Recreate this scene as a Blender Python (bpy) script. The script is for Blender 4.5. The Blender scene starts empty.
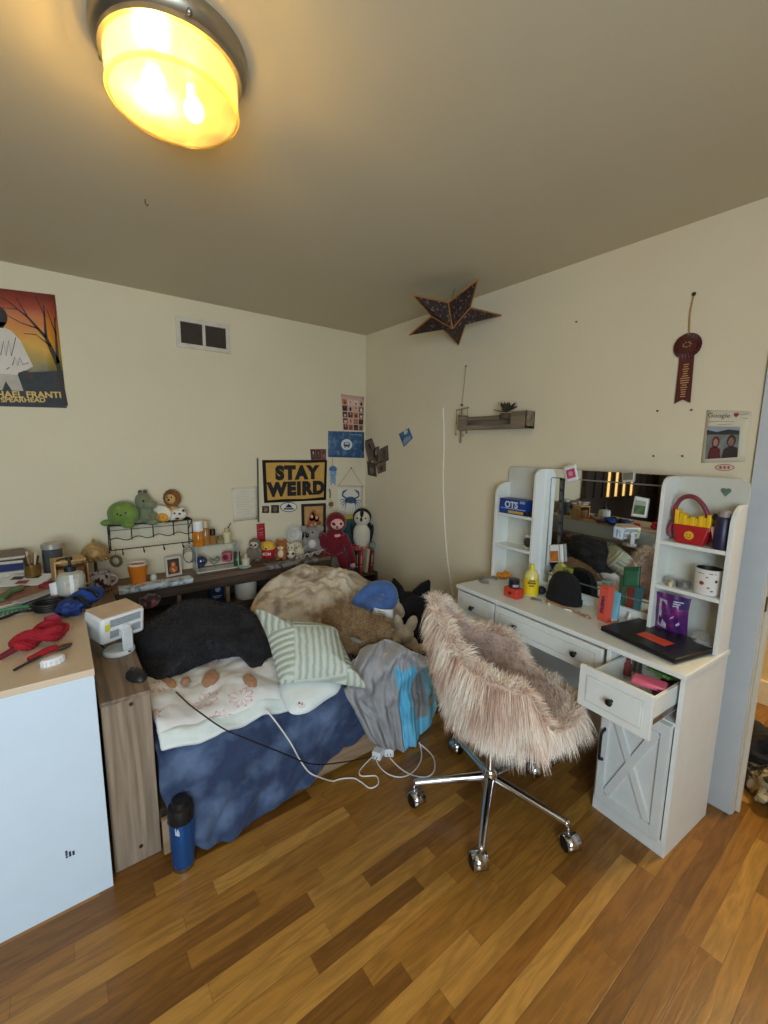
import bpy, bmesh, math, random
from mathutils import Vector, Matrix, Euler, noise as mnoise
random.seed(11)
PI = math.pi
SC = bpy.context.scene
COL = SC.collection
V = Vector

# ------------------------------------------------------------------ camera model
YAW, PITCH, ROLL, FPX = 0.650968, -0.149244, 0.0142427, 429.0
CAM = V((-2.183, -3.154, 1.53))
_f = V((math.sin(YAW)*math.cos(PITCH), math.cos(YAW)*math.cos(PITCH), math.sin(PITCH)))
_r = V((math.cos(YAW), -math.sin(YAW), 0)); _u = _r.cross(_f)
CR = _r*math.cos(ROLL)+_u*math.sin(ROLL); CU = -_r*math.sin(ROLL)+_u*math.cos(ROLL); CF = _f

def at(px, py, x=None, y=None, z=None):
    """the point of the plane x=.., y=.. or z=.. seen at a pixel of the photograph (used to survey the room)"""
    d = CR*((px-384)/FPX) - CU*((py-512)/FPX) + CF
    i, v = (0, x) if x is not None else (1, y) if y is not None else (2, z)
    return CAM + d*((v-CAM[i])/d[i])

cd = bpy.data.cameras.new('camera'); cam = bpy.data.objects.new('camera', cd); COL.objects.link(cam)
cd.sensor_fit = 'HORIZONTAL'; cd.sensor_width = 36; cd.lens = 36*FPX/768; cd.clip_start = .02
m = Matrix((CR, CU, -CF)).transposed().to_4x4(); m.translation = CAM
cam.matrix_world = m; SC.camera = cam

# ------------------------------------------------------------------ materials
def lin(c):
    c = c/255.0
    return c/12.92 if c <= .04045 else ((c+.055)/1.055)**2.4
def rgb(c): return (lin(c[0]), lin(c[1]), lin(c[2]), 1)
_mats = {}
def nd(nt, typ, **kw):
    n = nt.nodes.new(typ)
    for k, v in kw.items(): setattr(n, k, v)
    return n
def mat(c, rough=.6, metal=0., var=.08, scale=14., bump=0., bscale=90., attr=False, trans=0., emis=0., sheen=0., coat=0., alpha=1., detail=4):
    key = (tuple(c), rough, metal, var, scale, bump, bscale, attr, trans, emis, sheen, coat, alpha)
    if key in _mats: return _mats[key]
    m = bpy.data.materials.new('mat_%d' % len(_mats)); m.use_nodes = True; nt = m.node_tree
    b = nt.nodes['Principled BSDF']
    b.inputs['Roughness'].default_value = rough; b.inputs['Metallic'].default_value = metal
    base = rgb(c)
    tc = nd(nt, 'ShaderNodeTexCoord')
    if attr:
        a = nd(nt, 'ShaderNodeAttribute', attribute_name='Col'); nt.links.new(a.outputs['Color'], b.inputs['Base Color'])
    elif var > 0:
        n = nd(nt, 'ShaderNodeTexNoise'); n.inputs['Scale'].default_value = scale; n.inputs['Detail'].default_value = detail
        nt.links.new(tc.outputs['Object'], n.inputs['Vector'])
        r = nd(nt, 'ShaderNodeValToRGB')
        r.color_ramp.elements[0].position = .3; r.color_ramp.elements[1].position = .7
        r.color_ramp.elements[0].color = tuple(x*(1-var*1.6) for x in base[:3])+(1,)
        r.color_ramp.elements[1].color = tuple(min(1, x*(1+var)) for x in base[:3])+(1,)
        nt.links.new(n.outputs['Fac'], r.inputs['Fac']); nt.links.new(r.outputs['Color'], b.inputs['Base Color'])
    else:
        b.inputs['Base Color'].default_value = base
    if bump:
        n2 = nd(nt, 'ShaderNodeTexNoise'); n2.inputs['Scale'].default_value = bscale; n2.inputs['Detail'].default_value = 3
        nt.links.new(tc.outputs['Object'], n2.inputs['Vector'])
        bp = nd(nt, 'ShaderNodeBump'); bp.inputs['Strength'].default_value = bump; bp.inputs['Distance'].default_value = .01
        nt.links.new(n2.outputs['Fac'], bp.inputs['Height']); nt.links.new(bp.outputs['Normal'], b.inputs['Normal'])
    if trans: b.inputs['Transmission Weight'].default_value = trans; b.inputs['IOR'].default_value = 1.4
    if emis: b.inputs['Emission Color'].default_value = base; b.inputs['Emission Strength'].default_value = emis
    if sheen: b.inputs['Sheen Weight'].default_value = sheen; b.inputs['Sheen Roughness'].default_value = .4
    if coat: b.inputs['Coat Weight'].default_value = coat
    if alpha < 1: b.inputs['Alpha'].default_value = alpha
    _mats[key] = m
    return m
def wood_mat(dark, light, axis='X', rough=.5, sc=1.0):
    key = ('wood', tuple(dark), tuple(light), axis, rough, sc)
    if key in _mats: return _mats[key]
    m = bpy.data.materials.new('wood_%d' % len(_mats)); m.use_nodes = True; nt = m.node_tree; b = nt.nodes['Principled BSDF']
    b.inputs['Roughness'].default_value = rough
    tc = nd(nt, 'ShaderNodeTexCoord'); mp = nd(nt, 'ShaderNodeMapping')
    s = [38*sc, 38*sc, 38*sc]; s['XYZ'.index(axis)] = 2.2*sc
    mp.inputs['Scale'].default_value = s
    nt.links.new(tc.outputs['Object'], mp.inputs['Vector'])
    n = nd(nt, 'ShaderNodeTexNoise'); n.inputs['Scale'].default_value = 1; n.inputs['Detail'].default_value = 6; n.inputs['Distortion'].default_value = .6
    nt.links.new(mp.outputs['Vector'], n.inputs['Vector'])
    r = nd(nt, 'ShaderNodeValToRGB'); r.color_ramp.elements[0].position = .32; r.color_ramp.elements[1].position = .68
    r.color_ramp.elements[0].color = rgb(dark); r.color_ramp.elements[1].color = rgb(light)
    nt.links.new(n.outputs['Fac'], r.inputs['Fac']); nt.links.new(r.outputs['Color'], b.inputs['Base Color'])
    bp = nd(nt, 'ShaderNodeBump'); bp.inputs['Strength'].default_value = .15; bp.inputs['Distance'].default_value = .004
    nt.links.new(n.outputs['Fac'], bp.inputs['Height']); nt.links.new(bp.outputs['Normal'], b.inputs['Normal'])
    _mats[key] = m
    return m
def patches(base, spots, scale=5., lo=.5, hi=.6, rough=.8, sheen=.3, bump=.3, bscale=60, tex='noise', stretch=None):
    """cloth with a second colour in patches"""
    key = ('patch', tuple(base), tuple(spots), scale, lo, hi, rough, sheen, bump, tex, stretch)
    if key in _mats: return _mats[key]
    m = bpy.data.materials.new('cloth_%d' % len(_mats)); m.use_nodes = True; nt = m.node_tree; b = nt.nodes['Principled BSDF']
    b.inputs['Roughness'].default_value = rough; b.inputs['Sheen Weight'].default_value = sheen
    tc = nd(nt, 'ShaderNodeTexCoord'); mp = nd(nt, 'ShaderNodeMapping'); nt.links.new(tc.outputs['Object'], mp.inputs['Vector'])
    if stretch: mp.inputs['Scale'].default_value = stretch
    n = nd(nt, 'ShaderNodeTexNoise'); n.inputs['Scale'].default_value = scale; n.inputs['Detail'].default_value = 3
    nt.links.new(mp.outputs['Vector'], n.inputs['Vector'])
    r = nd(nt, 'ShaderNodeValToRGB'); r.color_ramp.elements[0].position = lo; r.color_ramp.elements[1].position = hi
    r.color_ramp.elements[0].color = rgb(base); r.color_ramp.elements[1].color = rgb(spots)
    nt.links.new(n.outputs['Fac'], r.inputs['Fac']); nt.links.new(r.outputs['Color'], b.inputs['Base Color'])
    if bump:
        n2 = nd(nt, 'ShaderNodeTexNoise'); n2.inputs['Scale'].default_value = bscale; nt.links.new(tc.outputs['Object'], n2.inputs['Vector'])
        bp = nd(nt, 'ShaderNodeBump'); bp.inputs['Strength'].default_value = bump; bp.inputs['Distance'].default_value = .01
        nt.links.new(n2.outputs['Fac'], bp.inputs['Height']); nt.links.new(bp.outputs['Normal'], b.inputs['Normal'])
    _mats[key] = m
    return m

# ------------------------------------------------------------------ mesh helper
class MB:
    def __init__(s): s.v = []; s.f = []; s.mi = []; s.c = []; s.cur = 0; s.col = (1, 1, 1); s.T = Matrix.Identity(4)
    def add(s, vs, fs):
        o = len(s.v)
        for p in vs: s.v.append(s.T @ V(p)); s.c.append(s.col)
        for f in fs: s.f.append([i+o for i in f]); s.mi.append(s.cur)
        return s
    def box(s, a, b, rot=None, ctr=None):
        x0, y0, z0 = a; x1, y1, z1 = b
        vs = [V(p) for p in ((x0,y0,z0),(x1,y0,z0),(x1,y1,z0),(x0,y1,z0),(x0,y0,z1),(x1,y0,z1),(x1,y1,z1),(x0,y1,z1))]
        if rot is not None:
            c = V(ctr) if ctr is not None else (V(a)+V(b))/2
            R = Euler(rot).to_matrix(); vs = [R@(p-c)+c for p in vs]
        return s.add(vs, [(0,3,2,1),(4,5,6,7),(0,1,5,4),(1,2,6,5),(2,3,7,6),(3,0,4,7)])
    def quad(s, a, b, c, d): return s.add([a, b, c, d], [(0,1,2,3)])
    def poly(s, pts): return s.add(pts, [tuple(range(len(pts)))])
    def lathe(s, prof, c=(0,0,0), n=24, axis=(0,0,1), caps=True):
        ax = V(axis).normalized(); q = V((0,0,1)).rotation_difference(ax); c = V(c)
        vs = []; fs = []
        for r, z in prof:
            for k in range(n):
                a = 2*PI*k/n; vs.append(c+q@V((r*math.cos(a), r*math.sin(a), z)))
        for i in range(len(prof)-1):
            for k in range(n): fs.append((i*n+k, i*n+(k+1)%n, (i+1)*n+(k+1)%n, (i+1)*n+k))
        if caps:
            fs.append(tuple(range(n-1, -1, -1))); fs.append(tuple((len(prof)-1)*n+k for k in range(n)))
        return s.add(vs, fs)
    def cyl(s, p, q, r0, r1=None, n=16):
        p = V(p); q = V(q); r1 = r0 if r1 is None else r1; L = (q-p).length
        return s.lathe([(r0, 0), (r1, L)], p, n, q-p)
    def ell(s, c, r, rot=None, nu=20, nv=12, nz=0, seed=0):
        c = V(c); r = (r, r, r) if not hasattr(r, '__len__') else r
        R = Euler(rot).to_matrix() if rot else None
        vs = []; fs = []
        def P(a, b):
            d = V((math.sin(b)*math.cos(a), math.sin(b)*math.sin(a), math.cos(b)))
            k = 1+nz*mnoise.noise(d*2.2+V((seed*7.1, seed*3.3, 0))) if nz else 1
            p = V((d.x*r[0]*k, d.y*r[1]*k, d.z*r[2]*k))
            return c+(R@p if R else p)
        vs.append(P(0, 0))
        for i in range(1, nv):
            for k in range(nu): vs.append(P(2*PI*k/nu, PI*i/nv))
        vs.append(P(0, PI))
        for k in range(nu): fs.append((0, 1+k, 1+(k+1) % nu))
        for i in range(nv-2):
            for k in range(nu): fs.append((1+i*nu+k, 1+(i+1)*nu+k, 1+(i+1)*nu+(k+1) % nu, 1+i*nu+(k+1) % nu))
        e = len(vs)-1; b = 1+(nv-2)*nu
        for k in range(nu): fs.append((e, b+(k+1) % nu, b+k))
        return s.add(vs, fs)
    def tube(s, pts, r, n=8, smooth=0):
        pts = [V(p) for p in pts]
        if smooth: pts = spline(pts, smooth)
        rs = r if hasattr(r, '__len__') else None
        vs = []; fs = []; prev = None; N = len(pts)
        for i, p in enumerate(pts):
            t = (pts[min(i+1, N-1)]-pts[max(i-1, 0)]).normalized()
            if prev is None:
                up = V((0,0,1)) if abs(t.z) < .9 else V((1,0,0)); a = t.cross(up).normalized()
            else:
                a = (prev-t*prev.dot(t)).normalized()
            prev = a; b = t.cross(a)
            rr = (rs[0]+(rs[1]-rs[0])*i/(N-1)) if rs and len(rs) == 2 else (rs[i] if rs else r)
            for k in range(n):
                w = 2*PI*k/n; vs.append(p+(a*math.cos(w)+b*math.sin(w))*rr)
        for i in range(N-1):
            for k in range(n): fs.append((i*n+k, i*n+(k+1) % n, (i+1)*n+(k+1) % n, (i+1)*n+k))
        fs.append(tuple(range(n-1, -1, -1))); fs.append(tuple((N-1)*n+k for k in range(n)))
        return s.add(vs, fs)
    def prism(s, pts2, d0, d1, plane='XZ'):
        """extrude a 2D outline; plane XZ: pts are (x,z), depth along y"""
        def P(a, b, d): return {'XZ': (a, d, b), 'YZ': (d, a, b), 'XY': (a, b, d)}[plane]
        n = len(pts2); vs = [P(a, b, d0) for a, b in pts2]+[P(a, b, d1) for a, b in pts2]
        fs = [tuple(range(n)), tuple(range(2*n-1, n-1, -1))]+[(i, i+n, (i+1) % n+n, (i+1) % n) for i in range(n)]
        return s.add(vs, fs)
    def grid(s, fn, nu, nv):
        vs = [fn(i/nu, j/nv) for j in range(nv+1) for i in range(nu+1)]
        fs = [(j*(nu+1)+i, j*(nu+1)+i+1, (j+1)*(nu+1)+i+1, (j+1)*(nu+1)+i) for j in range(nv) for i in range(nu)]
        return s.add(vs, fs)
    def build(s, name, m, parent=None, smooth=True, bevel=0., seg=2, loc=None, sub=0, solid=0., remesh=0., ang=40, rot=None):
        me = bpy.data.meshes.new(name)
        me.from_pydata([tuple(p) for p in s.v], [], s.f)
        ms = m if isinstance(m, (list, tuple)) else [m]
        for x in ms: me.materials.append(x)
        if len(ms) > 1: me.polygons.foreach_set('material_index', s.mi)
        if any(c != (1, 1, 1) for c in s.c[:1]+s.c[-1:]):
            a = me.color_attributes.new('Col', 'FLOAT_COLOR', 'POINT')
            fl = []
            for c in s.c: fl += [c[0], c[1], c[2], 1]
            a.data.foreach_set('color', fl)
        bm = bmesh.new(); bm.from_mesh(me)
        if len(bm.faces) < 60000: bmesh.ops.recalc_face_normals(bm, faces=bm.faces)
        bm.to_mesh(me); bm.free()
        if smooth:
            me.polygons.foreach_set('use_smooth', [True]*len(me.polygons))
            try: me.set_sharp_from_angle(angle=math.radians(ang))
            except Exception: pass
        me.update()
        o = bpy.data.objects.new(name, me); COL.objects.link(o)
        if parent is not None: o.parent = parent
        if loc is not None: o.location = loc
        if rot is not None: o.rotation_euler = rot
        if remesh:
            md = o.modifiers.new('r', 'REMESH'); md.mode = 'VOXEL'; md.voxel_size = remesh; md.use_smooth_shade = True
            sm = o.modifiers.new('s', 'SMOOTH'); sm.factor = .5; sm.iterations = 4
        if solid: md = o.modifiers.new('t', 'SOLIDIFY'); md.thickness = solid; md.offset = 0
        if bevel:
            md = o.modifiers.new('b', 'BEVEL'); md.width = bevel; md.segments = seg; md.limit_method = 'ANGLE'; md.angle_limit = math.radians(40)
        if sub: md = o.modifiers.new('ss', 'SUBSURF'); md.levels = sub; md.render_levels = sub
        return o

def spline(pts, k):
    out = []; N = len(pts)
    for i in range(N-1):
        p0 = pts[max(i-1, 0)]; p1 = pts[i]; p2 = pts[i+1]; p3 = pts[min(i+2, N-1)]
        for j in range(k):
            t = j/k
            out.append(.5*((2*p1)+(p2-p0)*t+(2*p0-5*p1+4*p2-p3)*t*t+(3*p1-p0-3*p2+p3)*t**3))
    out.append(pts[-1]); return out
def interp(tab, x):
    if x <= tab[0][0]: return tab[0][1]
    for (a, va), (b, vb) in zip(tab, tab[1:]):
        if x <= b:
            t = (x-a)/(b-a); t = t*t*(3-2*t); return va+(vb-va)*t
    return tab[-1][1]
def fbm(x, y, z=0, o=3):
    return mnoise.fractal(V((x, y, z)), 1.0, 2.0, o)

def tag(o, label=None, cat=None, group=None, kind=None):
    if label: o['label'] = label
    if cat: o['category'] = cat
    if group: o['group'] = group
    if kind: o['kind'] = kind
    return o
def thing(name, label, cat, loc=(0,0,0), rz=0., group=None, rot=None):
    o = bpy.data.objects.new(name, None); COL.objects.link(o); o.empty_display_size = .05
    o.location = loc; o.rotation_euler = rot if rot else (0, 0, rz)
    return tag(o, label, cat, group)
def struct(o): o['kind'] = 'structure'; return o
def text(name, body, m, parent, loc, size, rot=(PI/2, 0, 0), bold=0., extrude=.0008, align='CENTER', xs=1., shear=0., space=1.):
    cu = bpy.data.curves.new(name, 'FONT'); cu.body = body; cu.size = size; cu.extrude = extrude; cu.offset = bold
    cu.align_x = align; cu.align_y = 'CENTER'; cu.shear = shear; cu.space_character = space
    t = bpy.data.objects.new(name, cu); COL.objects.link(t)
    bpy.context.view_layer.update()
    me = bpy.data.meshes.new_from_object(t.evaluated_get(bpy.context.evaluated_depsgraph_get()))
    bpy.data.objects.remove(t); 
    me.materials.clear(); me.materials.append(m); me.name = name
    o = bpy.data.objects.new(name, me); COL.objects.link(o); o.parent = parent
    o.location = loc; o.rotation_euler = rot; o.scale = (xs, 1, 1)
    return o
def copy_tree(o, parent=None):
    c = o.copy(); COL.objects.link(c)
    if parent is not None: c.parent = parent
    for ch in list(o.children): copy_tree(ch, c)
    return c

def strands(mb, pts, length, grav=.7, nrm=.45, spread=.35, w=.0035, cols=None, seed=1, seg=3, lift=0.):
    """fur: each strand a narrow tapering ribbon that leaves the surface and bends down"""
    rnd = random.Random(seed)
    for p, n in pts:
        cl = mnoise.noise_vector(p*16+V((seed, 0, 0)))+mnoise.noise_vector(p*38)*.5
        L = length*(.6+.7*rnd.random())*(1+.35*cl.x)
        d = n*nrm+V((0, 0, -grav))+cl*.42+V((rnd.gauss(0, spread), rnd.gauss(0, spread), rnd.gauss(0, spread)))
        d = (d-n*min(0, d.dot(n)-.12)).normalized() if d.dot(n) < .12 else d.normalized()
        side = d.cross(n+V((rnd.gauss(0, .4), rnd.gauss(0, .4), rnd.gauss(0, .4))))
        if side.length < 1e-4: continue
        side = side.normalized()*w
        cn = mnoise.noise(p*11+V((3.1, seed, 0)))*.9+.5+rnd.gauss(0, .22); root, tip = cols[max(0, min(len(cols)-1, int(cn*len(cols))))]
        k = .85+.3*rnd.random(); o = len(mb.v); q = p-n*.002
        d0 = (d+n*.5).normalized()
        for i in range(seg):
            t = i/seg; ww = 1-t*.75
            mb.v.append(q+side*ww); mb.v.append(q-side*ww)
            c = tuple((root[j]+(tip[j]-root[j])*t)*k for j in range(3)); mb.c += [c, c]
            q = q+(d0*(1-t)+d*t).normalized()*(L/seg)+V((0, 0, -.1*L*t))
        mb.v.append(q); mb.c.append(tuple(x*k for x in tip))
        for i in range(seg-1):
            a = o+i*2; mb.f.append([a, a+1, a+3, a+2]); mb.mi.append(mb.cur)
        a = o+(seg-1)*2; mb.f.append([a, a+1, a+2]); mb.mi.append(mb.cur)
def sample(vs, fs, n, seed=1, keep=None):
    rnd = random.Random(seed); T = []; A = []; tot = 0
    for f in fs:
        for i in range(1, len(f)-1):
            a, b, c = vs[f[0]], vs[f[i]], vs[f[i+1]]; cr = (b-a).cross(c-a); ar = cr.length/2
            if ar < 1e-10: continue
            tot += ar; T.append((a, b, c, cr.normalized())); A.append(tot)
    import bisect
    out = []
    for _ in range(n):
        a, b, c, nn = T[min(len(T)-1, bisect.bisect(A, rnd.random()*tot))]
        u, v = rnd.random(), rnd.random()
        if u+v > 1: u, v = 1-u, 1-v
        p = a+(b-a)*u+(c-a)*v
        if keep is None or keep(p, nn): out.append((p, nn))
    return out
def linc(c): return tuple(lin(x) for x in c)

def blanket(fn, nu, nv, name, m, loc=None, th=.012, sub=1, parent=None):
    mb = MB(); L = V(loc) if loc is not None else V((0,0,0))
    mb.grid(lambda u, v: V(fn(u, v))-L, nu, nv)
    return mb.build(name, m, parent, loc=loc, solid=th, sub=sub)
def dome(outline, z0, H, p=2.2, q=.6, nz=.0, ns=6., rings=12, n=64, tilt=None, seed=0, hfn=None, under=.35):
    """cushion-like solid over a star-shaped outline [(x,y)..]; returns MB in world coordinates"""
    pts = [V((a, b, 0)) for a, b in outline]; c = sum(pts, V((0,0,0)))/len(pts)
    loop = spline(pts+[pts[0]], 8)[:-1]
    if len(pts) > 2:   # closed spline
        P = pts; loop = []
        N = len(P)
        for i in range(N):
            p0, p1, p2, p3 = P[i-1], P[i], P[(i+1) % N], P[(i+2) % N]
            for j in range(8):
                t = j/8; loop.append(.5*((2*p1)+(p2-p0)*t+(2*p0-5*p1+4*p2-p3)*t*t+(3*p1-p0-3*p2+p3)*t**3))
    n = len(loop); mb = MB(); vs = []; fs = []
    def ht(x, y, rho):
        h = H*max(0, 1-rho**p)**q
        if hfn: h = hfn(x, y, rho, h)
        if nz: h += nz*fbm(x*ns+seed, y*ns, seed)*max(0, 1-rho**6)
        return h
    def base(x, y): return z0+(tilt[0]*(x-c.x)+tilt[1]*(y-c.y) if tilt else 0)
    vs.append(V((c.x, c.y, base(c.x, c.y)+ht(c.x, c.y, 0))))
    for i in range(1, rings+1):
        rho = math.sin(i/rings*PI/2)
        for L in loop:
            x, y = c.x+(L.x-c.x)*rho, c.y+(L.y-c.y)*rho; vs.append(V((x, y, base(x, y)+ht(x, y, rho))))
    nt = len(vs)
    for i in range(rings-1, 0, -2):
        rho = math.sin(i/rings*PI/2)
        for L in loop:
            x, y = c.x+(L.x-c.x)*rho, c.y+(L.y-c.y)*rho; vs.append(V((x, y, base(x, y)-H*under*max(0, 1-rho**p)**q)))
    vs.append(V((c.x, c.y, base(c.x, c.y)-H*under)))
    R = [1+i*n for i in range((len(vs)-2)//n)]
    for k in range(n): fs.append((0, 1+k, 1+(k+1) % n))
    for a, b in zip(R, R[1:]):
        for k in range(n): fs.append((a+k, b+k, b+(k+1) % n, a+(k+1) % n))
    for k in range(n): fs.append((len(vs)-1, R[-1]+(k+1) % n, R[-1]+k))
    mb.add(vs, fs); return mb
def outl(pxs, z): return [tuple(at(a, b, z=z)[:2]) for a, b in pxs]
def shift(mb, loc):
    L = V(loc); mb.v = [p-L for p in mb.v]; return mb
P_WIN, P_HALL, P_BULB = 66., 20., 160.
VIEW_LOOK = 'None'; EXPO = .46; VIEW_T = 'Standard'
# ================================================================== ROOM SHELL
def floor_material():
    m = bpy.data.materials.new('oak_strip_floor'); m.use_nodes = True; nt = m.node_tree; b = nt.nodes['Principled BSDF']
    L = nt.links.new
    def M(op, a, b2=None, c=None):
        n = nd(nt, 'ShaderNodeMath', operation=op)
        for i, x in enumerate((a, b2, c)):
            if x is None: continue
            if isinstance(x, (int, float)): n.inputs[i].default_value = x
            else: L(x, n.inputs[i])
        return n.outputs[0]
    tc = nd(nt, 'ShaderNodeTexCoord'); sp = nd(nt, 'ShaderNodeSeparateXYZ'); L(tc.outputs['Object'], sp.inputs[0])
    x, y = sp.outputs['X'], sp.outputs['Y']
    W = .0585
    yr = M('DIVIDE', y, W); row = M('FLOOR', yr)
    wn = nd(nt, 'ShaderNodeTexWhiteNoise', noise_dimensions='1D'); L(row, wn.inputs['W'])
    wn2 = nd(nt, 'ShaderNodeTexWhiteNoise', noise_dimensions='1D'); L(M('ADD', row, 71.3), wn2.inputs['W'])
    ln = M('ADD', M('MULTIPLY', wn2.outputs['Value'], .45), .38)
    xr = M('DIVIDE', M('ADD', x, M('MULTIPLY', wn.outputs['Value'], 7.)), ln); bd = M('FLOOR', xr)
    cb = nd(nt, 'ShaderNodeCombineXYZ'); L(row, cb.inputs[0]); L(bd, cb.inputs[1])
    idn = nd(nt, 'ShaderNodeTexWhiteNoise', noise_dimensions='2D'); L(cb.outputs[0], idn.inputs['Vector'])
    vid = idn.outputs['Value']
    # grain, shifted for every board
    cg = nd(nt, 'ShaderNodeCombineXYZ')
    L(M('ADD', M('MULTIPLY', x, 3.0), M('MULTIPLY', vid, 40.)), cg.inputs[0]); L(M('MULTIPLY', y, 22.), cg.inputs[1]); L(M('MULTIPLY', vid, 90.), cg.inputs[2])
    g = nd(nt, 'ShaderNodeTexNoise'); g.inputs['Scale'].default_value = 1.0; g.inputs['Detail'].default_value = 3; g.inputs['Distortion'].default_value = .4
    L(cg.outputs[0], g.inputs['Vector'])
    ring = M('PINGPONG', M('MULTIPLY', g.outputs['Fac'], 9.), 1.0)
    cg2 = nd(nt, 'ShaderNodeCombineXYZ')
    L(M('MULTIPLY', x, 9.), cg2.inputs[0]); L(M('MULTIPLY', y, 260.), cg2.inputs[1]); L(M('MULTIPLY', vid, 50.), cg2.inputs[2])
    g2 = nd(nt, 'ShaderNodeTexNoise'); g2.inputs['Scale'].default_value = 1.0; g2.inputs['Detail'].default_value = 2; L(cg2.outputs[0], g2.inputs['Vector'])
    ramp = nd(nt, 'ShaderNodeValToRGB'); e = ramp.color_ramp.elements
    e[0].position = 0; e[0].color = rgb(FLOOR_C[0]); e[1].position = 1; e[1].color = rgb(FLOOR_C[3])
    k = e.new(.35); k.color = rgb(FLOOR_C[1]); k = e.new(.7); k.color = rgb(FLOOR_C[2])
    L(vid, ramp.inputs['Fac'])
    dark = M('ADD', M('MULTIPLY', ring, .30), M('MULTIPLY', g2.outputs['Fac'], .35))
    shade = M('SUBTRACT', 1.22, dark)
    fy = M('FRACT', yr); fx = M('FRACT', xr)
    sy = M('MINIMUM', fy, M('SUBTRACT', 1.0, fy)); sx = M('MULTIPLY', M('MINIMUM', fx, M('SUBTRACT', 1.0, fx)), M('DIVIDE', ln, W))
    seam = M('MINIMUM', sy, sx)
    ss = nd(nt, 'ShaderNodeMapRange'); ss.inputs['From Max'].default_value = .022; ss.inputs['To Min'].default_value = .5; L(seam, ss.inputs['Value'])
    tot = M('MULTIPLY', shade, ss.outputs[0])
    mix = nd(nt, 'ShaderNodeVectorMath', operation='SCALE'); L(ramp.outputs['Color'], mix.inputs[0]); L(tot, mix.inputs['Scale'])
    L(mix.outputs[0], b.inputs['Base Color'])
    b.inputs['Roughness'].default_value = .33; b.inputs['Specular IOR Level'].default_value = .45
    bp = nd(nt, 'ShaderNodeBump'); bp.inputs['Strength'].default_value = .25; bp.inputs['Distance'].default_value = .002
    L(tot, bp.inputs['Height']); L(bp.outputs['Normal'], b.inputs['Normal'])
    return m
FLOOR_C = [(112, 72, 27), (141, 94, 36), (159, 111, 45), (183, 135, 63)]
M_WALL = mat((222, 210, 180), .85, var=.025, scale=1.6, bump=.05, bscale=120)
M_WALLR = mat((224, 210, 180), .85, var=.03, scale=1.3, bump=.05, bscale=120)
M_CEIL = mat((206, 195, 166), .9, var=.02, scale=1.2)
M_TRIM = mat((222, 224, 220), .45, var=.02)
M_DARKW = mat((58, 44, 34), .6, var=.2, scale=3)
M_BLACK = mat((18, 17, 17), .5, var=.1)
M_WHITE = mat((232, 232, 228), .5, var=.02)
M_CHROME = mat((215, 215, 218), .12, metal=1., var=0)
M_GOLD = mat((190, 150, 80), .3, metal=1., var=.05)
M_GLASS = mat((240, 245, 245), .05, var=0, alpha=.28)
M_STEEL = mat((150, 150, 152), .35, metal=1., var=.05)

H = 2.47
def S(name, a, b, m, bevel=0):
    mb = MB(); mb.box(a, b); return struct(mb.build(name, m, smooth=False, bevel=bevel))
S('floor', (-4.4, -4.4, -.06), (1.3, .1, 0), floor_material())
S('ceiling', (-4.4, -4.4, H), (1.3, .1, H+.06), M_CEIL)
S('wall_left', (-4.4, 0, 0), (.1, .1, H), M_WALL)
# wall with the doorway, one L-shaped sheet
mb = MB(); mb.box((0, -2.68, 0), (.1, 0, H)); mb.box((0, -3.62, 2.06), (.1, -2.68, H)); mb.box((0, -4.4, 0), (.1, -3.62, H))
struct(mb.build('wall_right', M_WALLR, smooth=False))
mb = MB(); mb.box((-4.5, -4.4, 0), (-4.4, .0, H)); struct(mb.build('wall_west', mat((120, 104, 84), .9), smooth=False))
# wall behind with the window opening
WX0, WX1, WZ0, WZ1 = -3.75, -2.05, .75, 2.15
mb = MB()
mb.box((-4.4, -4.5, 0), (WX0, -4.4, H)); mb.box((WX1, -4.5, 0), (.1, -4.4, H))
mb.box((WX0, -4.5, 0), (WX1, -4.4, WZ0)); mb.box((WX0, -4.5, WZ1), (WX1, -4.4, H))
struct(mb.build('wall_behind', M_WALL, smooth=False))
mb = MB()
for a, b in (((WX0, -4.48, WZ0), (WX0+.05, -4.38, WZ1)), ((WX1-.05, -4.48, WZ0), (WX1, -4.38, WZ1)), ((WX0, -4.48, WZ1-.05), (WX1, -4.38, WZ1)), ((WX0, -4.48, WZ0), (WX1, -4.36, WZ0+.05)), (((WX0+WX1)/2-.025, -4.46, WZ0), ((WX0+WX1)/2+.025, -4.4, WZ1))):
    mb.box(a, b)
struct(mb.build('window_1', M_TRIM, smooth=False))
# hall beyond the doorway
S('wall_hall', (1.18, -4.4, 0), (1.3, .1, H), mat((214, 190, 130), .8, var=.03))
S('baseboard_hall', (1.155, -4.4, 0), (1.18, .0, .15), mat((225, 210, 170), .5), .004)
S('wall_hall_end', (.1, -1.5, 0), (1.18, -1.4, H), mat((214, 190, 130), .8, var=.03))
# door casing and jamb
mb = MB(); mb.box((-.014, -2.772, 0), (.0, -2.684, 2.13)); mb.box((-.014, -3.62, 2.06), (0, -2.684, 2.15)); mb.box((-.014, -3.70, 0), (0, -3.62, 2.15))
struct(mb.build('trim_1', mat((196, 200, 202), .5, var=.02), smooth=False, bevel=.003))
mb = MB(); mb.box((0, -2.776, 0), (.1, -2.684, 2.06)); mb.box((.035, -2.79, 0), (.05, -2.776, 2.06)); struct(mb.build('trim_2', mat((214, 206, 186), .5, var=.02), smooth=False))
o = MB().box((.012, -2.7795, .905), (.034, -2.776, .965)).build('strike_plate', mat((110, 84, 50), .35, metal=1.), smooth=False)
tag(o, 'small dark brass strike plate set in the door jamb', 'strike plate')
# corner crack line / crown between wall and ceiling
S('baseboard_right', (-.012, -1.40, 0), (0, -.02, .09), M_TRIM, .003)

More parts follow.
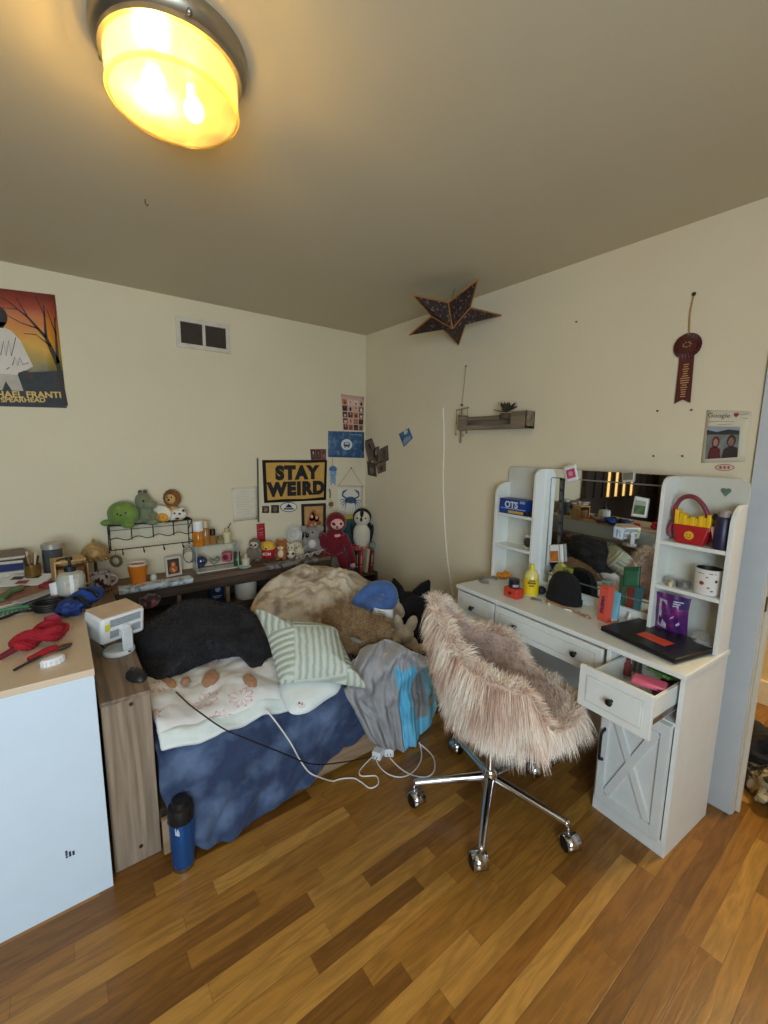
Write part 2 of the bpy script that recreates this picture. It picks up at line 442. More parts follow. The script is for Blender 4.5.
# ================================================================== LIGHTS
def area(name, loc, rot, sx, sy, power, col):
    l = bpy.data.lights.new(name, 'AREA'); l.shape = 'RECTANGLE'; l.size = sx; l.size_y = sy; l.energy = power; l.color = col
    o = bpy.data.objects.new(name, l); COL.objects.link(o); o.location = loc; o.rotation_euler = rot; return o
area('window_daylight', ((WX0+WX1)/2, -4.43, (WZ0+WZ1)/2), (PI/2-.12, 0, -.22), WX1-WX0-.1, WZ1-WZ0-.1, P_WIN, (.70, .86, 1.0))
area('hall_ceiling_light', (.65, -3.1, 2.4), (0, 0, 0), .4, .4, P_HALL, (1, .78, .45))
w = bpy.data.worlds.new('world'); SC.world = w; w.use_nodes = True
w.node_tree.nodes['Background'].inputs[0].default_value = (.75, .8, .9, 1); w.node_tree.nodes['Background'].inputs[1].default_value = .3
SC.view_settings.view_transform = VIEW_T; SC.view_settings.look = VIEW_LOOK
SC.view_settings.exposure = EXPO

# ceiling lamp
lx, ly = -1.882, -1.893
t = thing('ceiling_lamp', 'round flush ceiling lamp with lit amber glass drum and brushed metal base', 'ceiling lamp', (lx, ly, H)); t.scale = (.88, .88, 1.0)
MB().lathe([(.0, 0), (.195, 0), (.195, -.018), (.19, -.03), (.178, -.038), (.178, -.05), (.0, -.05)][::1], n=64, caps=False).build('base_ring', mat((165, 158, 140), .35, metal=.9, var=.05), t)
am = bpy.data.materials.new('amber_glass'); am.use_nodes = True; nt = am.node_tree; nt.nodes.clear()
out = nd(nt, 'ShaderNodeOutputMaterial'); tr = nd(nt, 'ShaderNodeBsdfTransparent'); tr.inputs[0].default_value = (1, .86, .46, 1)
tl = nd(nt, 'ShaderNodeBsdfTranslucent'); tl.inputs[0].default_value = (.44, .32, .11, 1)
gl = nd(nt, 'ShaderNodeBsdfGlossy'); gl.inputs['Roughness'].default_value = .08
nz_ = nd(nt, 'ShaderNodeTexNoise'); nz_.inputs['Scale'].default_value = 22; rp = nd(nt, 'ShaderNodeMapRange'); rp.inputs['To Min'].default_value = .25; rp.inputs['To Max'].default_value = .6
tc_ = nd(nt, 'ShaderNodeTexCoord'); nt.links.new(tc_.outputs['Object'], nz_.inputs['Vector']); nt.links.new(nz_.outputs['Fac'], rp.inputs['Value'])
mx = nd(nt, 'ShaderNodeMixShader'); nt.links.new(rp.outputs[0], mx.inputs[0]); nt.links.new(tr.outputs[0], mx.inputs[1]); nt.links.new(tl.outputs[0], mx.inputs[2])
fr = nd(nt, 'ShaderNodeFresnel'); fr.inputs[0].default_value = 1.35
mx2 = nd(nt, 'ShaderNodeMixShader'); nt.links.new(fr.outputs[0], mx2.inputs[0]); nt.links.new(mx.outputs[0], mx2.inputs[1]); nt.links.new(gl.outputs[0], mx2.inputs[2]); nt.links.new(mx2.outputs[0], out.inputs[0])
MB().lathe([(.165, -.045), (.168, -.06), (.165, -.11), (.158, -.124), (.14, -.131), (.09, -.139), (.0, -.142)], n=64, caps=False).build('glass_shade', am, t)
MB().lathe([(.1665, -.118), (.1685, -.121), (.164, -.126), (.158, -.1255)], n=64, caps=False).build('glass_rim', am, t)
for k, (dx, dy) in enumerate(((-.055, -.02), (.055, .02))):
    MB().lathe([(.018, -.05), (.018, -.075), (.012, -.08)], (dx, dy, 0), 16).build('socket', mat((225, 220, 205), .4), t)
    MB().ell((dx, dy, -.1), (.028, .028, .026)).build('bulb', mat((255, 222, 160), .5, var=0, emis=P_BULB*(.06 if k else 2.0)), t)
for a in (.5, 2.6, 4.7):
    MB().ell((.186*math.cos(a), .186*math.sin(a), -.034), .007).build('thumb_screw', M_STEEL, t)

# air vent
t = thing('air_vent', 'white rectangular air vent with two dark louvred grilles high on the wall', 'vent', (-1.327, 0, 2.256))
mb = MB()
for a, b in (((-.172, -.012, .067), (.172, 0, .095)), ((-.172, -.012, -.095), (.172, 0, -.067)), ((-.172, -.012, -.067), (-.145, 0, .067)), ((.145, -.012, -.067), (.172, 0, .067)), ((-.01, -.012, -.067), (.01, 0, .067))): mb.box(a, b)
mb.build('vent_frame', mat((212, 205, 188), .5), t, bevel=.002)
for x0, x1 in ((-.145, -.01), (.01, .145)):
    mb = MB(); mb.box((x0, -.001, -.067), (x1, 0, .067))
    for i in range(13): mb.box((x0, -.010, -.066+i*.0105), (x1, -.003, -.063+i*.0105), rot=(.5, 0, 0))
    mb.build('louvre', mat((74, 62, 50), .6), t, smooth=False)

# ================================================================== DRESSER
t = thing('dresser', 'tall plain white dresser seen from its end panel at the left edge', 'dresser', (-2.40, -.81, 0))
M_DR = mat((204, 218, 228), .35, var=.01)  # white finish with the cool window light tinted into its colour
M_DRT = mat((208, 186, 158), .4, var=.015)  # top of the white dresser, warm light put into its colour
mb = MB(); mb.box((-.235, -.757, 0), (.26, -.74, .79)); mb.box((-.235, .73, 0), (.26, .745, .79)); mb.box((.245, -.74, 0), (.26, .73, .79)); mb.box((-.22, -.74, .02), (.245, .73, .04))
mb.build('carcass', M_DR, t, smooth=False, bevel=.0015)
MB().box((-.24, -.758, .79), (.262, .748, .813)).build('worktop', M_DRT, t, smooth=False, bevel=.0015)
for j in range(2):
    for i in range(3):
        MB().box((-.25, -.75+j*.745, .05+i*.245), (-.235, -.01+j*.745, .285+i*.245)).build('drawer', M_DR, t, bevel=.002)
mb = MB()
lx0 = at(70, 853, y=-1.567)
for k in range(7):
    a = (k*37 % 5)*.004; mb.box((lx0.x-.012+(k % 3)*.009, -1.5685, lx0.z-.012+(k//3)*.009), (lx0.x-.006+(k % 3)*.009, -1.5675, lx0.z-.006+(k//3)*.009+a*.3))
shift(mb, (-2.40, -.81, 0)).build('smudge_mark', mat((40, 44, 60), .6), t, smooth=False)

# ================================================================== BED
W_BX = wood_mat((88, 68, 54), (134, 110, 90), 'X', .5)
W_BY = wood_mat((92, 74, 58), (142, 120, 98), 'Y', .5)
W_BZ = wood_mat((108, 92, 76), (158, 138, 116), 'Z', .55)
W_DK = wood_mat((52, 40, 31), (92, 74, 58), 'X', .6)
t = thing('storage_bed', 'brown wood-effect storage bed with bookcase shelf along the wall', 'bed', (-1.3, -.8, 0))
def bp(name, a, b, m, bev=.003, par=None): 
    mb = MB(); mb.box(a, b); shift(mb, (-1.3, -.8, 0)); return mb.build(name, m, par or t, smooth=False, bevel=bev)
bp('side_cabinet', (-2.128, -1.50, 0), (-1.985, -.25, .645), W_BY)
bp('cabinet_end', (-2.13, -1.522, 0), (-1.98, -1.50, .648), W_BZ)
ct = bp('cabinet_top', (-2.133, -1.528, .648), (-1.978, -.0, .664), W_BY)
for px, py in ((131, 704), (141, 846), (143, 863), (101, 0)):
    if py: 
        p = at(px, py, y=-1.523); mb = MB(); mb.cyl((p.x, -1.522, p.z), (p.x, -1.526, p.z), .0065); shift(mb, (-1.3, -.8, 0)).build('screw_cap', mat((40, 36, 34), .5), t)
bp('shelf_top', (-1.98, -.255, .640), (-.50, 0, .668), W_BX)
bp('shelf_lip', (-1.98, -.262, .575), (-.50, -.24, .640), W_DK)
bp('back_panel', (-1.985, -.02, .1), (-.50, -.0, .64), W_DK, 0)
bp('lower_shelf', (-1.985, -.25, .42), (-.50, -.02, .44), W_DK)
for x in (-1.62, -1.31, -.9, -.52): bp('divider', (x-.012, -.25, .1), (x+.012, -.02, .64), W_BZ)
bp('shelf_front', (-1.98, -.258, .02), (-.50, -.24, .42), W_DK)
bp('front_rail', (-1.98, -1.582, .03), (-.63, -1.562, .175), wood_mat((120, 96, 72), (170, 142, 112), 'X', .5))
bp('foot_rail', (-.652, -1.572, .03), (-.63, -.25, .175), W_BY)
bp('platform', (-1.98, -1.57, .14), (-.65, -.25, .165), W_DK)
# mattress
t = thing('mattress', 'dark-sheeted mattress on the wooden bed', 'mattress', (-1.315, -.91, .165))
MB().box((-.655, -.655, 0), (.675, .645, .25)).build('mattress_core', mat((38, 42, 56), .85, bump=.2), t, bevel=.06, seg=4)

# corner bookcase
t = thing('corner_bookcase', 'low dark bookcase tucked in the corner behind the bed', 'bookcase', (-.26, -.13, 0))
mb = MB(); mb.box((-.225, -.12, 0), (-.205, .12, .46)); mb.box((.21, -.12, 0), (.23, .12, .46)); mb.box((-.205, .1, 0), (.21, .12, .46))
mb.build('carcass', W_DK, t, smooth=False, bevel=.002)
for z in (.03, .24, .46): MB().box((-.225, -.122, z-.018), (.23, .12, z)).build('shelf', W_DK, t, smooth=False, bevel=.002)

# ================================================================== DESK
DA = math.radians(-4.3); DL = V((-.466, -2.68, 0))
DM = Matrix.Translation(DL) @ Matrix.Rotation(DA, 4, 'Z')
def DW(x, y, z): return DM @ V((x, y, z))
DSK = mat((230, 232, 226), .42, var=.02)
DSK2 = mat((218, 222, 218), .42, var=.02)
t = thing('vanity_desk', 'white vanity desk with drawers, side towers and a mirror against the wall', 'desk', DL, DA)
desk = t
def db(name, a, b, par=None, m=DSK, bev=.002): 
    mb = MB(); mb.box(a, b); return mb.build(name, m, par or t, smooth=False, bevel=bev)
db('desk_top', (-.014, -.006, .730), (.37, 1.181, .752), bev=.004)
# right cabinet
mb = MB(); mb.box((0, 0, 0), (.37, .016, .73)); mb.box((0, .270, 0), (.37, .286, .73)); mb.box((.36, .016, .03), (.37, .27, .73)); mb.box((0, .016, .0), (.36, .27, .065)); mb.box((0.0, .016, .535), (.36, .27, .55))
mb.build('cabinet', DSK, t, smooth=False, bevel=.0015)
d = db('door', (-.016, .018, .070), (0, .268, .545), m=DSK2)
mb = MB()
x0 = -.025
for a, b in (((x0, .018, .070), (-.016, .050, .545)), ((x0, .236, .070), (-.016, .268, .545)), ((x0, .05, .070), (-.016, .236, .115)), ((x0, .05, .50), (-.016, .236, .545))): mb.box(a, b)
mb.build('door_border', DSK2, d, smooth=False, bevel=.0015)
mb = MB()
for s in (1, -1):
    ya, yb = (.05, .236) if s > 0 else (.236, .05)
    w2 = .042; dy = (yb-ya); dz = .385; L = math.hypot(dy, dz); ny, nz2 = -dz/L*w2, dy/L*w2
    P = [(ya-ny*.7, .115-nz2*.7), (ya+ny*.7, .115+nz2*.7), (yb+ny*.7, .50+nz2*.7), (yb-ny*.7, .50-nz2*.7)]
    P = [(min(max(a, .05), .236), min(max(c, .115), .5)) for a, c in P]
    mb.prism(P, x0+.0005*(s > 0), -.016, 'YZ')
mb.build('door_cross', DSK2, d, smooth=False, bevel=.0015)
mb = MB(); mb.tube([(-.025, .250, .262), (-.046, .250, .272), (-.050, .250, .30), (-.050, .250, .36), (-.046, .250, .388), (-.021, .250, .398)], .0055, 8, 5); mb.ell((-.022, .25, .262), (.004, .009, .013)); mb.ell((-.022, .25, .398), (.004, .009, .013))
mb.build('door_handle', M_BLACK, d)
def knob(par, x, y, z):
    mb = MB(); mb.lathe([(.006, 0), (.005, .010), (.013, .018), (.014, .024), (.009, .03), (0, .031)], (x, y, z), 8, (-1, 0, 0)); return mb.build('knob', M_BLACK, par, ang=20)
def front(name, x, y0, y1, z0, z1, par=None):
    o = db(name, (x-.016, y0, z0), (x, y1, z1), par)
    mb = MB(); g = .028; i = .010
    mb.box((x-.0175, y0+g, z0+g), (x-.015, y1-g, z1-g)); f = mb.build('inset_panel', mat((206, 212, 206), .45), o, smooth=False, bevel=.001)
    mb = MB(); 
    mb.box((x-.019, y0+g+.005, z0+g+.005), (x-.0165, y1-g-.005, z1-g-.005)); mb.build('raised_field', DSK, o, smooth=False, bevel=.0015)
    return o
o = front('drawer', 0, .296, .876, .598, .722); knob(o, -.019, .41, .66); knob(o, -.019, .735, .66)
o = front('drawer', 0, .890, 1.160, .598, .722); knob(o, -.019, 1.03, .66)
o = front('drawer', 0, .890, 1.160, .455, .588); knob(o, -.019, 1.03, .52)
OX = -.185                                                         # the drawer stands pulled out
o = front('drawer', OX, .012, .276, .560, .722); knob(o, OX-.019, .144, .64)
dw = o
mb = MB(); mb.box((OX, .028, .590), (.15, .040, .690)); mb.box((OX, .246, .590), (.15, .258, .690)); mb.box((.138, .04, .59), (.15, .246, .69)); mb.box((OX, .04, .59), (.138, .246, .598))
mb.build('drawer_box', DSK, dw, smooth=False, bevel=.001)
mb = MB(); mb.box((OX+.005, .0245, .598), (.15, .028, .618)); mb.cyl((OX+.02, .0245, .632), (OX+.02, .022, .632), .004); mb.cyl((OX+.02, .0245, .66), (OX+.02, .022, .66), .004)
mb.build('drawer_slide', M_STEEL, dw, smooth=False)
# left unit and knee space
mb = MB(); mb.box((0, 1.163, 0), (.37, 1.175, .73)); mb.box((0, .878, .40), (.37, .890, .73)); mb.box((0, .89, .42), (.36, 1.163, .435)); mb.box((0, 1.13, 0), (.03, 1.163, .43)); mb.box((.34, 1.13, 0), (.37, 1.163, .43))
mb.build('left_unit', DSK, t, smooth=False, bevel=.0015)
db('modesty_panel', (.352, .286, .28), (.362, 1.163, .73), m=DSK2)
db('apron', (.004, .286, .725), (.02, .89, .73))
# towers
def panel(name, y0, y1, ztop, par=t, xf=.252, r=.075):
    P = [(xf, .752), (.37, .752), (.37, ztop)]
    for k in range(9):
        a = PI/2*k/8; P.append((xf+r-r*math.sin(a), ztop-r+r*math.cos(a)))
    mb = MB(); mb.prism(P, y0, y1, 'XZ'); return mb.build(name, DSK, par, smooth=False, bevel=.002)
def backp(name, y0, y1, par=t, r=.04):
    P = [(y0, .752), (y1, .752)]
    for k in range(7): a = PI/2*k/6; P.append((y1-r+r*math.cos(a), 1.43-r+r*math.sin(a)))
    for k in range(7): a = PI/2*k/6; P.append((y0+r-r*math.sin(a), 1.43-r+r*math.cos(a)))
    mb = MB(); mb.prism(P, .360, .370, 'YZ'); return mb.build(name, mat((206, 206, 194), .5, var=.02), par, smooth=False, bevel=.001)
panel('tower_side', 0, .016, 1.335); panel('tower_side', .246, .262, 1.428, r=.05); panel('tower_side', .878, .894, 1.428, r=.05); panel('tower_side', 1.147, 1.163, 1.335)
backp('tower_back', 0, .262); backp('tower_back', .878, 1.163)
for y0, y1 in ((.016, .246), (.894, 1.147)):
    for z in (.973, 1.162): db('tower_shelf', (.255, y0, z-.016), (.36, y1, z))
# mirror
mm = bpy.data.materials.new('mirror_glass'); mm.use_nodes = True; b_ = mm.node_tree.nodes['Principled BSDF']; b_.inputs['Metallic'].default_value = 1; b_.inputs['Roughness'].default_value = .015; b_.inputs['Base Color'].default_value = (.80, .82, .80, 1)
mir = db('mirror', (.335, .262, .80), (.342, .878, 1.43), m=mm, bev=0)
mb = MB(); y0, y1, z0, z1, g = .262, .878, .80, 1.43, .028; xa, xb = .3345, .3335
mb2 = [((xa, y0, z0), (xb, y0+g, z0+g), (xb, y1-g, z0+g), (xa, y1, z0)), ((xa, y0, z1), (xb, y0+g, z1-g), (xb, y1-g, z1-g), (xa, y1, z1)), ((xa, y0, z0), (xb, y0+g, z0+g), (xb, y0+g, z1-g), (xa, y0, z1)), ((xa, y1, z0), (xb, y1-g, z0+g), (xb, y1-g, z1-g), (xa, y1, z1))]
for y, z, yy, zz in (): pass
fw = .006
for a, b in (((.332, y0+.035, z0+.05), (.335, y1-.035, z0+.05+fw)), ((.332, y0+.035, z1-.05), (.335, y1-.035, z1-.05+fw)), ((.332, y0+.03, z0+.05), (.335, y0+.03+fw, z1-.05)), ((.332, y1-.036, z0+.05), (.335, y1-.03, z1-.05))): mb.box(a, b)
mb.build('engraved_border', mat((150, 152, 148), .3, metal=.6, var=0), mir, smooth=False)
db('mirror_rail', (.325, .262, .752), (.36, .878, .802))
db('mirror_backing', (.342, .262, .80), (.36, .878, 1.43), m=M_BLACK)

# ================================================================== CHAIR
CHL = V((-.800, -2.118, 0)); CRZ = math.radians(-48)
t = thing('desk_chair', 'pink faux fur swivel chair on a chrome five-star base with casters', 'chair', CHL, CRZ)
mb = MB(); mb.lathe([(.0, .055), (.034, .06), (.036, .16), (.03, .175), (.024, .18), (.024, .30), (.017, .305), (.017, .40), (0, .40)], n=24, caps=False); mb.build('gas_lift', M_CHROME, t)
for k in range(5):
    a = math.radians(-2+72*k)-CRZ; ca, sa = math.cos(a), math.sin(a)
    mb = MB(); mb.tube([(.02*ca, .02*sa, .135), (.16*ca, .16*sa, .118), (.315*ca, .315*sa, .096)], (.021, .0135), 14, 4)
    mb.ell((.317*ca, .317*sa, .096), .014); lg = mb.build('leg', M_CHROME, t)
    yaw = a+[.6, 2.0, -1.0, .5, 2.4][k]; cx, cy = .325*ca, .325*sa
    c = bpy.data.objects.new('caster', None); COL.objects.link(c); c.parent = t; c.location = (cx, cy, 0); c.rotation_euler = (0, 0, yaw); c.empty_display_size = .03
    MB().cyl((0, 0, .05), (0, 0, .098), .006, n=10).build('caster_stem', M_CHROME, c)
    for s_ in (-1, 1): MB().lathe([(.012, -.012), (.027, -.011), (.029, -.006), (.029, .006), (.027, .011), (.012, .012)], (-.018, s_*.0145, .029), 24, (0, 1, 0)).build('caster_wheel', M_BLACK, c)
    mb = MB()
    n_ = 14; vs = []; fs = []
    for i in range(n_+1):
        w_ = math.radians(-15)+math.radians(200)*i/n_
        for yy in (-.029, .029): vs.append(V((-.018+.033*math.cos(w_), yy, .029+.033*math.sin(w_))))
    for i in range(n_): fs.append((2*i, 2*i+1, 2*i+3, 2*i+2))
    mb.add(vs, fs); mb.build('caster_hood', M_CHROME, c, solid=.003)
    for s_ in (-1, 1): MB().cyl((-.018, s_*.0275, .029), (-.018, s_*.0305, .029), .02, n=20).build('caster_disc', M_BLACK, c)
MB().box((-.1, -.1, .38), (.1, .1, .395)).build('seat_plate', M_BLACK, t, bevel=.01)
HT = [(0, .515), (56, .515), (68, .57), (79, .675), (108, .70), (128, .715), (142, .755), (154, .82), (166, .875), (180, .90)]
def shell_pt(ph, k):
    a = abs(ph); h = interp(HT, a); ca, sa = math.cos(math.radians(ph)), math.sin(math.radians(ph))
    lean = max(0, (h-.54))/.36
    ro = .232+.012*lean+.030*max(0, 1-a/60.)
    prof = [(.08, .440), (.16, .442), (.215, .462), (ro, .50), (ro+.010, .515+(h-.515)*.6), (ro+.010-.006*lean, h-.010), (ro-.018, h), (ro-.04, h-.012), (ro-.052, .52+(h-.52)*.5), (ro-.056, .526), (ro-.10, .522), (.08, .528)]
    r, z = prof[k]
    back = -.10*lean*max(0, (z-.52)/.38)
    return V((r*ca+back+.062, r*sa*1.06, z+.012))
mb = MB(); NS = 72; vs = []; fs = []
for i in range(NS):
    ph = -180+360*i/NS
    for k in range(12): vs.append(shell_pt(ph, k))
for i in range(NS):
    j = (i+1) % NS
    for k in range(11): fs.append((i*12+k, j*12+k, j*12+k+1, i*12+k+1))
fs.append(tuple(i*12 for i in range(NS))); fs.append(tuple(i*12+11 for i in range(NS-1, -1, -1)))
mb.col = linc((196, 165, 146)); mb.add(vs, fs)
FUR = mat((220, 190, 170), .75, attr=True, sheen=.25)
def cols(lst): return [(linc(a), linc(b)) for a, b in lst]
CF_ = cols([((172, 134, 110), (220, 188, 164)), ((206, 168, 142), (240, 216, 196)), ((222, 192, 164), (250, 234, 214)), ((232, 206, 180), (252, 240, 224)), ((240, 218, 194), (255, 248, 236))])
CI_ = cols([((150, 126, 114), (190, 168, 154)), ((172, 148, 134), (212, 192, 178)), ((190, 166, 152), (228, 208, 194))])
vv = [V(p) for p in vs]; q4 = fs[:-2]
outer = [f for i, f in enumerate(q4) if (i % 11) < 5]; rim = [f for i, f in enumerate(q4) if (i % 11) in (5, 6)]; inner = [f for i, f in enumerate(q4) if (i % 11) >= 7]
def fix(pts, fn): return [(p, n if n.dot(fn(p)) > 0 else -n) for p, n in pts]
po = fix(sample(vv, outer, 30000, 3), lambda p: V((p.x-.06, p.y, -.15 if p.z < .48 else 0)))
pr = fix(sample(vv, rim, 9000, 4), lambda p: V(((p.x-.06)*.3, p.y*.3, .2)))
pi_ = fix(sample(vv, inner, 9000, 5), lambda p: V((.06-p.x, -p.y, .2)))
up_ = [x for x in po if x[0].z >= .50]; lo = [x for x in po if x[0].z < .56]
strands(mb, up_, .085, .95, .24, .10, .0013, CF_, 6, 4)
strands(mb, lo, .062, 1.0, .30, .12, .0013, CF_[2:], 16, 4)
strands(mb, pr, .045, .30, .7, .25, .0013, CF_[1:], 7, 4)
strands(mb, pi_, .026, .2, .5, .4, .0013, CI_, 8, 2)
mb.build('fur_seat', FUR, t)
# ================================================================== BEDDING AND SOFT THINGS
def mpp(p): return (V(p)-CAM).dot(CF)/FPX
def atp(px, py, p0, n):
    d = CR*((px-384)/FPX) - CU*((py-512)/FPX) + CF; n = V(n)
    return CAM + d*((V(p0)-CAM).dot(n)/d.dot(n))
def soft(name, label, cat, pxs, ctr, z, nrm, H, m, group=None, parent=None, **kw):
    """cushion lying in a tilted plane; outline surveyed on that plane"""
    p0 = at(*ctr, z=z); n = V(nrm).normalized(); e1 = V((1,0,0))-n*n.x; e1.normalize(); e2 = n.cross(e1)
    out = [((atp(a, b, p0, n)-p0).dot(e1), (atp(a, b, p0, n)-p0).dot(e2)) for a, b in pxs]
    mb = dome(out, 0, H, **kw)
    R = Matrix((e1, e2, n)).transposed().to_4x4(); R.translation = p0
    t = bpy.data.objects.new(name, None); COL.objects.link(t); t.matrix_world = R; t.empty_display_size = .05
    tag(t, label, cat, group)
    o = mb.build(kw.get('part', 'cover') if False else 'cover', m, t)
    return t, o, mb

M_NAVY = patches((38, 54, 86), (96, 116, 148), scale=7, lo=.44, hi=.74, sheen=.12, bump=.25, bscale=45)  # paler patches put the sheen on the plush folds into the colour
HEM = [(0, .16), (.07, .06), (.16, .012), (.30, .010), (.45, .012), (.58, .035), (.70, .085), (.85, .13), (1, .175)]
def navy(u, v):
    x = -1.976+.928*u
    hz = interp(HEM, u)
    fold = .010*math.sin(u*34+2*math.sin(v*5))+.034*fbm(u*9+v*4, v*6, 1)+.012*(1-abs(math.sin(u*40+9*v+4*fbm(u*4, v*4))))**2*v+.012*math.sin(u*15+v*6)+.010*(1-abs(math.sin(u*21-v*5)))**2
    if v < .35:
        z0 = .458-.040*max(0, min(1, (.66-u)/.08)); y = -1.0-.56*(v/.35); z = z0+.006*fbm(u*5, v*9, 3); return V((x, y, z+max(0, fold*.3)))
    s = (v-.35)/.65
    y = -1.572-.012*min(1, s*5)-.012*s; z = .444-(.444-hz)*max(0, s)**1.05
    z = .458-.040*max(0, min(1, (.66-u)/.08)); z = z-(z-hz)*s
    bunch = max(0, 1-abs(u-.24)/.22)
    y -= max(0, 1-abs(u-.27)/.16)*.05*max(0, s-.72)/.28*1.0
    z = max(z, .012)
    return V((x+.02*math.sin(v*9+u*5)*s, y-fold*.8*s, z+fold*.3*(1-s)))
o = blanket(navy, 70, 46, 'blanket', M_NAVY, (-1.5, -1.55, .3), .014); tag(o, 'navy blue plush blanket hanging over the front of the bed to the floor', 'blanket')

def flower_mat():
    m = bpy.data.materials.new('floral_cotton'); m.use_nodes = True; nt = m.node_tree; b = nt.nodes['Principled BSDF']; b.inputs['Roughness'].default_value = .85
    L = nt.links.new
    tc = nd(nt, 'ShaderNodeTexCoord'); vo = nd(nt, 'ShaderNodeTexVoronoi'); vo.inputs['Scale'].default_value = 7.5; L(tc.outputs['Object'], vo.inputs['Vector'])
    sub = nd(nt, 'ShaderNodeVectorMath', operation='SUBTRACT'); L(tc.outputs['Object'], sub.inputs[0]); L(vo.outputs['Position'], sub.inputs[1])
    sp = nd(nt, 'ShaderNodeSeparateXYZ'); L(sub.outputs[0], sp.inputs[0])
    def M(op, a, b2=None):
        n = nd(nt, 'ShaderNodeMath', operation=op)
        for i, x in enumerate((a, b2)):
            if x is None: continue
            if isinstance(x, (int, float)): n.inputs[i].default_value = x
            else: L(x, n.inputs[i])
        return n.outputs[0]
    ang = M('ARCTAN2', sp.outputs['Y'], sp.outputs['X']); d = vo.outputs['Distance']
    nz = nd(nt, 'ShaderNodeTexNoise'); nz.inputs['Scale'].default_value = 30; L(tc.outputs['Object'], nz.inputs['Vector'])
    pet = M('ABSOLUTE', M('SINE', M('ADD', M('MULTIPLY', ang, 4.0), M('MULTIPLY', nz.outputs['Fac'], 2.0))))
    edge = M('MULTIPLY', M('ADD', M('MULTIPLY', pet, .25), .14), 1.0)
    ln = M('LESS_THAN', M('ABSOLUTE', M('SUBTRACT', d, edge)), .022)
    ray = M('MULTIPLY', M('LESS_THAN', pet, .16), M('LESS_THAN', d, .36))
    f = M('MAXIMUM', ln, ray)
    sc = nd(nt, 'ShaderNodeSeparateColor'); L(vo.outputs['Color'], sc.inputs[0])
    f = M('MULTIPLY', f, M('GREATER_THAN', sc.outputs[0], .30))
    mx = nd(nt, 'ShaderNodeMix', data_type='RGBA'); mx.inputs[6].default_value = rgb((226, 224, 222)); mx.inputs[7].default_value = rgb((214, 134, 138))
    L(M('MULTIPLY', f, .85), mx.inputs[0]); L(mx.outputs[2], b.inputs['Base Color'])
    return m
def floral(u, v):
    x = -1.968+.60*u-.03*v*u; y = -1.02-.530*v-.018*math.sin(u*7)-.012*u
    z = .505-.035*u*v+.012*math.sin(u*9+v*3)+.012*fbm(u*6, v*6, 5)+.018*math.sin(PI*min(1, v*1.05))*.5
    s = max(0, v-.86)/.14
    return V((x, y, z-.034*s*s))
o = blanket(floral, 46, 40, 'floral_comforter', flower_mat(), (-1.7, -1.3, .47), .03); tag(o, 'white cotton comforter with pink line flowers spread on the near end of the bed', 'comforter')
def under(u, v):
    x = -1.968+.62*u; y = -1.50-.085*v-.016*math.sin(u*7)-.012*u
    z = .487-.036*u+.006*math.sin(u*23)+.006*fbm(u*9, v*3, 8)-.036*max(0, v-.5)/.5
    return V((x, y, z))
o = blanket(under, 46, 8, 'white_quilt', mat((216, 224, 220), .85, var=.05, bump=.3, bscale=40), (-1.7, -1.55, .45), .022); tag(o, 'pale quilted white edge folded out below the pink flowered comforter', 'quilt')

# black plush
t, o, mb = soft('plush_cushion', 'big black fluffy animal cushion lying on the flowered comforter', 'cushion',
  [(135, 640), (138, 668), (150, 698), (172, 684), (196, 668), (222, 658), (246, 664), (262, 686), (273, 682), (274, 645), (262, 624), (242, 607), (212, 601), (180, 604), (152, 620)], (205, 643), .575, (-.05, -.48, .87), .11,
  patches((22, 21, 24), (38, 37, 42), scale=9, lo=.45, hi=.7, sheen=.04, bump=.5, bscale=70), p=2.6, q=.62, nz=.016, ns=9, hfn=lambda x, y, r, h: h-.018*abs(math.sin(math.atan2(y+.12, x)*4.0))**6*min(1, r*1.5)*(1 if y > -.1 else .3), seed=3)
fm = MB(); fm.col = linc((22, 21, 24)); strands(fm, [(p, n if n.z > 0 else -n) for p, n in sample(mb.v, mb.f[:len(mb.f)*2//3], 9000, 31)], .016, .1, .5, .45, .0012, cols([((14, 14, 16), (36, 35, 40)), ((20, 20, 22), (48, 46, 52)), ((12, 12, 14), (30, 29, 33))]), 32, 2)
fm.build('plush_pile', mat((30, 30, 34), .9, attr=True), t)
TAN = mat((158, 114, 80), .85, var=.12, bump=.3, sheen=.3)
for (px, py, rx, ry, rr) in ((170, 687, .028, .034, .3), (212, 681, .034, .040, -.7), (252, 683, .026, .034, .2), (187, 684, .02, .018, .9)):
    p = t.matrix_world.inverted() @ (at(px, py, z=.530)+V((0, .025, 0)))
    mb = MB(); mb.ell(p, (rx*.9, ry*1.2, .017), rot=(-.2, 0, rr), nz=.25, seed=int(px)); mb.build('paw', TAN, t)
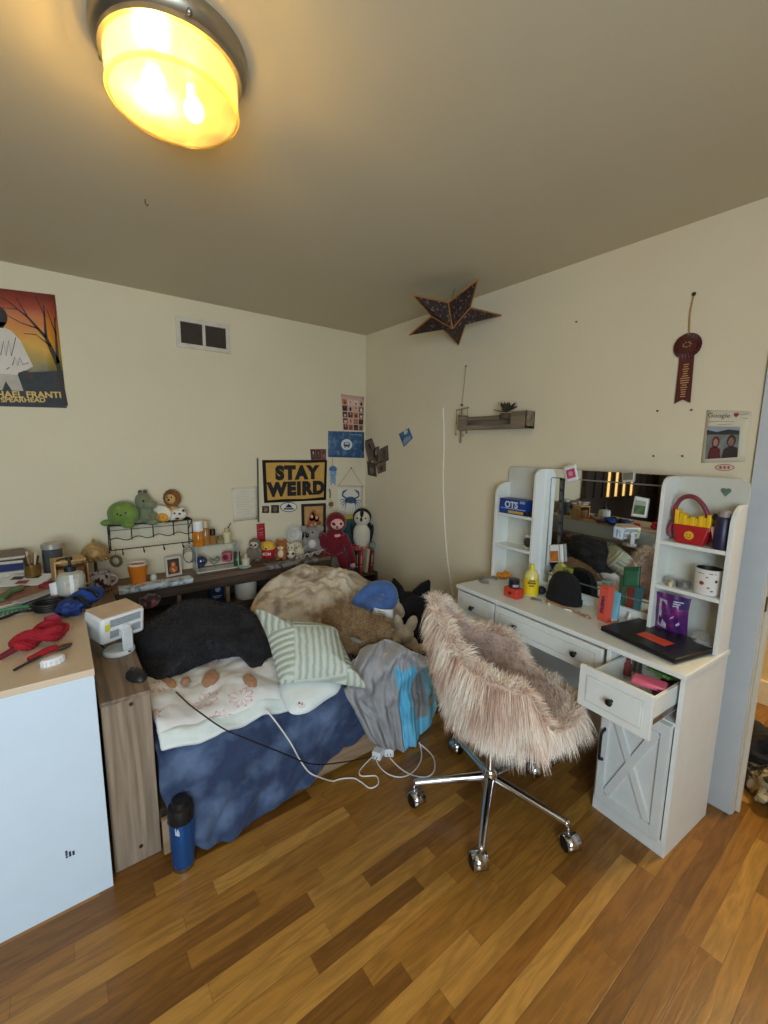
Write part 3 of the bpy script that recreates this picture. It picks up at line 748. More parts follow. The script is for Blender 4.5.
# sage striped pillow
def sage():
    m = bpy.data.materials.new('sage_stripe'); m.use_nodes = True; nt = m.node_tree; b = nt.nodes['Principled BSDF']; b.inputs['Roughness'].default_value = .85
    L = nt.links.new; tc = nd(nt, 'ShaderNodeTexCoord'); mp = nd(nt, 'ShaderNodeMapping'); mp.inputs['Rotation'].default_value = (0, 0, .35); L(tc.outputs['Object'], mp.inputs['Vector'])
    w1 = nd(nt, 'ShaderNodeTexWave', bands_direction='X'); w1.inputs['Scale'].default_value = 11; w1.inputs['Distortion'].default_value = 1.5; w1.inputs['Detail Scale'].default_value = 3
    w2 = nd(nt, 'ShaderNodeTexWave', bands_direction='Y'); w2.inputs['Scale'].default_value = 11; w2.inputs['Distortion'].default_value = 1.5
    L(mp.outputs['Vector'], w1.inputs['Vector']); L(mp.outputs['Vector'], w2.inputs['Vector'])
    ck = nd(nt, 'ShaderNodeTexChecker'); ck.inputs['Scale'].default_value = 4.6; mp2 = nd(nt, 'ShaderNodeMapping'); mp2.inputs['Location'].default_value = (.08, .13, .11); mp2.inputs['Rotation'].default_value = (0, 0, .35); L(tc.outputs['Object'], mp2.inputs['Vector']); L(mp2.outputs['Vector'], ck.inputs['Vector'])
    mx = nd(nt, 'ShaderNodeMix', data_type='RGBA'); L(ck.outputs['Fac'], mx.inputs[0]); L(w1.outputs['Color'], mx.inputs[6]); L(w2.outputs['Color'], mx.inputs[7])
    r = nd(nt, 'ShaderNodeValToRGB'); r.color_ramp.elements[0].color = rgb((158, 168, 154)); r.color_ramp.elements[1].color = rgb((194, 200, 186)); r.color_ramp.elements[0].position = .05; r.color_ramp.elements[1].position = .6
    L(mx.outputs[2], r.inputs['Fac']); L(r.outputs['Color'], b.inputs['Base Color'])
    bp = nd(nt, 'ShaderNodeBump'); bp.inputs['Strength'].default_value = .6; bp.inputs['Distance'].default_value = .008; L(mx.outputs[2], bp.inputs['Height']); L(bp.outputs['Normal'], b.inputs['Normal'])
    return m
soft('pillow', 'sage green striped square pillow leaning in the middle of the bed', 'pillow',
  [(256, 611), (262, 616), (300, 622), (328, 626), (337, 630), (341, 642), (355, 670), (366, 686), (358, 687), (325, 682), (290, 683), (281, 684), (277, 674), (268, 640)], (311, 653), .625, (-.12, -.52, .84), .085, sage(), p=2.4, q=.7, nz=.006, under=.6, rings=14)
# white pillow with a small badge
t, o, mb = soft('pillow', 'white pillow peeking out under the sage striped pillow', 'pillow',
  [(280, 684), (300, 680), (330, 678), (341, 682), (338, 692), (326, 700), (306, 713), (288, 711)], (312, 695), .495, (0, -.3, .95), .04, mat((220, 226, 224), .8, var=.03, bump=.2, bscale=30), p=3, q=.6, under=.5)
p = t.matrix_world.inverted() @ at(301, 705, z=.50)
c = MB().lathe([(.0, .022), (.018, .022), (.02, .027), (.0, .030)], (p.x, p.y, 0), 20).build('animal_badge', mat((236, 230, 226), .6), t)
mb = MB()
for dx in (-.007, .007): mb.ell((p.x+dx, p.y+.003, .0295), (.0045, .0055, .0015))
mb.ell((p.x, p.y-.006, .0295), (.004, .003, .0015)); mb.build('badge_face', mat((150, 60, 66), .6), c)

# tie-dye throw
THR = patches((214, 198, 174), (150, 128, 106), scale=9, lo=.50, hi=.68, sheen=.1, bump=.6, bscale=55)
soft('throw_blanket', 'fluffy cream throw with brown smudges heaped at the back of the bed', 'blanket',
  [(250, 618), (254, 600), (265, 586), (284, 574), (305, 568), (326, 567), (348, 574), (372, 584), (398, 596), (404, 616), (375, 632), (335, 634), (300, 634), (270, 628)], (322, 604), .53, (-.1, -.30, .95), .14, THR,
  p=2.2, q=.75, nz=.0, rings=44, under=.5, hfn=lambda x, y, r, h: h+(1-r**6)*(.055*fbm(x*5.0, y*5.0, 2)+.017*math.sin(x*34+3*fbm(x*6, y*6, 4))*math.sin(y*38+3*fbm(x*6, y*6, 9))-.035*abs(fbm(x*6+3, y*5, 7))))
# brown shaggy plush
t, o, mb = soft('shaggy_plush', 'tawny brown shaggy lion plush lying between the cream throw and grey sheet', 'plush toy',
  [(322, 614), (338, 608), (356, 611), (374, 617), (390, 622), (392, 636), (380, 647), (362, 651), (345, 652), (330, 640)], (358, 630), .59, (-.1, -.4, .9), .055, mat((128, 100, 70), .9, bump=.4), p=2.0, q=.6, nz=.012, ns=12, under=.8)
pts = [(p, n if n.z > 0 else -n) for p, n in sample(mb.v, [f for f in mb.f[:len(mb.f)*2//3]], 9000, 21)]
fm = MB(); fm.col = linc((132, 98, 64)); strands(fm, pts, .026, .2, .35, .5, .0013, cols([((128, 98, 64), (176, 142, 100)), ((110, 82, 54), (158, 124, 84)), ((150, 118, 82), (190, 160, 118))]), 22, 3)
fm.build('mane', mat((160, 120, 80), .8, attr=True), t)
p = t.matrix_world.inverted() @ at(357, 636, z=.63); MB().ell((p.x, p.y, .07), (.014, .034, .008), rot=(0, 0, .6)).build('grey_tag', mat((110, 104, 98), .8), t)
# blue curled plush with a white tag
c0 = at(378, 598, z=.66); t = thing('curled_plush', 'blue curled plush with a big white care tag on the throw', 'plush toy', c0)
k = mpp(c0)
mb = MB(); R_ = lambda a, b, d=0: CR*(a*k)+V((0, 0, b*k))+V((CF.x, CF.y, 0))*(d*k)
mb.tube([R_(-22, -6, -4), R_(-14, 4, -2), R_(-2, 10, 2), R_(10, 8, 4), R_(13, -2, 0), R_(5, -7, -6), R_(-6, -5, -8), R_(-14, -12, -6)], [7*k, 8*k, 8.5*k, 8.5*k, 8*k, 8*k, 8*k, 6*k][0:1]*1 and (6.5*k, 8*k), 14, 6)
mb.ell(R_(-2, -2, 2), (12*k, 9*k, 8*k), rot=(0, .3, 0), nz=.2); mb.ell(R_(-14, -7, 0), (9*k, 8*k, 7*k), nz=.2); mb.build('body', mat((72, 104, 160), .9, var=.15, bump=.5, sheen=.5), t)
mb = MB(); mb.grid(lambda u, v: R_(-5+20*u, -4-9*v-2*u, -15-3*math.sin(u*3)), 6, 4); tg = mb.build('care_tag', mat((232, 232, 228), .7, var=.02), t, solid=.001)
mb = MB()
for i in range(3): mb.grid(lambda u, v: R_(-2+11*u, -6.0-2.2*i-.7*v-1.4*u, -15.6-3*math.sin(u*2.6)), 4, 1)
mb.build('tag_print', mat((150, 150, 150), .7), tg)
# dark pile in the gap behind the chair
mb = MB(); mb.ell((0, 0, .23), (.19, .34, .30), nz=.35, seed=4, nu=40, nv=24)
mb.v = [V((p.x, p.y, max(0, p.z))) for p in mb.v]
o = mb.build('clothes_pile', mat((26, 25, 30), .95, var=.2, bump=.5, bscale=20), loc=(-.36, -1.02, 0)); tag(o, 'heap of black clothes on the floor between bed end and wall', 'clothes')
# black bat-eared plush
c0 = at(408, 606, x=-.36); k = mpp(c0); t = thing('bat_plush', 'black plush with two large pointed ears in the corner behind the chair', 'plush toy', c0, -YAW)
BLK = mat((20, 19, 22), .9, var=.25, bump=.5, sheen=.02)
mb = MB(); mb.ell((0, 0, 0), (17*k, 13*k, 15*k)); mb.ell((3*k, 0, -17*k), (20*k, 15*k, 14*k)); mb.build('body', BLK, t, remesh=.008)
for s, a, dx, dz in ((-1, -.25, -11, 15), (1, .55, 14, 15)):
    mb = MB(); P = [(-9, -6), (8, -6), (6, 4), (1, 13), (-1, 14), (-6, 6)]
    ca, sa = math.cos(-a), math.sin(-a)
    Q = [((x*ca-z*sa+dx)*k, (x*sa+z*ca+dz)*k) for x, z in P]
    mb.prism(Q, -2.5*k, 2.5*k, 'XZ'); mb.build('ear', BLK, t, bevel=.004)
# cream bunny plush
c0 = at(404, 634, y=-1.30); k = mpp(c0); t = thing('bunny_plush', 'cream bunny plush slumped at the bed edge with upright ears', 'plush toy', c0, -YAW)
CRM = mat((206, 188, 160), .9, var=.1, bump=.4, sheen=.4)
mb = MB(); mb.ell((-1*k, 0, 0), (11*k, 10*k, 9*k)); mb.ell((3*k, 2*k, -13*k), (12*k, 10*k, 11*k)); mb.ell((-6*k, -2*k, 12*k), (5*k, 4*k, 10*k), rot=(0, -.25, 0)); mb.ell((7*k, -2*k, 11*k), (5.5*k, 4*k, 10*k), rot=(0, .35, 0))
mb.ell((17*k, -5*k, -13*k), (12*k, 5*k, 5*k), rot=(0, -.3, 0)); mb.ell((12*k, -8*k, -22*k), (13*k, 5*k, 4.5*k), rot=(0, .35, 0)); mb.ell((-8*k, -7*k, -4*k), (5*k, 5*k, 4*k)); mb.ell((-8*k, -4*k, -17*k), (6*k, 5*k, 8*k))
mb.build('body', CRM, t, remesh=.006)

# grey and blue sheet hanging over the bed edge
ROWS = [[(350, 668), (366, 648), (388, 640), (410, 650), (428, 658)], [(347, 684), (364, 676), (388, 668), (410, 667), (431, 668)], [(346, 694), (368, 700), (390, 696), (410, 690), (434, 686)], [(358, 717), (376, 722), (394, 722), (412, 716), (437, 706)], [(371, 742), (384, 748), (398, 751), (414, 750), (434, 724)]]
YS = [None, None, -1.625, -1.655, -1.665]
CT = []
for r, (row, y) in enumerate(zip(ROWS, YS)):
    L = []
    for i, (a, b) in enumerate(row):
        if y is None: L.append(at(a, b, z=(.56, .51)[r]+(.03 if r == 0 and i in (1, 2, 3) else 0)-(.02 if i == 0 else 0)))
        else: L.append(at(a, b, y=y+(.0 if i < 4 else .10)+(-.03 if r == 2 and i in (2, 3) else 0)))
    CT.append(spline(L, 16))
COLS = [spline([CT[r][i] for r in range(5)], 12) for i in range(len(CT[0]))]
mb = MB(); nu, nv = len(COLS)-1, len(COLS[0])-1; vs = []; cs = []
for j in range(nv+1):
    for i in range(nu+1):
        u, v = i/nu, j/nv; p = COLS[i][j].copy()
        w_ = (.4+.6*v)
        f = .021*(1-2*abs(math.sin(u*19+2.5*math.sin(v*3.0)+v*4))**.7)*w_+.030*fbm(u*6-v*4, v*5, 2)*(1-.5*v)+.030*(1-2*abs(math.sin(u*8+v*10)))*(1-v)**1.0+.006*math.sin(u*60+v*6)
        if u > .64 and u < .86: f += .010*math.sin(u*150)
        p += V((-.35, -.85, .25))*(f-.004); p.z = max(p.z, .012); vs.append(p)
        c = (160, 157, 156)
        if v > .26+.05*math.sin(u*20):
            c = (160, 158, 158) if u < .60 else (100, 182, 214) if u < .79+.04*math.sin(v*8) else (150, 148, 148) if u < .88 else (130, 186, 196)
        if v > .80 and .60 < u < .93: c = (116, 196, 228)
        cs.append(linc(c))
fs = [(j*(nu+1)+i, j*(nu+1)+i+1, (j+1)*(nu+1)+i+1, (j+1)*(nu+1)+i) for j in range(nv) for i in range(nu)]
L0 = V((-.95, -1.6, .3)); mb.v = [p-L0 for p in vs]; mb.c = cs; mb.f = [list(f) for f in fs]; mb.mi = [0]*len(fs)
o = mb.build('bed_sheet', mat((160, 160, 160), .85, attr=True, bump=.15, bscale=30), loc=L0, solid=.010, sub=1); tag(o, 'grey sheet with blue lining slipping off the bed corner to the floor', 'sheet')

# cords and chargers
M_CORD = mat((226, 224, 216), .5, var=.02)
def cord(name, label, pts, m, r=.0032, k=8):
    mb = MB(); L = pts[0]; mb.tube([V((p.x, p.y, max(p.z, r+.0006)))-L for p in spline(pts, k)], r, 8); return tag(mb.build(name, m, loc=L), label, 'cord')
F = lambda a, b, z=.004: at(a, b, z=z)
cord('charging_cord', 'white cord falling from the comforter over the navy blanket', [at(266, 710, y=-1.60), at(276, 722, y=-1.62), at(290, 742, y=-1.635), at(300, 760, y=-1.645), at(309, 772, y=-1.65), at(319, 777, y=-1.645), F(334, 781), F(352, 778), F(361, 782), F(370, 788), F(378, 784), F(376, 776), F(362, 776), F(360, 770), F(372, 757)], M_CORD)
cord('charging_cord', 'white cable looping on the floor from the left charger block', [F(374, 735, .08), F(374, 748, .02), F(378, 764), F(388, 774), F(402, 777), F(414, 771), F(421, 760), F(421, 749), F(419, 742, .03)], M_CORD)
cord('charging_cord', 'white cable looping widest on the floor toward the chair', [F(390, 758), F(400, 768), F(412, 775), F(426, 777), F(434, 771), F(434, 759), F(427, 750), F(420, 744, .03)], M_CORD)
cord('charging_cord', 'short white cable end lying behind the chair leg', [F(428, 716, .03), F(434, 709), F(446, 700), F(462, 694)], M_CORD)
cord('power_cord', 'thin black cord crossing the comforter and navy blanket', [at(176, 692, z=.548), at(190, 705, z=.548), at(202, 714, z=.540), at(213, 722, y=-1.60), at(226, 730, y=-1.64), at(240, 736, y=-1.675), at(280, 752, y=-1.69), at(312, 764, y=-1.69), at(344, 762, y=-1.63), at(368, 757, y=-1.605)], M_BLACK, .0028)
for px, py, rz, lab in ((378, 757, .5, 'white charger block lying left under the hanging grey sheet'), (389, 754, .9, 'white charger block lying right under the hanging grey sheet')):
    p = F(px, py, .0); t = thing('charger_block', lab, 'charger', p, rz, 'charger blocks on the floor')
    MB().box((-.026, -.024, .0), (.026, .024, .042)).build('housing', mat((230, 230, 228), .4, var=.01), t, bevel=.006, seg=3)
    mb = MB(); mb.cyl((-.026, -.008, .02), (-.038, -.008, .02), .002); mb.build('prong', M_STEEL, t); mb = MB(); mb.cyl((-.026, .008, .02), (-.038, .008, .02), .002); mb.build('prong', M_STEEL, t)

# tumbler
p = F(183, 861, 0)+V((0, -.018, 0)); t = thing('tumbler', 'blue metallic tumbler with black lid standing on the floor by the bed', 'bottle', p)
MB().lathe([(0, 0), (.036, 0), (.037, .012), (.0375, .02)], n=32, caps=False).build('base_ring', M_STEEL, t)
MB().lathe([(.0375, .018), (.040, .06), (.042, .19), (.041, .20)], n=32, caps=False).build('body', mat((44, 96, 168), .25, metal=.6, var=.05), t)
MB().lathe([(.042, .195), (.0435, .2), (.044, .235), (.041, .248), (.030, .252), (.028, .272), (.012, .275), (0, .275)], n=32, caps=False).build('lid', M_BLACK, t)
a0 = math.atan2((CAM-p).y, (CAM-p).x); mb = MB()
mb.grid(lambda u, v: V((.0418*math.cos(a0-.55+.35*u), .0418*math.sin(a0-.55+.35*u), .165+.028*v-.006*u)), 4, 2); mb.build('sticker', mat((190, 196, 206), .4), t)
# ================================================================== THINGS ON THE WALLS
class Flat:
    """a sheet fixed flat to a wall: corners surveyed on the wall plane (tl, tr, br, bl)"""
    def __init__(s, name, label, cat, px, wall, m, group=None, th=.0012, off=.0015, sheet='sheet', bend=0):
        s.wall = wall
        if px and len(px[0]) == 3: P = [V(p) for p in px]
        else: P = [at(a, b, y=0) if wall == 'L' else at(a, b, x=0) for a, b in px]
        s.bend = bend; s.n = V((0, -1, 0)) if wall == 'L' else V((-1, 0, 0)) if wall == 'R' else V(wall)
        s.c = sum(P, V((0,0,0)))/4; s.P0 = [p-s.c for p in P]
        s.t = thing(name, label, cat, s.c+s.n*off, group=group)
        mb = MB(); n = 6
        B = lambda u, v: s.uv(u, 1-v)
        mb.grid(lambda u, v: B(u, v), n, n)
        s.sheet = mb.build(sheet, m, s.t, solid=th)
        s.ang = math.atan2((s.P0[1]-s.P0[0]).z, ((s.P0[1]-s.P0[0]).x if wall == 'L' else -(s.P0[1]-s.P0[0]).y))
        s.w = (s.P0[1]-s.P0[0]).length; s.h = (s.P0[3]-s.P0[0]).length
    def uv(s, u, v, k=0):                                           # v runs down
        a = s.P0[0]+(s.P0[1]-s.P0[0])*u; b = s.P0[3]+(s.P0[2]-s.P0[3])*u
        return a+(b-a)*v+s.n*((.0012+.0006*k if k else 0)+s.bend*math.sin(PI*max(0, min(1, v))))
    def shape(s, name, polys, m, k=1, parent=None):
        mb = MB()
        for p in polys: mb.poly([s.uv(a, b, k) for a, b in p])
        return mb.build(name, m, parent or s.t, smooth=False)
    def line(s, name, lines, m, r=.0015, k=1, parent=None):
        mb = MB()
        for p in lines: mb.tube([s.uv(a, b, k) for a, b in p], r, 6)
        return mb.build(name, m, parent or s.t)
    def text(s, body, u, v, size, m, bold=.0, k=2, xs=1., name='lettering', align='CENTER', space=1., tilt=0.):
        rot = (PI/2, 0, 0) if s.wall == 'L' else (PI/2, 0, -PI/2)
        e = Euler(rot).to_matrix() @ Euler((0, 0, s.ang+tilt)).to_matrix()
        return text(name, body, m, s.t, s.uv(u, v, k), size, e.to_euler(), bold, .0003, align, xs, 0, space)
    def pins(s, pts, m=None, r=.004):
        for u, v in pts:
            mb = MB(); p = s.uv(u, v, 1); mb.ell(p+s.n*.002, r, nu=8, nv=6); mb.build('pin', m or mat((120, 60, 50), .5), s.t)
def disc(u0, v0, ru, rv, n=20, a0=0, a1=2*PI): return [(u0+ru*math.cos(a0+(a1-a0)*i/n), v0+rv*math.sin(a0+(a1-a0)*i/n)) for i in range(n)]
def bar(x0, y0, x1, y1, w0, w1=None):
    w1 = w0 if w1 is None else w1; L = math.hypot(x1-x0, y1-y0); nx, ny = -(y1-y0)/L, (x1-x0)/L
    return [(x0+nx*w0, y0+ny*w0), (x1+nx*w1, y1+ny*w1), (x1-nx*w1, y1-ny*w1), (x0-nx*w0, y0-ny*w0)]
def zramp(stops, span, rough=.5, nz=.12, scale=9):
    m = bpy.data.materials.new('print_%d' % len(bpy.data.materials)); m.use_nodes = True; nt = m.node_tree; b = nt.nodes['Principled BSDF']; b.inputs['Roughness'].default_value = rough
    tc = nd(nt, 'ShaderNodeTexCoord'); sp = nd(nt, 'ShaderNodeSeparateXYZ'); nt.links.new(tc.outputs['Object'], sp.inputs[0])
    n = nd(nt, 'ShaderNodeTexNoise'); n.inputs['Scale'].default_value = scale; nt.links.new(tc.outputs['Object'], n.inputs['Vector'])
    mr = nd(nt, 'ShaderNodeMapRange'); mr.inputs['From Min'].default_value = -span/2; mr.inputs['From Max'].default_value = span/2; nt.links.new(sp.outputs['Z'], mr.inputs['Value'])
    ad = nd(nt, 'ShaderNodeMath', operation='MULTIPLY_ADD'); nt.links.new(n.outputs['Fac'], ad.inputs[0]); ad.inputs[1].default_value = nz*2; nt.links.new(mr.outputs[0], ad.inputs[2])
    su = nd(nt, 'ShaderNodeMath', operation='SUBTRACT'); nt.links.new(ad.outputs[0], su.inputs[0]); su.inputs[1].default_value = nz
    r = nd(nt, 'ShaderNodeValToRGB'); el = r.color_ramp.elements
    el[0].position, el[0].color = stops[0][0], rgb(stops[0][1]); el[1].position, el[1].color = stops[-1][0], rgb(stops[-1][1])
    for p, c in stops[1:-1]: e = el.new(p); e.color = rgb(c)
    nt.links.new(su.outputs[0], r.inputs['Fac']); nt.links.new(r.outputs['Color'], b.inputs['Base Color']); return m
INK = mat((26, 24, 26), .7, var=0); PAPER = mat((224, 218, 202), .8, var=.02)

# concert poster
f = Flat('poster', 'sunset concert poster with bare tree and figure in white, gold lettering below', 'poster',
         [V((-2.545, 0, 2.318)), V((-2.116, 0, 2.348)), V((-2.109, 0, 1.731)), V((-2.555, 0, 1.716))], 'L',
         zramp([(0, (34, 36, 34)), (.12, (52, 60, 58)), (.30, (74, 84, 74)), (.42, (150, 130, 50)), (.56, (214, 160, 30)), (.72, (206, 120, 36)), (.86, (170, 76, 50)), (1, (140, 66, 56))], .62, .45))
f.shape('ground', [[(0, .74), (.25, .72), (.55, .70), (.8, .68), (1, .66), (1, 1), (0, 1)]], mat((38, 42, 42), .6, var=.2, scale=20), 1)
tree = [bar(.99, .98, .955, .60, .025, .022), bar(.955, .60, .86, .38, .03, .016), bar(.86, .38, .70, .22, .016, .009), bar(.70, .22, .52, .10, .009, .004), bar(.70, .22, .60, .06, .007, .003), bar(.86, .38, .87, .10, .016, .006), bar(.87, .20, .80, .03, .006, .003), bar(.955, .60, .97, .2, .018, .006), bar(.97, .35, .9, .14, .008, .003), bar(.80, .31, .62, .27, .007, .003), bar(.62, .27, .46, .2, .004, .002), bar(.52, .10, .40, .05, .004, .002), bar(.9, .45, .76, .36, .008, .003), bar(.76, .36, .64, .36, .004, .002), bar(.97, .24, 1.0, .1, .006, .003), bar(.6, .16, .46, .16, .004, .002)]
f.shape('tree_silhouette', tree, mat((44, 26, 24), .6, var=.1), 2)
SH = [(.18, .35), (.30, .30), (.40, .30), (.52, .345), (.60, .42), (.66, .55), (.70, .64), (.62, .68), (.55, .70), (.54, .72), (.20, .72), (.12, .68), (.08, .60), (.12, .45)]
f.shape('white_shirt', [SH], mat((216, 206, 190), .6, var=.05), 3)
f.shape('trousers', [[(.20, .72), (.54, .72), (.58, .86), (.47, .86), (.42, .78), (.38, .86), (.24, .86)]], mat((188, 178, 160), .6, var=.1), 4)
f.shape('dark_head', [disc(.425, .235, .075, .085), [(.37, .28), (.48, .28), (.45, .33), (.41, .33)]], mat((36, 26, 22), .6, var=.1), 4)
f.shape('hands', [disc(.62, .70, .04, .02), disc(.66, .73, .035, .022)], mat((66, 44, 34), .6), 5)
f.line('signature', [[(.40, .56), (.44, .44), (.45, .56), (.49, .43), (.50, .56), (.56, .40)], [(.50, .64), (.53, .57), (.55, .64), (.58, .57), (.60, .63), (.66, .61)], [(.44, .68), (.47, .66)]], INK, .0016, 6)
GOLD_INK = mat((214, 176, 84), .5, var=.05)
f.text('MICHAEL FRANTI', .545, .895, .047, GOLD_INK, .0014, 7, 1.0)
f.text('& SPEARHEAD', .535, .942, .034, GOLD_INK, .001, 7, 1.05)
f.pins([(.985, .01), (.985, .985)])

# letter left of the flag
f = Flat('letter', 'plain white handwritten letter taped left of the yellow flag', 'paper', [(231, 488), (257, 486), (258, 519), (233, 522)], 'L', mat((222, 212, 190), .8, var=.02), bend=.006)
f.line('handwriting', [[(.14+.03*(i % 2), .14+.075*i), (.45, .135+.075*i), (.86-.1*(i % 3), .14+.075*i)] for i in range(10)], mat((168, 158, 140), .8, var=0), .0009)
f.pins([(.06, .03), (.94, .97)], INK, .003)
# slim stick
o = MB().cyl(at(257.5, 458, y=-.012)-V((-.98, -.012, 1.2)), at(258.5, 522, y=-.012)-V((-.98, -.012, 1.2)), .006, n=10).build('ruler_stick', mat((74, 82, 66), .6, var=.15), loc=(-.98, -.012, 1.2)); tag(o, 'slim dark green stick upright on the wall left of the yellow flag', 'stick')
# STAY WEIRD flag
f = Flat('flag', 'yellow flag with black border reading STAY WEIRD', 'flag', [(262, 460), (327, 460), (326, 500), (264, 503)], 'L', mat((24, 22, 22), .9, var=.1))
f.shape('yellow_field', [[(.045, .065), (.35, .055), (.65, .075), (.955, .055), (.95, .92), (.62, .945), (.30, .925), (.05, .94)]], mat((206, 160, 78), .9, var=.04), 6)
f.text('STAY', .51, .315, .138, INK, .0105, 8, 1.0, space=1.18); f.text('WEIRD', .51, .70, .138, INK, .0105, 8, 1.0, space=1.18)
f.pins([(.02, .03), (.98, .03), (.02, .97), (.98, .97)], INK)
# stickers under it
for px, lab, cc in (([(262, 506), (269, 506), (269, 513), (262, 513)], 'small dark square sticker, left of the pair below the flag', (150, 110, 90)), ([(271, 505), (279, 505), (279, 513), (271, 513)], 'small dark square sticker, right of the pair below the flag', (110, 96, 84))):
    f = Flat('square_sticker', lab, 'sticker', px, 'L', mat((46, 40, 38), .6, var=.2, scale=60), group='square stickers below the flag')
    f.shape('print', [disc(.5, .55, .28, .3, 7), bar(.2, .2, .8, .3, .05)], mat(cc, .6, var=.2, scale=80), 1)
f = Flat('oval_sticker', 'white oval sticker with black mountain print below the flag', 'sticker', [(280, 502), (297, 502), (297, 512), (280, 512)], 'L', mat((222, 218, 206), .6), th=.0002)
bpy.data.objects.remove(f.sheet)
f.sheet = f.shape('sheet', [disc(.5, .5, .5, .5, 32)], INK, .5); f.shape('white_field', [disc(.5, .5, .46, .43, 32)], mat((226, 222, 212), .6, var=0), 2)
f.shape('print', [[(.30, .55), (.38, .35), (.45, .25), (.5, .15), (.56, .28), (.62, .33), (.70, .55)], bar(.2, .68, .8, .68, .07)], INK, 3)
# framed picture
def frame_on(px, wall, name, label, fc, m, w=.09, cat='picture'):
    f = Flat(name, label, cat, px, wall, m, off=.006, sheet='picture')
    mb = MB(); a = w; b = w*f.w/f.h
    for q in ([(0, 0), (1, 0), (1-a, b), (a, b)], [(1, 0), (1, 1), (1-a, 1-b), (1-a, b)], [(1, 1), (0, 1), (a, 1-b), (1-a, 1-b)], [(0, 1), (0, 0), (a, b), (a, 1-b)]):
        lo = [f.uv(u, v)-f.n*.005 for u, v in q]; hi = [f.uv(u, v)+f.n*.010 for u, v in q]; mb.add(lo+hi, [(0, 1, 2, 3), (7, 6, 5, 4)]+[(i, i+4, (i+1) % 4+4, (i+1) % 4) for i in range(4)])
    mb.build('frame', fc, f.t, smooth=False); return f
f = frame_on([(301, 504), (325, 503), (325, 538), (302, 540)], 'L', 'framed_picture', 'dark framed warm orange picture below the flag, right side', mat((40, 30, 26), .5), mat((196, 150, 92), .7, var=.15, scale=30))
f.shape('figures', [disc(.5, .62, .30, .28, 16), disc(.42, .36, .13, .13, 12), disc(.62, .40, .12, .12, 12), disc(.5, .25, .1, .09, 10)], mat((184, 96, 66), .7, var=.3, scale=50), 1)
f.shape('figure_details', [disc(.42, .36, .05, .05, 10), disc(.62, .40, .05, .05, 10), bar(.35, .6, .65, .75, .05), bar(.4, .75, .6, .55, .04)], mat((228, 196, 150), .7, var=.1), 2)
# photo collage strip
def collage(name, label, px, wall, nu, nv, pal, bg, top=0., group=None, gap=.08, m=None, seed=1, cat='poster'):
    f = Flat(name, label, cat, px, wall, m or mat(bg, .6, var=.03), group=group)
    rnd = random.Random(seed); mb = MB()
    for i in range(nu):
        for j in range(nv):
            u0, u1 = (i+gap)/nu, (i+1-gap)/nu; v0, v1 = top+(1-top)*(j+gap)/nv, top+(1-top)*(j+1-gap)/nv
            mb.col = linc(rnd.choice(pal)); mb.poly([f.uv(u0, v0, 1), f.uv(u1, v0, 1), f.uv(u1, v1, 1), f.uv(u0, v1, 1)])
            mb.col = linc(rnd.choice(pal)); mb.poly([f.uv(a, b, 2) for a, b in disc((u0+u1)/2+.01*rnd.random(), v0*.4+v1*.6, (u1-u0)*.28, (v1-v0)*.34, 9)])
            mb.col = linc(rnd.choice(pal)); mb.poly([f.uv(a, b, 3) for a, b in disc((u0+u1)/2, v0*.7+v1*.3, (u1-u0)*.15, (v1-v0)*.18, 8)])
    mb.build('photo_print', mat((200, 200, 200), .6, attr=True), f.t, smooth=False); return f
PAL = [(60, 40, 36), (150, 108, 90), (206, 168, 150), (120, 60, 56), (200, 120, 60), (90, 80, 78), (226, 200, 190), (40, 34, 36), (170, 90, 90)]
f = collage('photo_collage', 'tall pinkish photo collage pinned highest in the corner', [(341, 394), (364, 397), (363, 431), (343, 430)], 'L', 4, 5, PAL, (206, 170, 160), .12, seed=5)
f.pins([(.03, .02), (.96, .03)], INK, .003)
# blue print with round emblem
f = Flat('blue_print', 'blue textured print with a white round emblem in the corner', 'poster', [(328, 431), (364, 432), (364, 458), (328, 457)], 'L', patches((52, 88, 130), (92, 124, 152), scale=22, rough=.6, sheen=0, bump=0))
f.shape('emblem_ring', [disc(.5, .5, .155, .21, 28)], mat((226, 226, 222), .6, var=0), 1); f.shape('emblem_disc', [disc(.5, .5, .115, .155, 24)], mat((210, 216, 220), .6, var=.05), 2)
f.shape('emblem_mark', [[(.43, .42), (.57, .42), (.585, .5), (.575, .58), (.425, .58), (.415, .5)], bar(.44, .6, .46, .63, .012), bar(.56, .6, .54, .63, .012)], mat((40, 60, 90), .6, var=0), 3); f.shape('emblem_window', [[(.45, .44), (.55, .44), (.56, .5), (.44, .5)]], mat((210, 216, 220), .6, var=0), 4)
f.line('caption', [[(.58, .12), (.92, .11)]], mat((180, 196, 210), .6), .002)
f.pins([(.02, .03), (.97, .03)], INK, .003)
# photos by the flag
f = collage('photo_strip', 'small reddish photo print just above the flag corner', [(310, 449), (326, 449), (326, 460), (311, 460)], 'L', 3, 1, PAL, (150, 90, 80), seed=9, cat='photo')
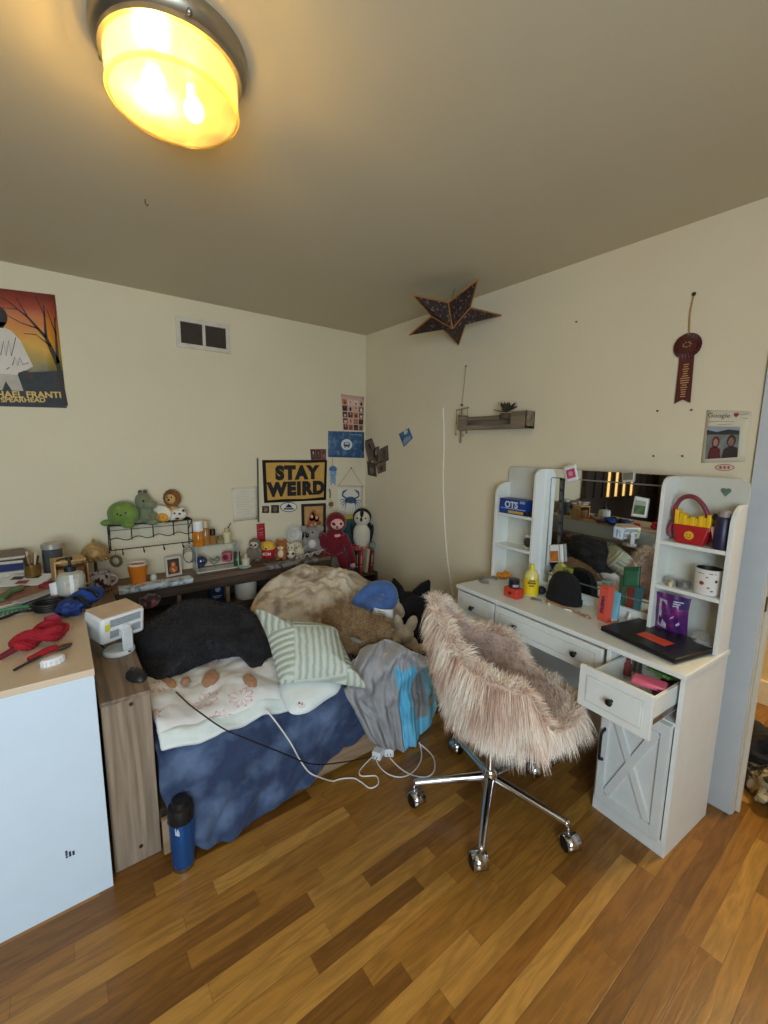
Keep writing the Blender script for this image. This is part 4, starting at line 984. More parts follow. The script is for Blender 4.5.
# jellyfish ornament
c0 = at(333, 470, y=-.02); k = mpp(c0); t = thing('jellyfish_ornament', 'small blue jellyfish ornament hanging right of the flag', 'ornament', c0)
mb = MB(); mb.cyl((0, .012, 12*k), (0, 0, 3*k), .0015, n=6); mb.build('string', mat((150, 60, 50), .6), t)
mb = MB(); mb.lathe([(.1*k, 4*k), (2*k, 3.6*k), (3.6*k, 2*k), (4*k, 0), (3.4*k, -.6*k), (0, 0)], n=18, caps=False); mb.build('bell', mat((74, 116, 170), .4), t)
mb = MB()
for i in range(6): a = i*PI/3; mb.tube([(2.6*k*math.cos(a), 2.6*k*math.sin(a)*.6, -.5*k), (3.2*k*math.cos(a), 2*k*math.sin(a)*.6, -4*k), (2*k*math.cos(a+.4), 2*k*math.sin(a)*.6, -8*k), (2.6*k*math.cos(a), 2*k*math.sin(a)*.6, -11*k-(i % 3)*2*k)], .6*k, 6, 3)
mb.build('tentacles', mat((120, 160, 200), .4, var=.1), t)
# keychain ornament below
c0 = at(330, 501, y=-.015); k = mpp(c0); t = thing('charm_ornament', 'small cream charm hanging on a red cord left of the crab print', 'ornament', c0)
MB().tube([(0, .01, 12*k), (.3*k, 0, 8*k), (0, 0, 3*k)], .6*k, 6, 4).build('cord', mat((110, 60, 44), .7), t)
MB().ell((0, 0, -3*k), (4.5*k, .012, 5*k)).build('charm', mat((214, 200, 176), .6, var=.1), t)
MB().lathe([(1.2*k, 0), (2.6*k, 0), (2.6*k, 1*k), (1.2*k, 1*k)], (0, -.010, -3*k), 14, (0, -1, 0)).build('charm_ring', mat((120, 90, 60), .5), t)
# crab canvas
f = Flat('crab_print', 'blue crab print on cream cloth hung from a string in the corner', 'picture', [(338, 486), (363, 486), (362, 516), (338, 514)], 'L', mat((222, 216, 200), .9, var=.02))
CB = mat((64, 92, 124), .7, var=.15, scale=60); crab = [disc(.5, .48, .22, .12, 18)]
for s in (-1, 1):
    crab += [bar(.5+s*.15, .44, .5+s*.34, .34, .03, .025), bar(.5+s*.34, .34, .5+s*.30, .20, .025, .035), bar(.5+s*.30, .20, .5+s*.14, .12, .04, .008), bar(.5+s*.33, .22, .5+s*.20, .20, .02, .005)]
    for i, (x, y, x2, y2) in enumerate(((.38, .45, .44, .55), (.36, .55, .40, .68), (.30, .62, .33, .78), (.22, .68, .22, .86))): crab += [bar(.5+s*.16, .5+.02*i, .5+s*x, y+.02, .018, .014), bar(.5+s*x, y+.02, .5+s*x2, y2, .014, .005)]
f.shape('crab_print_mark', crab, CB, 1); f.shape('shell_marks', [disc(.43, .46, .03, .02, 8), disc(.57, .46, .03, .02, 8), disc(.5, .52, .05, .02, 8)], mat((34, 48, 70), .7), 2)
mb = MB(); hk = at(351, 468, y=0)-f.c; mb.tube([f.uv(0, 0, 2), hk+V((0, -.004, 0)), f.uv(1, 0, 2)], .0014, 6); mb.build('string', mat((120, 100, 80), .7), f.t)
mb = MB(); mb.ell(hk+V((0, -.006, 0)), .006, nu=8, nv=6); mb.build('hook', INK, f.t)
for v in (0, 1): 
    mb = MB(); mb.cyl(f.uv(-.02, v)+f.n*.004, f.uv(1.02, v)+f.n*.004, .005, n=8); mb.build('dowel', mat((206, 190, 160), .6), f.t)
# canvas painting behind the penguin
f = Flat('canvas_painting', 'small blue green painting with yellow top edge behind the two big plushes', 'picture', [(340, 515), (355, 514), (356, 550), (341, 552)], 'L', patches((52, 84, 90), (70, 110, 70), scale=18, rough=.6, sheen=0), off=.012, th=.015)
f.shape('yellow_top', [[(0, 0), (1, 0), (1, .10), (0, .12)]], mat((212, 170, 60), .6), 14)
# red tag
f = Flat('gift_card', 'small red hanging card above the grey sloth plush', 'card', [(256, 524), (264, 523), (265, 541), (257, 542)], 'L', mat((166, 34, 40), .5), off=.01)
f.line('print', [[(.2, .3), (.8, .28)], [(.25, .5), (.75, .48)], [(.3, .62), (.7, .6)]], mat((226, 190, 180), .6, var=0), .0012)
MB().tube([f.uv(.45, 0)+V((0, 0, .0)), f.uv(.3, -.22), f.uv(-.2, -.3)], .001, 5).build('string', mat((70, 60, 50), .7), f.t)
# plate
c0 = at(293, 534, y=-.03); k = mpp(c0); t = thing('decor_plate', 'round white decorative plate leaning on the wall behind the koala', 'plate', c0, rot=(-.12, 0, 0))
MB().lathe([(0, 0), (5*k, 0), (6*k, .006), (9.2*k, .010), (9.4*k, .012), (6*k, .010), (5*k, .004), (0, .004)], (0, 0, 0), 32, (0, -1, 0), caps=False).build('plate_body', mat((210, 206, 196), .3, var=.05), t)
mb = MB(); mb.tube([(3.2*k*math.cos(a*.5), -.006, 3.2*k*math.sin(a*.5)) for a in range(13)], .0012, 5); mb.tube([(7.5*k*math.cos(a*.5), -.0115, 7.5*k*math.sin(a*.5)) for a in range(13)], .0012, 5); mb.build('rim_pattern', mat((130, 130, 130), .5), t)

# right wall
RPAL = [(84, 70, 58), (120, 96, 80), (60, 50, 46), (160, 130, 112), (100, 84, 76), (140, 110, 90)]
for px, lab, sd in (([(364, 441), (372, 438), (379, 457), (369, 463)], 'small dark photo tilted at the corner, upper left of the cluster', 3), ([(372, 449), (379, 446), (382, 462), (374, 466)], 'small dark photo in the middle of the corner cluster', 4), ([(380, 449), (388, 445), (389, 460), (382, 463)], 'small dark photo at the right of the corner cluster', 6), ([(367, 461), (376, 463), (377, 477), (368, 475)], 'small brown photo at lower left of the corner cluster', 7), ([(376, 463), (386, 460), (386, 471), (378, 474)], 'small pale brown photo at lower right of the corner cluster', 8)):
    f = collage('photo', lab, px, 'R', 1, 1, RPAL, (92, 76, 64), group='photos clustered at the corner', seed=sd, cat='photo')
f = Flat('photo', 'blue landscape photo pinned alone right of the corner cluster', 'photo', [(399, 434), (409, 428), (413, 438), (404, 447)], 'R', mat((70, 104, 146), .5, var=.3, scale=20))
f.shape('print', [[(.1, .6), (.4, .5), (.9, .7), (.9, .95), (.1, .95)]], mat((120, 150, 180), .5, var=.1), 1); f.shape('print_glare', [[(.5, 0), (.9, .1), (.7, .35), (.45, .3)]], mat((200, 208, 214), .5), 1)
f.pins([(.75, .03)], INK, .003)
# star lantern
STC = CAM+(V((-.22, -1.21994, 2.31813))-CAM)*.985; STR = .30177*.985
n_ = V((-.197, -.316, -.928)).normalized(); e1 = V((0,0,1)).cross(n_).normalized(); e2 = n_.cross(e1)
t = thing('star_lantern', 'dark patterned paper star with orange edges hanging in the ceiling corner', 'star lantern', STC)
mb = MB(); ed = MB()
ap, bk = n_*.083, -n_*.083; tip = []; val = []
for k in range(5):
    a = 5.736704+k*2*PI/5+PI; a2 = a+PI/5
    tip.append((e1*math.cos(a)+e2*math.sin(a))*STR); val.append((e1*math.cos(a2)+e2*math.sin(a2))*STR*.40)
mb.v = []
vs = tip+val+[ap, bk]; fs = []
for k in range(5):
    for s in (10, 11):
        fs += [(k, 5+k, s), (k, s, 5+(k-1) % 5)]
    for p, q in ((tip[k], val[k]), (tip[k], val[k-1]), (val[k], ap)): ed.tube([p, q], .004, 6)
mb.add(vs, fs)
STM = patches((40, 24, 20), (120, 94, 86), scale=70, lo=.56, hi=.66, rough=.7, sheen=0, bump=0)
mb.build('paper_body', STM, t, smooth=False); ed.build('orange_edging', mat((176, 112, 40), .6, var=.15, scale=30), t)
mb = MB(); mb.tube([bk, V((0, 0, H-STC.z))+V((.02, 0, -.003))], .0015, 5); mb.build('hanging_wire', mat((60, 50, 44), .6), t)
# wall shelf
y0, y1 = at(463, 414, x=-.04).y, at(531, 411, x=-.04).y; zc = 1.70
t = thing('wall_shelf', 'narrow rustic grey wooden ledge shelf on the right wall', 'shelf', (0, (y0+y1)/2, zc)); w_ = abs(y1-y0)/2
WG = wood_mat((96, 84, 68), (146, 130, 108), 'Y', .7); 
MB().box((-.085, -w_, -.05), (0, w_, -.040)).build('shelf_base', WG, t, smooth=False)
MB().box((-.008, -w_, -.04), (0, w_, .035)).build('shelf_back', WG, t, smooth=False)
MB().box((-.085, -w_, -.04), (-.078, w_, -.026)).build('lower_lip', WG, t, smooth=False)
MB().box((-.085, -w_, .006), (-.078, w_, .022)).build('front_rail', WG, t, smooth=False)
for s, l in ((-1, .10), (1, .07)):
    mb = MB(); mb.box((-.088, s*w_-(0 if s < 0 else .012), -.052), (0, s*w_+(.012 if s < 0 else 0), .045)); mb.build('end_board', WG, t, smooth=False)
    a, b = (s*w_, s*w_+l) if s < 0 else (s*w_-l, s*w_); mb = MB(); mb.box((-.0875, a, -.05), (-.078, b, .045 if s < 0 else .03)); mb.build('front_plate', WG, t, smooth=False)
c0 = at(506, 410, x=-.088); k = mpp(c0)*1.1; t = thing('succulent_ornament', 'dark spiky plant ornament standing in the wooden ledge shelf', 'ornament', c0)
mb = MB()
for i in range(22):
    a = i*2.4; el = .2+1.1*((i*7) % 11)/11; d = V((math.cos(a)*math.cos(el)*.5, math.sin(a)*math.cos(el), math.sin(el)*.75)); side = d.cross(V((0, 0, 1))).normalized()*2.2*k; up = V((0, 0, -2*k))
    L = (12+5*((i*5) % 7)/7)*k; mb.add([up+d*1.5*k-side*.5, up+d*1.5*k+side*.5, up+d*L*.6+side, up+d*L, up+d*L*.6-side], [(0, 1, 2, 3, 4)])
mb.build('leaves', mat((64, 56, 42), .7, var=.2), t, solid=.002, smooth=False)
MB().lathe([(0, -8*k), (5*k, -8*k), (6*k, -5*k), (5*k, -3*k), (0, -3*k)], n=14, caps=False).build('pot', mat((76, 64, 50), .7), t)
# wind chime
c0 = V((-.03, -1.142, 1.80)); t = thing('wind_chime', 'thin hanging charm of sticks and shells left of the wooden ledge shelf', 'wind chime', c0)
a, b, c_ = at(466, 366, x=-.012)-c0, at(462, 405, x=-.03)-c0, at(459, 440, x=-.03)-c0
MB().tube([a, b], .0014, 5).build('string', mat((110, 96, 74), .8), t); MB().ell(a, .005, nu=8, nv=6).build('nail', INK, t)
MB().ell(b, .008).build('bead', mat((60, 50, 40), .6), t)
MB().cyl(b+V((0, .05, -.03)), b+V((0, -.06, -.02)), .004, n=8).build('twig', mat((150, 130, 100), .8), t)
for i, dy in enumerate((.045, .02, 0, -.02, -.05)):
    p = b+V((0, dy, -.028)); L = (.16, .12, .21, .17, .15)[i]
    mb = MB(); mb.tube([p, p-V((0, 0, L))], .0016 if i != 2 else .005, 6); mb.ell(p-V((0, 0, L)), (.005, .005, .009)); mb.ell(p-V((0, 0, L*.55)), (.004, .004, .006)); mb.build('strand', mat((170, 150, 120) if i % 2 else (130, 104, 72), .7), t)
# white cord down the wall
pts = [at(443, 408, x=-.004), at(444, 440, x=-.004), at(443, 480, x=-.004), at(445, 530, x=-.005), at(448, 565, x=-.006), at(453, 595, x=-.01)]
cord('white_cable', 'white cord running straight down the right wall behind the chair', pts, mat((244, 240, 226), .6, var=0), .0042)
# award ribbon
c0 = at(688, 346, x=-.004); t = thing('award_ribbon', 'dark red rosette ribbon hanging on a gold cord on the right wall', 'ribbon', c0)
RED = mat((84, 24, 22), .55, var=.1)
k_ = at(694, 294, x=-.004)-c0; top = V((-.003, 0, .045))
MB().tube([k_, k_*.55+top*.45+V((0, .006, 0)), top], .003, 6, 4).build('hanging_cord', mat((168, 136, 84), .6), t); MB().ell(k_, .008, nu=8, nv=6).build('nail', INK, t)
mb = MB(); vs = [V((-.006, 0, 0))]; N = 48
for i in range(N): a = 2*PI*i/N; vs.append(V((-.003-.004*(i % 2), .052*math.cos(a), .052*math.sin(a))))
mb.add(vs, [(0, 1+i, 1+(i+1) % N) for i in range(N)]); mb.build('rosette', RED, t, smooth=False, solid=.003)
MB().lathe([(0, 0), (.034, 0), (.034, .003), (0, .004)], (-.008, 0, 0), 28, (-1, 0, 0), caps=False).build('rosette_button', mat((70, 20, 20), .45), t)
mb = MB()
for i in range(7): a = i*.9; mb.tube([(-.013, .012*math.cos(a), .008*math.sin(a)+.004), (-.013, .018*math.cos(a+.5), .012*math.sin(a+.5)+.004)], .0015, 5)
mb.build('button_print', mat((196, 150, 110), .5), t)
mb = MB(); mb.add([V((-.003, .026, -.03)), V((-.003, -.028, -.03)), V((-.003, -.034, -.238)), V((-.003, -.004, -.222)), V((-.003, .026, -.238))], [(0, 1, 2, 3, 4)]); mb.build('ribbon_tail', RED, t, solid=.002, smooth=False)
mb = MB(); rn = random.Random(4)
for i in range(15):
    z = -.078-.0095*i; w1 = .008+.012*rn.random(); mb.box((-.0052, -.002-w1, z), (-.0045, -.002+w1*.8, z+.0035))
mb.build('gold_lettering', mat((206, 160, 104), .5), t, smooth=False)
# note on the wall
f = Flat('note_paper', 'white note with handwritten word and a photo of two people, right wall', 'paper', [(707, 410), (752, 411), (745, 462), (701, 463)], 'R', mat((216, 206, 178), .8, var=.03))
f.text('Google', .30, .10, .026, mat((110, 90, 84), .7, var=0), 0, 2)
f.shape('pink_heart', [disc(.66, .07, .035, .03, 10), disc(.71, .07, .035, .03, 10), [(.63, .08), (.74, .08), (.685, .14)]], mat((196, 90, 110), .6), 2)
f.line('handwriting', [[(.06, .22), (.30, .205), (.66, .215)], [(.78, .08), (.95, .05)], [(.80, .13), (.94, .15)], [(.30, .27), (.60, .26)]], mat((150, 130, 110), .8, var=0), .0010)
f.shape('photo_print', [[(.06, .30), (.80, .31), (.83, .90), (.09, .93)]], mat((120, 126, 124), .5, var=.15, scale=30), 2)
f.shape('photo_sky', [[(.06, .30), (.80, .31), (.80, .38), (.55, .36), (.3, .41), (.06, .37)]], mat((150, 160, 168), .5), 3); f.shape('photo_hill', [[(.06, .37), (.3, .41), (.55, .36), (.80, .38), (.805, .46), (.07, .46)]], mat((52, 54, 46), .5, var=.2), 3)
f.shape('photo_person', [disc(.30, .60, .09, .11, 14), [(.14, .92), (.18, .72), (.30, .66), (.42, .74), (.45, .915)]], mat((98, 40, 40), .5, var=.2, scale=60), 4); f.shape('photo_person', [disc(.65, .58, .10, .12, 14), [(.47, .915), (.50, .74), (.65, .67), (.81, .72), (.83, .90)]], mat((54, 44, 46), .5, var=.2), 4)
f.shape('photo_face', [disc(.30, .61, .055, .075, 12)], mat((176, 124, 104), .5), 5); f.shape('photo_face', [disc(.65, .60, .065, .085, 12)], mat((140, 100, 84), .5), 5)
f = Flat('oval_sticker', 'small pinkish oval sticker under the note on the right wall', 'sticker', [(715, 464), (735, 464), (735, 471), (715, 471)], 'R', PAPER)
bpy.data.objects.remove(f.sheet); f.sheet = f.shape('sheet', [disc(.5, .5, .5, .5, 24)], mat((186, 132, 112), .6), .5); f.shape('white_field', [disc(.5, .5, .42, .36, 24)], mat((214, 190, 168), .6), 2); f.shape('print', [disc(.3, .5, .07, .22, 10), disc(.5, .5, .07, .22, 10), disc(.7, .5, .07, .22, 10)], mat((160, 80, 76), .6), 3)
for px, py, lab in ((577, 322, 'small nail high in the middle of the right wall'), (658, 411, 'nail left of the ribbon tail, upper pair'), (692, 410, 'nail just below the ribbon tail'), (654, 456, 'nail above the mirror, left of two'), (683, 456, 'nail above the right tower shelf')):
    p = at(px, py, x=0); o = MB().lathe([(0, 0), (.0025, 0), (.0025, .006), (.0042, .007), (.0042, .009), (0, .010)], (0, 0, 0), 10, (-1, 0, 0), caps=False).build('nail', mat((70, 58, 46), .5, metal=.6), loc=p); tag(o, lab, 'nail', 'nails in the right wall')
p = at(145, 199, z=H); o = MB().tube([(0, 0, 0), (0, 0, -.015), (.006, 0, -.022), (.010, 0, -.016)], .0018, 6, 4).build('ceiling_hook', mat((70, 60, 50), .5), loc=p); tag(o, 'tiny dark hook in the ceiling beyond the lamp', 'hook')
# ================================================================== PLUSHES AND SMALL THINGS ON THE BED SHELF
def fig(name, label, cat, px, y=None, z=None, x=None, group=None, face=-YAW):
    """a small thing modelled in photo-pixel units about its middle, turned to face the room"""
    c = at(px[0], px[1], x=x, y=y, z=z); t = thing(name, label, cat, c, face, group); return t, mpp(c)
def B(t, k, name, ells, m, remesh=0., parent=None):
    mb = MB()
    for e in ells:
        (x, z, y, rx, rz, ry), rot = e[:6], (e[6] if len(e) > 6 else None)
        mb.ell((x*k, y*k, z*k), (rx*k, ry*k, rz*k), rot=rot)
    return mb.build(name, m, parent or t, remesh=remesh)
SHZ = .668
EYE = mat((14, 12, 12), .25, var=0)
# wire rack
t = thing('wire_rack', 'black wire wall rack with hooks holding a row of small plushes', 'rack', (-1.725, -.0, .95))
WB = mat((34, 30, 30), .45, metal=.4)
X0, X1 = -.235, .235; ZT, ZM, ZB = .085, .0, -.065
mb = MB()
for z in (ZT,): 
    for y in (-.005, -.12): mb.tube([(X0, y, z), (X1, y, z)], .004, 6)
    for x in (X0, X1): mb.tube([(x, -.005, z), (x, -.12, z)], .004, 6)
    for i in range(1, 8): y = -.005-.115*i/8; mb.tube([(X0, y, z), (X1, y, z)], .0018, 5)
for x in (X0, X0+.115, X0+.235, X0+.355, X1): mb.tube([(x, -.12, ZT), (x, -.12, ZT-.03), (x, -.12, ZM-.01 if x not in (X0, X1) else ZB)], .0035, 6)
for x in (X0, X1): mb.tube([(x, -.005, ZT), (x, -.005, ZB-.04)], .0035, 6); mb.tube([(x, -.005, ZM), (x, -.12, ZT)], .003, 6); mb.tube([(x, -.12, ZB), (x, -.005, ZB)], .0035, 6)
mb.tube([(X0, -.12, ZB), (X1, -.12, ZB)], .0035, 6)
mb.tube([(X0+(X1-X0)*i/60, -.12, ZM+.009*math.sin(i*PI/7.5)) for i in range(61)], .0028, 6)
mb.tube([(X0, -.12, ZT-.028), (X1, -.12, ZT-.028)], .002, 6)
mb.build('wire_frame', WB, t)
for i in range(4):
    x = X0+.06+.115*i; MB().tube([(x, -.12, ZB), (x, -.122, ZB-.025), (x, -.145, ZB-.03), (x, -.15, ZB-.012)], .003, 6, 4).build('hook', WB, t)
RZ = .95+ZT+.003
GRN = mat((112, 138, 62), .9, var=.12, bump=.3, sheen=.3)
c0 = at(121, 514, y=-.07)
t, k = fig('turtle_plush', 'round bright green plush, leftmost on the black wire rack', 'plush toy', (121, 514), y=-.075)
B(t, k, 'body', [(2, 0, 0, 15, 13, 11), (-13, -9, -2, 7, 3.5, 5), (10, -10, -6, 6, 3.5, 5)], GRN, .006)
B(t, k, 'face', [(3, 1.5, -10.8, .9, .9, .5), (10, 2.5, -8.8, .9, .9, .5), (6, .5, -10.4, 1.6, .5, .4)], EYE)
t, k = fig('dinosaur_plush', 'grey green dinosaur plush between the green turtle and the lion', 'plush toy', (146, 508), y=-.07)
GG = mat((122, 128, 96), .9, var=.1, bump=.3, sheen=.3)
B(t, k, 'body', [(0, -8, 0, 8.5, 9, 7), (-2, 7, -1, 7.5, 9, 7), (6, 4, -4, 7, 4.5, 5), (-7, -13, -5, 5, 3.5, 5), (8, -13, -5, 6, 3.5, 5), (-8, -4, -3, 3, 5, 3), (9, -6, -4, 4, 3, 3)], GG, .005)
B(t, k, 'spikes', [(-5, 16, 0, 1.8, 2, 2), (0, 16.5, 0, 1.8, 2, 2)], mat((86, 84, 72), .9)); B(t, k, 'eye', [(2, 8, -7.4, 1, 1, .7)], EYE); 
t, k = fig('egg_plush', 'fried egg plush, white with a yellow yolk, in front of the lion', 'plush toy', (162, 514), y=-.10)
B(t, k, 'egg_white', [(0, 0, 0, 9.5, 8.5, 3.5), (-3, 3, 0, 6, 6, 3)], mat((228, 220, 196), .9, var=.04)); B(t, k, 'yolk', [(2, -3, -3, 5.5, 4.5, 3)], mat((222, 158, 50), .8, var=.05)); B(t, k, 'face', [(.5, -2.5, -6, .5, .6, .3), (4, -2.5, -6, .5, .6, .3)], EYE)
t, k = fig('lion_plush', 'small lion plush with brown mane, tallest on the wire rack', 'plush toy', (173, 506), y=-.05)
LT = mat((206, 160, 98), .9, var=.06, bump=.2)
B(t, k, 'body', [(0, -8, 0, 7, 9, 6), (-9, -2, -1, 6, 2.8, 3, (0, .3, 0)), (7, -12, -4, 4, 3, 4), (-5, -14, -4, 4, 3, 4)], LT, .005)
mb = MB()
for i in range(14): a = 2*PI*i/14; mb.ell((6.2*k*math.cos(a), -1*k, 8*k+6.2*k*math.sin(a)), 2.9*k, nu=8, nv=6)
mb.ell((0, 0, 8*k), (7*k, 4*k, 7*k)); mb.build('mane', mat((134, 88, 42), .9, var=.2, bump=.4), t)
B(t, k, 'face', [(0, 7.5, -4, 5, 5, 3), (0, 6, -6, 2.4, 2, 2)], LT); B(t, k, 'nose', [(0, 7, -8, 1.3, .9, .6), (-2.2, 9.5, -6.5, .7, .8, .5), (2.2, 9.5, -6.5, .7, .8, .5)], EYE)
t, k = fig('cow_plush', 'small white plush with dark spots at the right end of the wire rack', 'plush toy', (178, 514), y=-.10)
B(t, k, 'body', [(0, 0, 0, 8.5, 6, 5), (-5, -3, -3, 4, 3.5, 3), (4, 3.5, -1, 4, 3.5, 3)], mat((226, 218, 200), .9, var=.05, bump=.3), .004); B(t, k, 'spots', [(4, 1, -5, 1.2, 1, .6), (-1, 1.5, -4.8, 1, .8, .6), (7, 4, -3, 1.4, 1.2, 1), (1, -4, -4, 2, 1, 1)], mat((40, 34, 32), .9))
# wreath + hanging wire thing
t, k = fig('wreath_ornament', 'small round wreath ornament hanging from the left of the wire rack', 'ornament', (116, 561), y=-.13)
mb = MB(); N = 20; mb.tube([(5*k*math.cos(2*PI*i/N), 0, 5*k*math.sin(2*PI*i/N)) for i in range(N+1)], 1.5*k, 8); mb.build('ring', patches((76, 84, 66), (150, 60, 54), scale=60), t)
MB().tube([(0, 0, 5*k), (0, .003, 9*k), (0, .01, 13*k)], .0012, 5).build('loop', M_BLACK, t)
t, k = fig('earphone_coil', 'grey coil of cable hanging from the right end of the wire rack', 'cable', (188, 554), y=-.13)
mb = MB()
for q in range(4): mb.tube([((5+q*.6)*k*math.cos(2*PI*i/16)+q*.4*k, q*.003, (9-q)*k*math.sin(2*PI*i/16)-q*k) for i in range(17)], .0022, 6)
mb.build('coil', mat((96, 96, 94), .5), t)
# orange cup
p = V((at(137, 560, y=-.15).x, -.15, SHZ)); t = thing('plastic_cup', 'orange plastic cup with white rim on the bed shelf', 'cup', p); k = mpp(p)
MB().lathe([(0, .0), (6.6*k, 0), (9*k, 19*k), (8.4*k, 19*k), (6.2*k, .004), (0, .004)], n=28, caps=False).build('cup_body', mat((218, 124, 28), .4, var=.03), t)
MB().lathe([(9*k, 18.2*k), (9.4*k, 19*k), (9.3*k, 20.2*k), (8.3*k, 20.2*k), (8.3*k, 18.2*k)], n=28, caps=False).build('rim', mat((226, 220, 208), .4), t)
p = V((at(153, 570, y=-.15).x, -.15, SHZ)); k = mpp(p); o = MB().lathe([(0, 0), (2.6*k, 0), (3*k, 1*k), (3*k, 4*k), (2.2*k, 5*k), (2.2*k, 6*k), (0, 6*k)], n=16, caps=False).build('small_jar', mat((220, 216, 206), .4), loc=p); tag(o, 'tiny white jar right of the orange cup', 'jar')
# framed card
q0 = V((at(166, 578, y=-.12).x, -.12, SHZ)); q1 = V((at(182, 578, y=-.10).x, -.10, SHZ)); up = V((0, .02, .125))
f = frame_on([q0+up, q1+up, q1, q0], (0, -1, 0), 'picture_frame', 'small white frame with orange portrait standing on the bed shelf', mat((206, 196, 180), .5), mat((70, 54, 44), .6, var=.2, scale=40), .13)
f.shape('portrait', [disc(.5, .66, .26, .2, 14), disc(.5, .4, .16, .14, 12)], mat((190, 96, 40), .6, var=.2, scale=60), 1); f.shape('portrait_face', [disc(.5, .42, .09, .08, 10), bar(.42, .62, .58, .8, .05)], mat((224, 176, 120), .6), 2)
# brass mushroom lamp
c0 = V((at(95, 560, y=-.12).x, -.12, SHZ)); k = mpp(c0); t = thing('table_lamp', 'tiny brass table lamp with openwork dome shade on the bed shelf', 'lamp', c0)
MB().lathe([(0, 0), (4*k, 0), (4*k, 1*k), (1.3*k, 2.5*k), (1.2*k, 26*k), (1.8*k, 27*k), (1.2*k, 28*k), (1*k, 38*k), (0, 38*k)], n=18, caps=False).build('stem', mat((110, 84, 54), .4, metal=.6), t)
mb = MB(); prof = [(12*k, 31*k), (11.6*k, 35*k), (9.5*k, 40*k), (6*k, 43.5*k), (2*k, 45.5*k), (1*k, 47*k), (1.6*k, 48.5*k), (0, 50*k)]
for i in range(len(prof)-1):
    pass
mb.lathe(prof, n=24, caps=False); mb.build('lamp_shade', mat((186, 152, 100), .4, metal=.25, var=.25, scale=60), t, solid=.002)
mb = MB()
for i in range(16): a = i*2*PI/16; mb.ell((12*k*math.cos(a), 12*k*math.sin(a), 30.4*k), (1.4*k, 1.4*k, 2*k), nu=8, nv=6)
mb.build('shade_fringe', mat((188, 148, 86), .35, metal=.5), t)
# printed mug
c0 = V((at(98, 572, y=-.16).x, -.19, SHZ)); k = mpp(c0); t = thing('photo_mug', 'white mug with dark picture print below the tiny brass lamp', 'mug', c0)
c0b = c0
MB().lathe([(0, 0), (9*k, 0), (10*k, 1.5*k), (10*k, 18*k), (9.2*k, 18*k), (9*k, 2*k), (0, 2*k)], n=28, caps=False).build('mug_body', patches((206, 196, 196), (70, 52, 60), scale=26, lo=.5, hi=.54, rough=.3, sheen=0, bump=0), t)
mb = MB(); mb.tube([(9.5*k, -2*k, 15*k), (14*k, -3*k, 13*k), (14.5*k, -3*k, 8*k), (9.5*k, -2*k, 4*k)], 1.2*k, 8, 5); mb.build('handle', mat((206, 180, 180), .3), t)
MB().lathe([(10.1*k, 0), (10.6*k, .6*k), (10.4*k, 3.2*k), (10.0*k, 3.6*k)], n=28, caps=False).build('wooden_base', mat((120, 84, 56), .6), t)
# iridescent strips
for a, b, lab in (((119, 590), (193, 576), 'long shiny silver blue strip on the front edge of the bed shelf'), ((268, 566), (318, 557), 'shorter dull silver strip near the right end of the bed shelf')):
    xa, xb = at(*a, y=-.262).x, at(*b, y=-.262).x; c0 = V(((xa+xb)/2, -.262, .653)); w_ = (xb-xa)/2
    big = w_ > .15
    m_ = patches((226, 236, 242), (150, 168, 178), scale=24, lo=.48, hi=.62, rough=.2, sheen=0, bump=.5, bscale=80, stretch=(1, 1, 1)) if a[0] < 200 else patches((150, 144, 140), (84, 78, 76), scale=24, rough=.3, sheen=0)
    mb = MB(); mb.grid(lambda u, v: V((-w_+2*w_*u, -.003+.09*v if v > .25 else -.003, -.012+.030*min(1, v/.25))), 40, 8)
    o = mb.build('foil_strip', m_, loc=c0, solid=.0015); tag(o, lab, 'foil strip')
t = thing('lace_trim', 'pale lace ribbon hanging over the shelf edge by the red sloth', 'lace', at(312, 553, y=-.266))
mb = MB(); 
for i in range(24): x = -.13+.0095*i; z = .012*math.sin(i*.9)-.02+.001*i; mb.lathe([(.003, 0), (.008, 0), (.008, .002), (.003, .002)], (x, -.002, z), 10, (0, -1, 0), caps=False)
mb.tube([(-.14, -.002, -.02), (-.05, -.003, -.005), (.05, -.002, .006), (.1, -.002, .01)], .003, 6, 6); mb.build('lace', mat((186, 176, 168), .8, var=.1), t)
# acrylic riser
xa, xb = at(195, 560, y=-.13).x, at(237, 555, y=-.13).x; zt = at(200, 546, y=-.14).z
t = thing('acrylic_riser', 'clear acrylic riser holding perfume bottles on the bed shelf', 'stand', ((xa+xb)/2, -.11, SHZ)); w_ = (xb-xa)/2; hz = zt-SHZ
ACR = mat((206, 214, 210), .12, var=0, alpha=.55)
MB().box((-w_, -.055, hz-.006), (w_, .055, hz)).build('riser_top', ACR, t, bevel=.001); MB().box((-w_, -.055, 0), (-w_+.005, .055, hz-.006)).build('riser_side', ACR, t); MB().box((w_-.005, -.055, 0), (w_, .055, hz-.006)).build('riser_side', ACR, t); MB().box((-w_+.005, -.055, 0), (w_-.005, .055, .006)).build('riser_tray', mat((214, 214, 208), .3), t)
def bottle(name, label, cat, px, y, z, w, h, m, cap, caph, capw=None, grp=None, neck=True, par='body'):
    c = V((at(px, 540, y=y).x, y, z)); k = mpp(c); t = thing(name, label, cat, c, group=grp); w *= k/2; h *= k; caph *= k; cw = (capw*k/2 if capw else w*.8)
    MB().lathe([(0, 0), (w*.92, 0), (w, .06*h), (w, h*.88), (w*.8, h*.97), (cw*.8, h), (0, h)], n=20, caps=False).build('body', m, t)
    MB().lathe([(0, h), (cw, h), (cw, h+caph*.94), (cw*.9, h+caph), (0, h+caph)], n=20, caps=False).build('cap', cap, t); return t
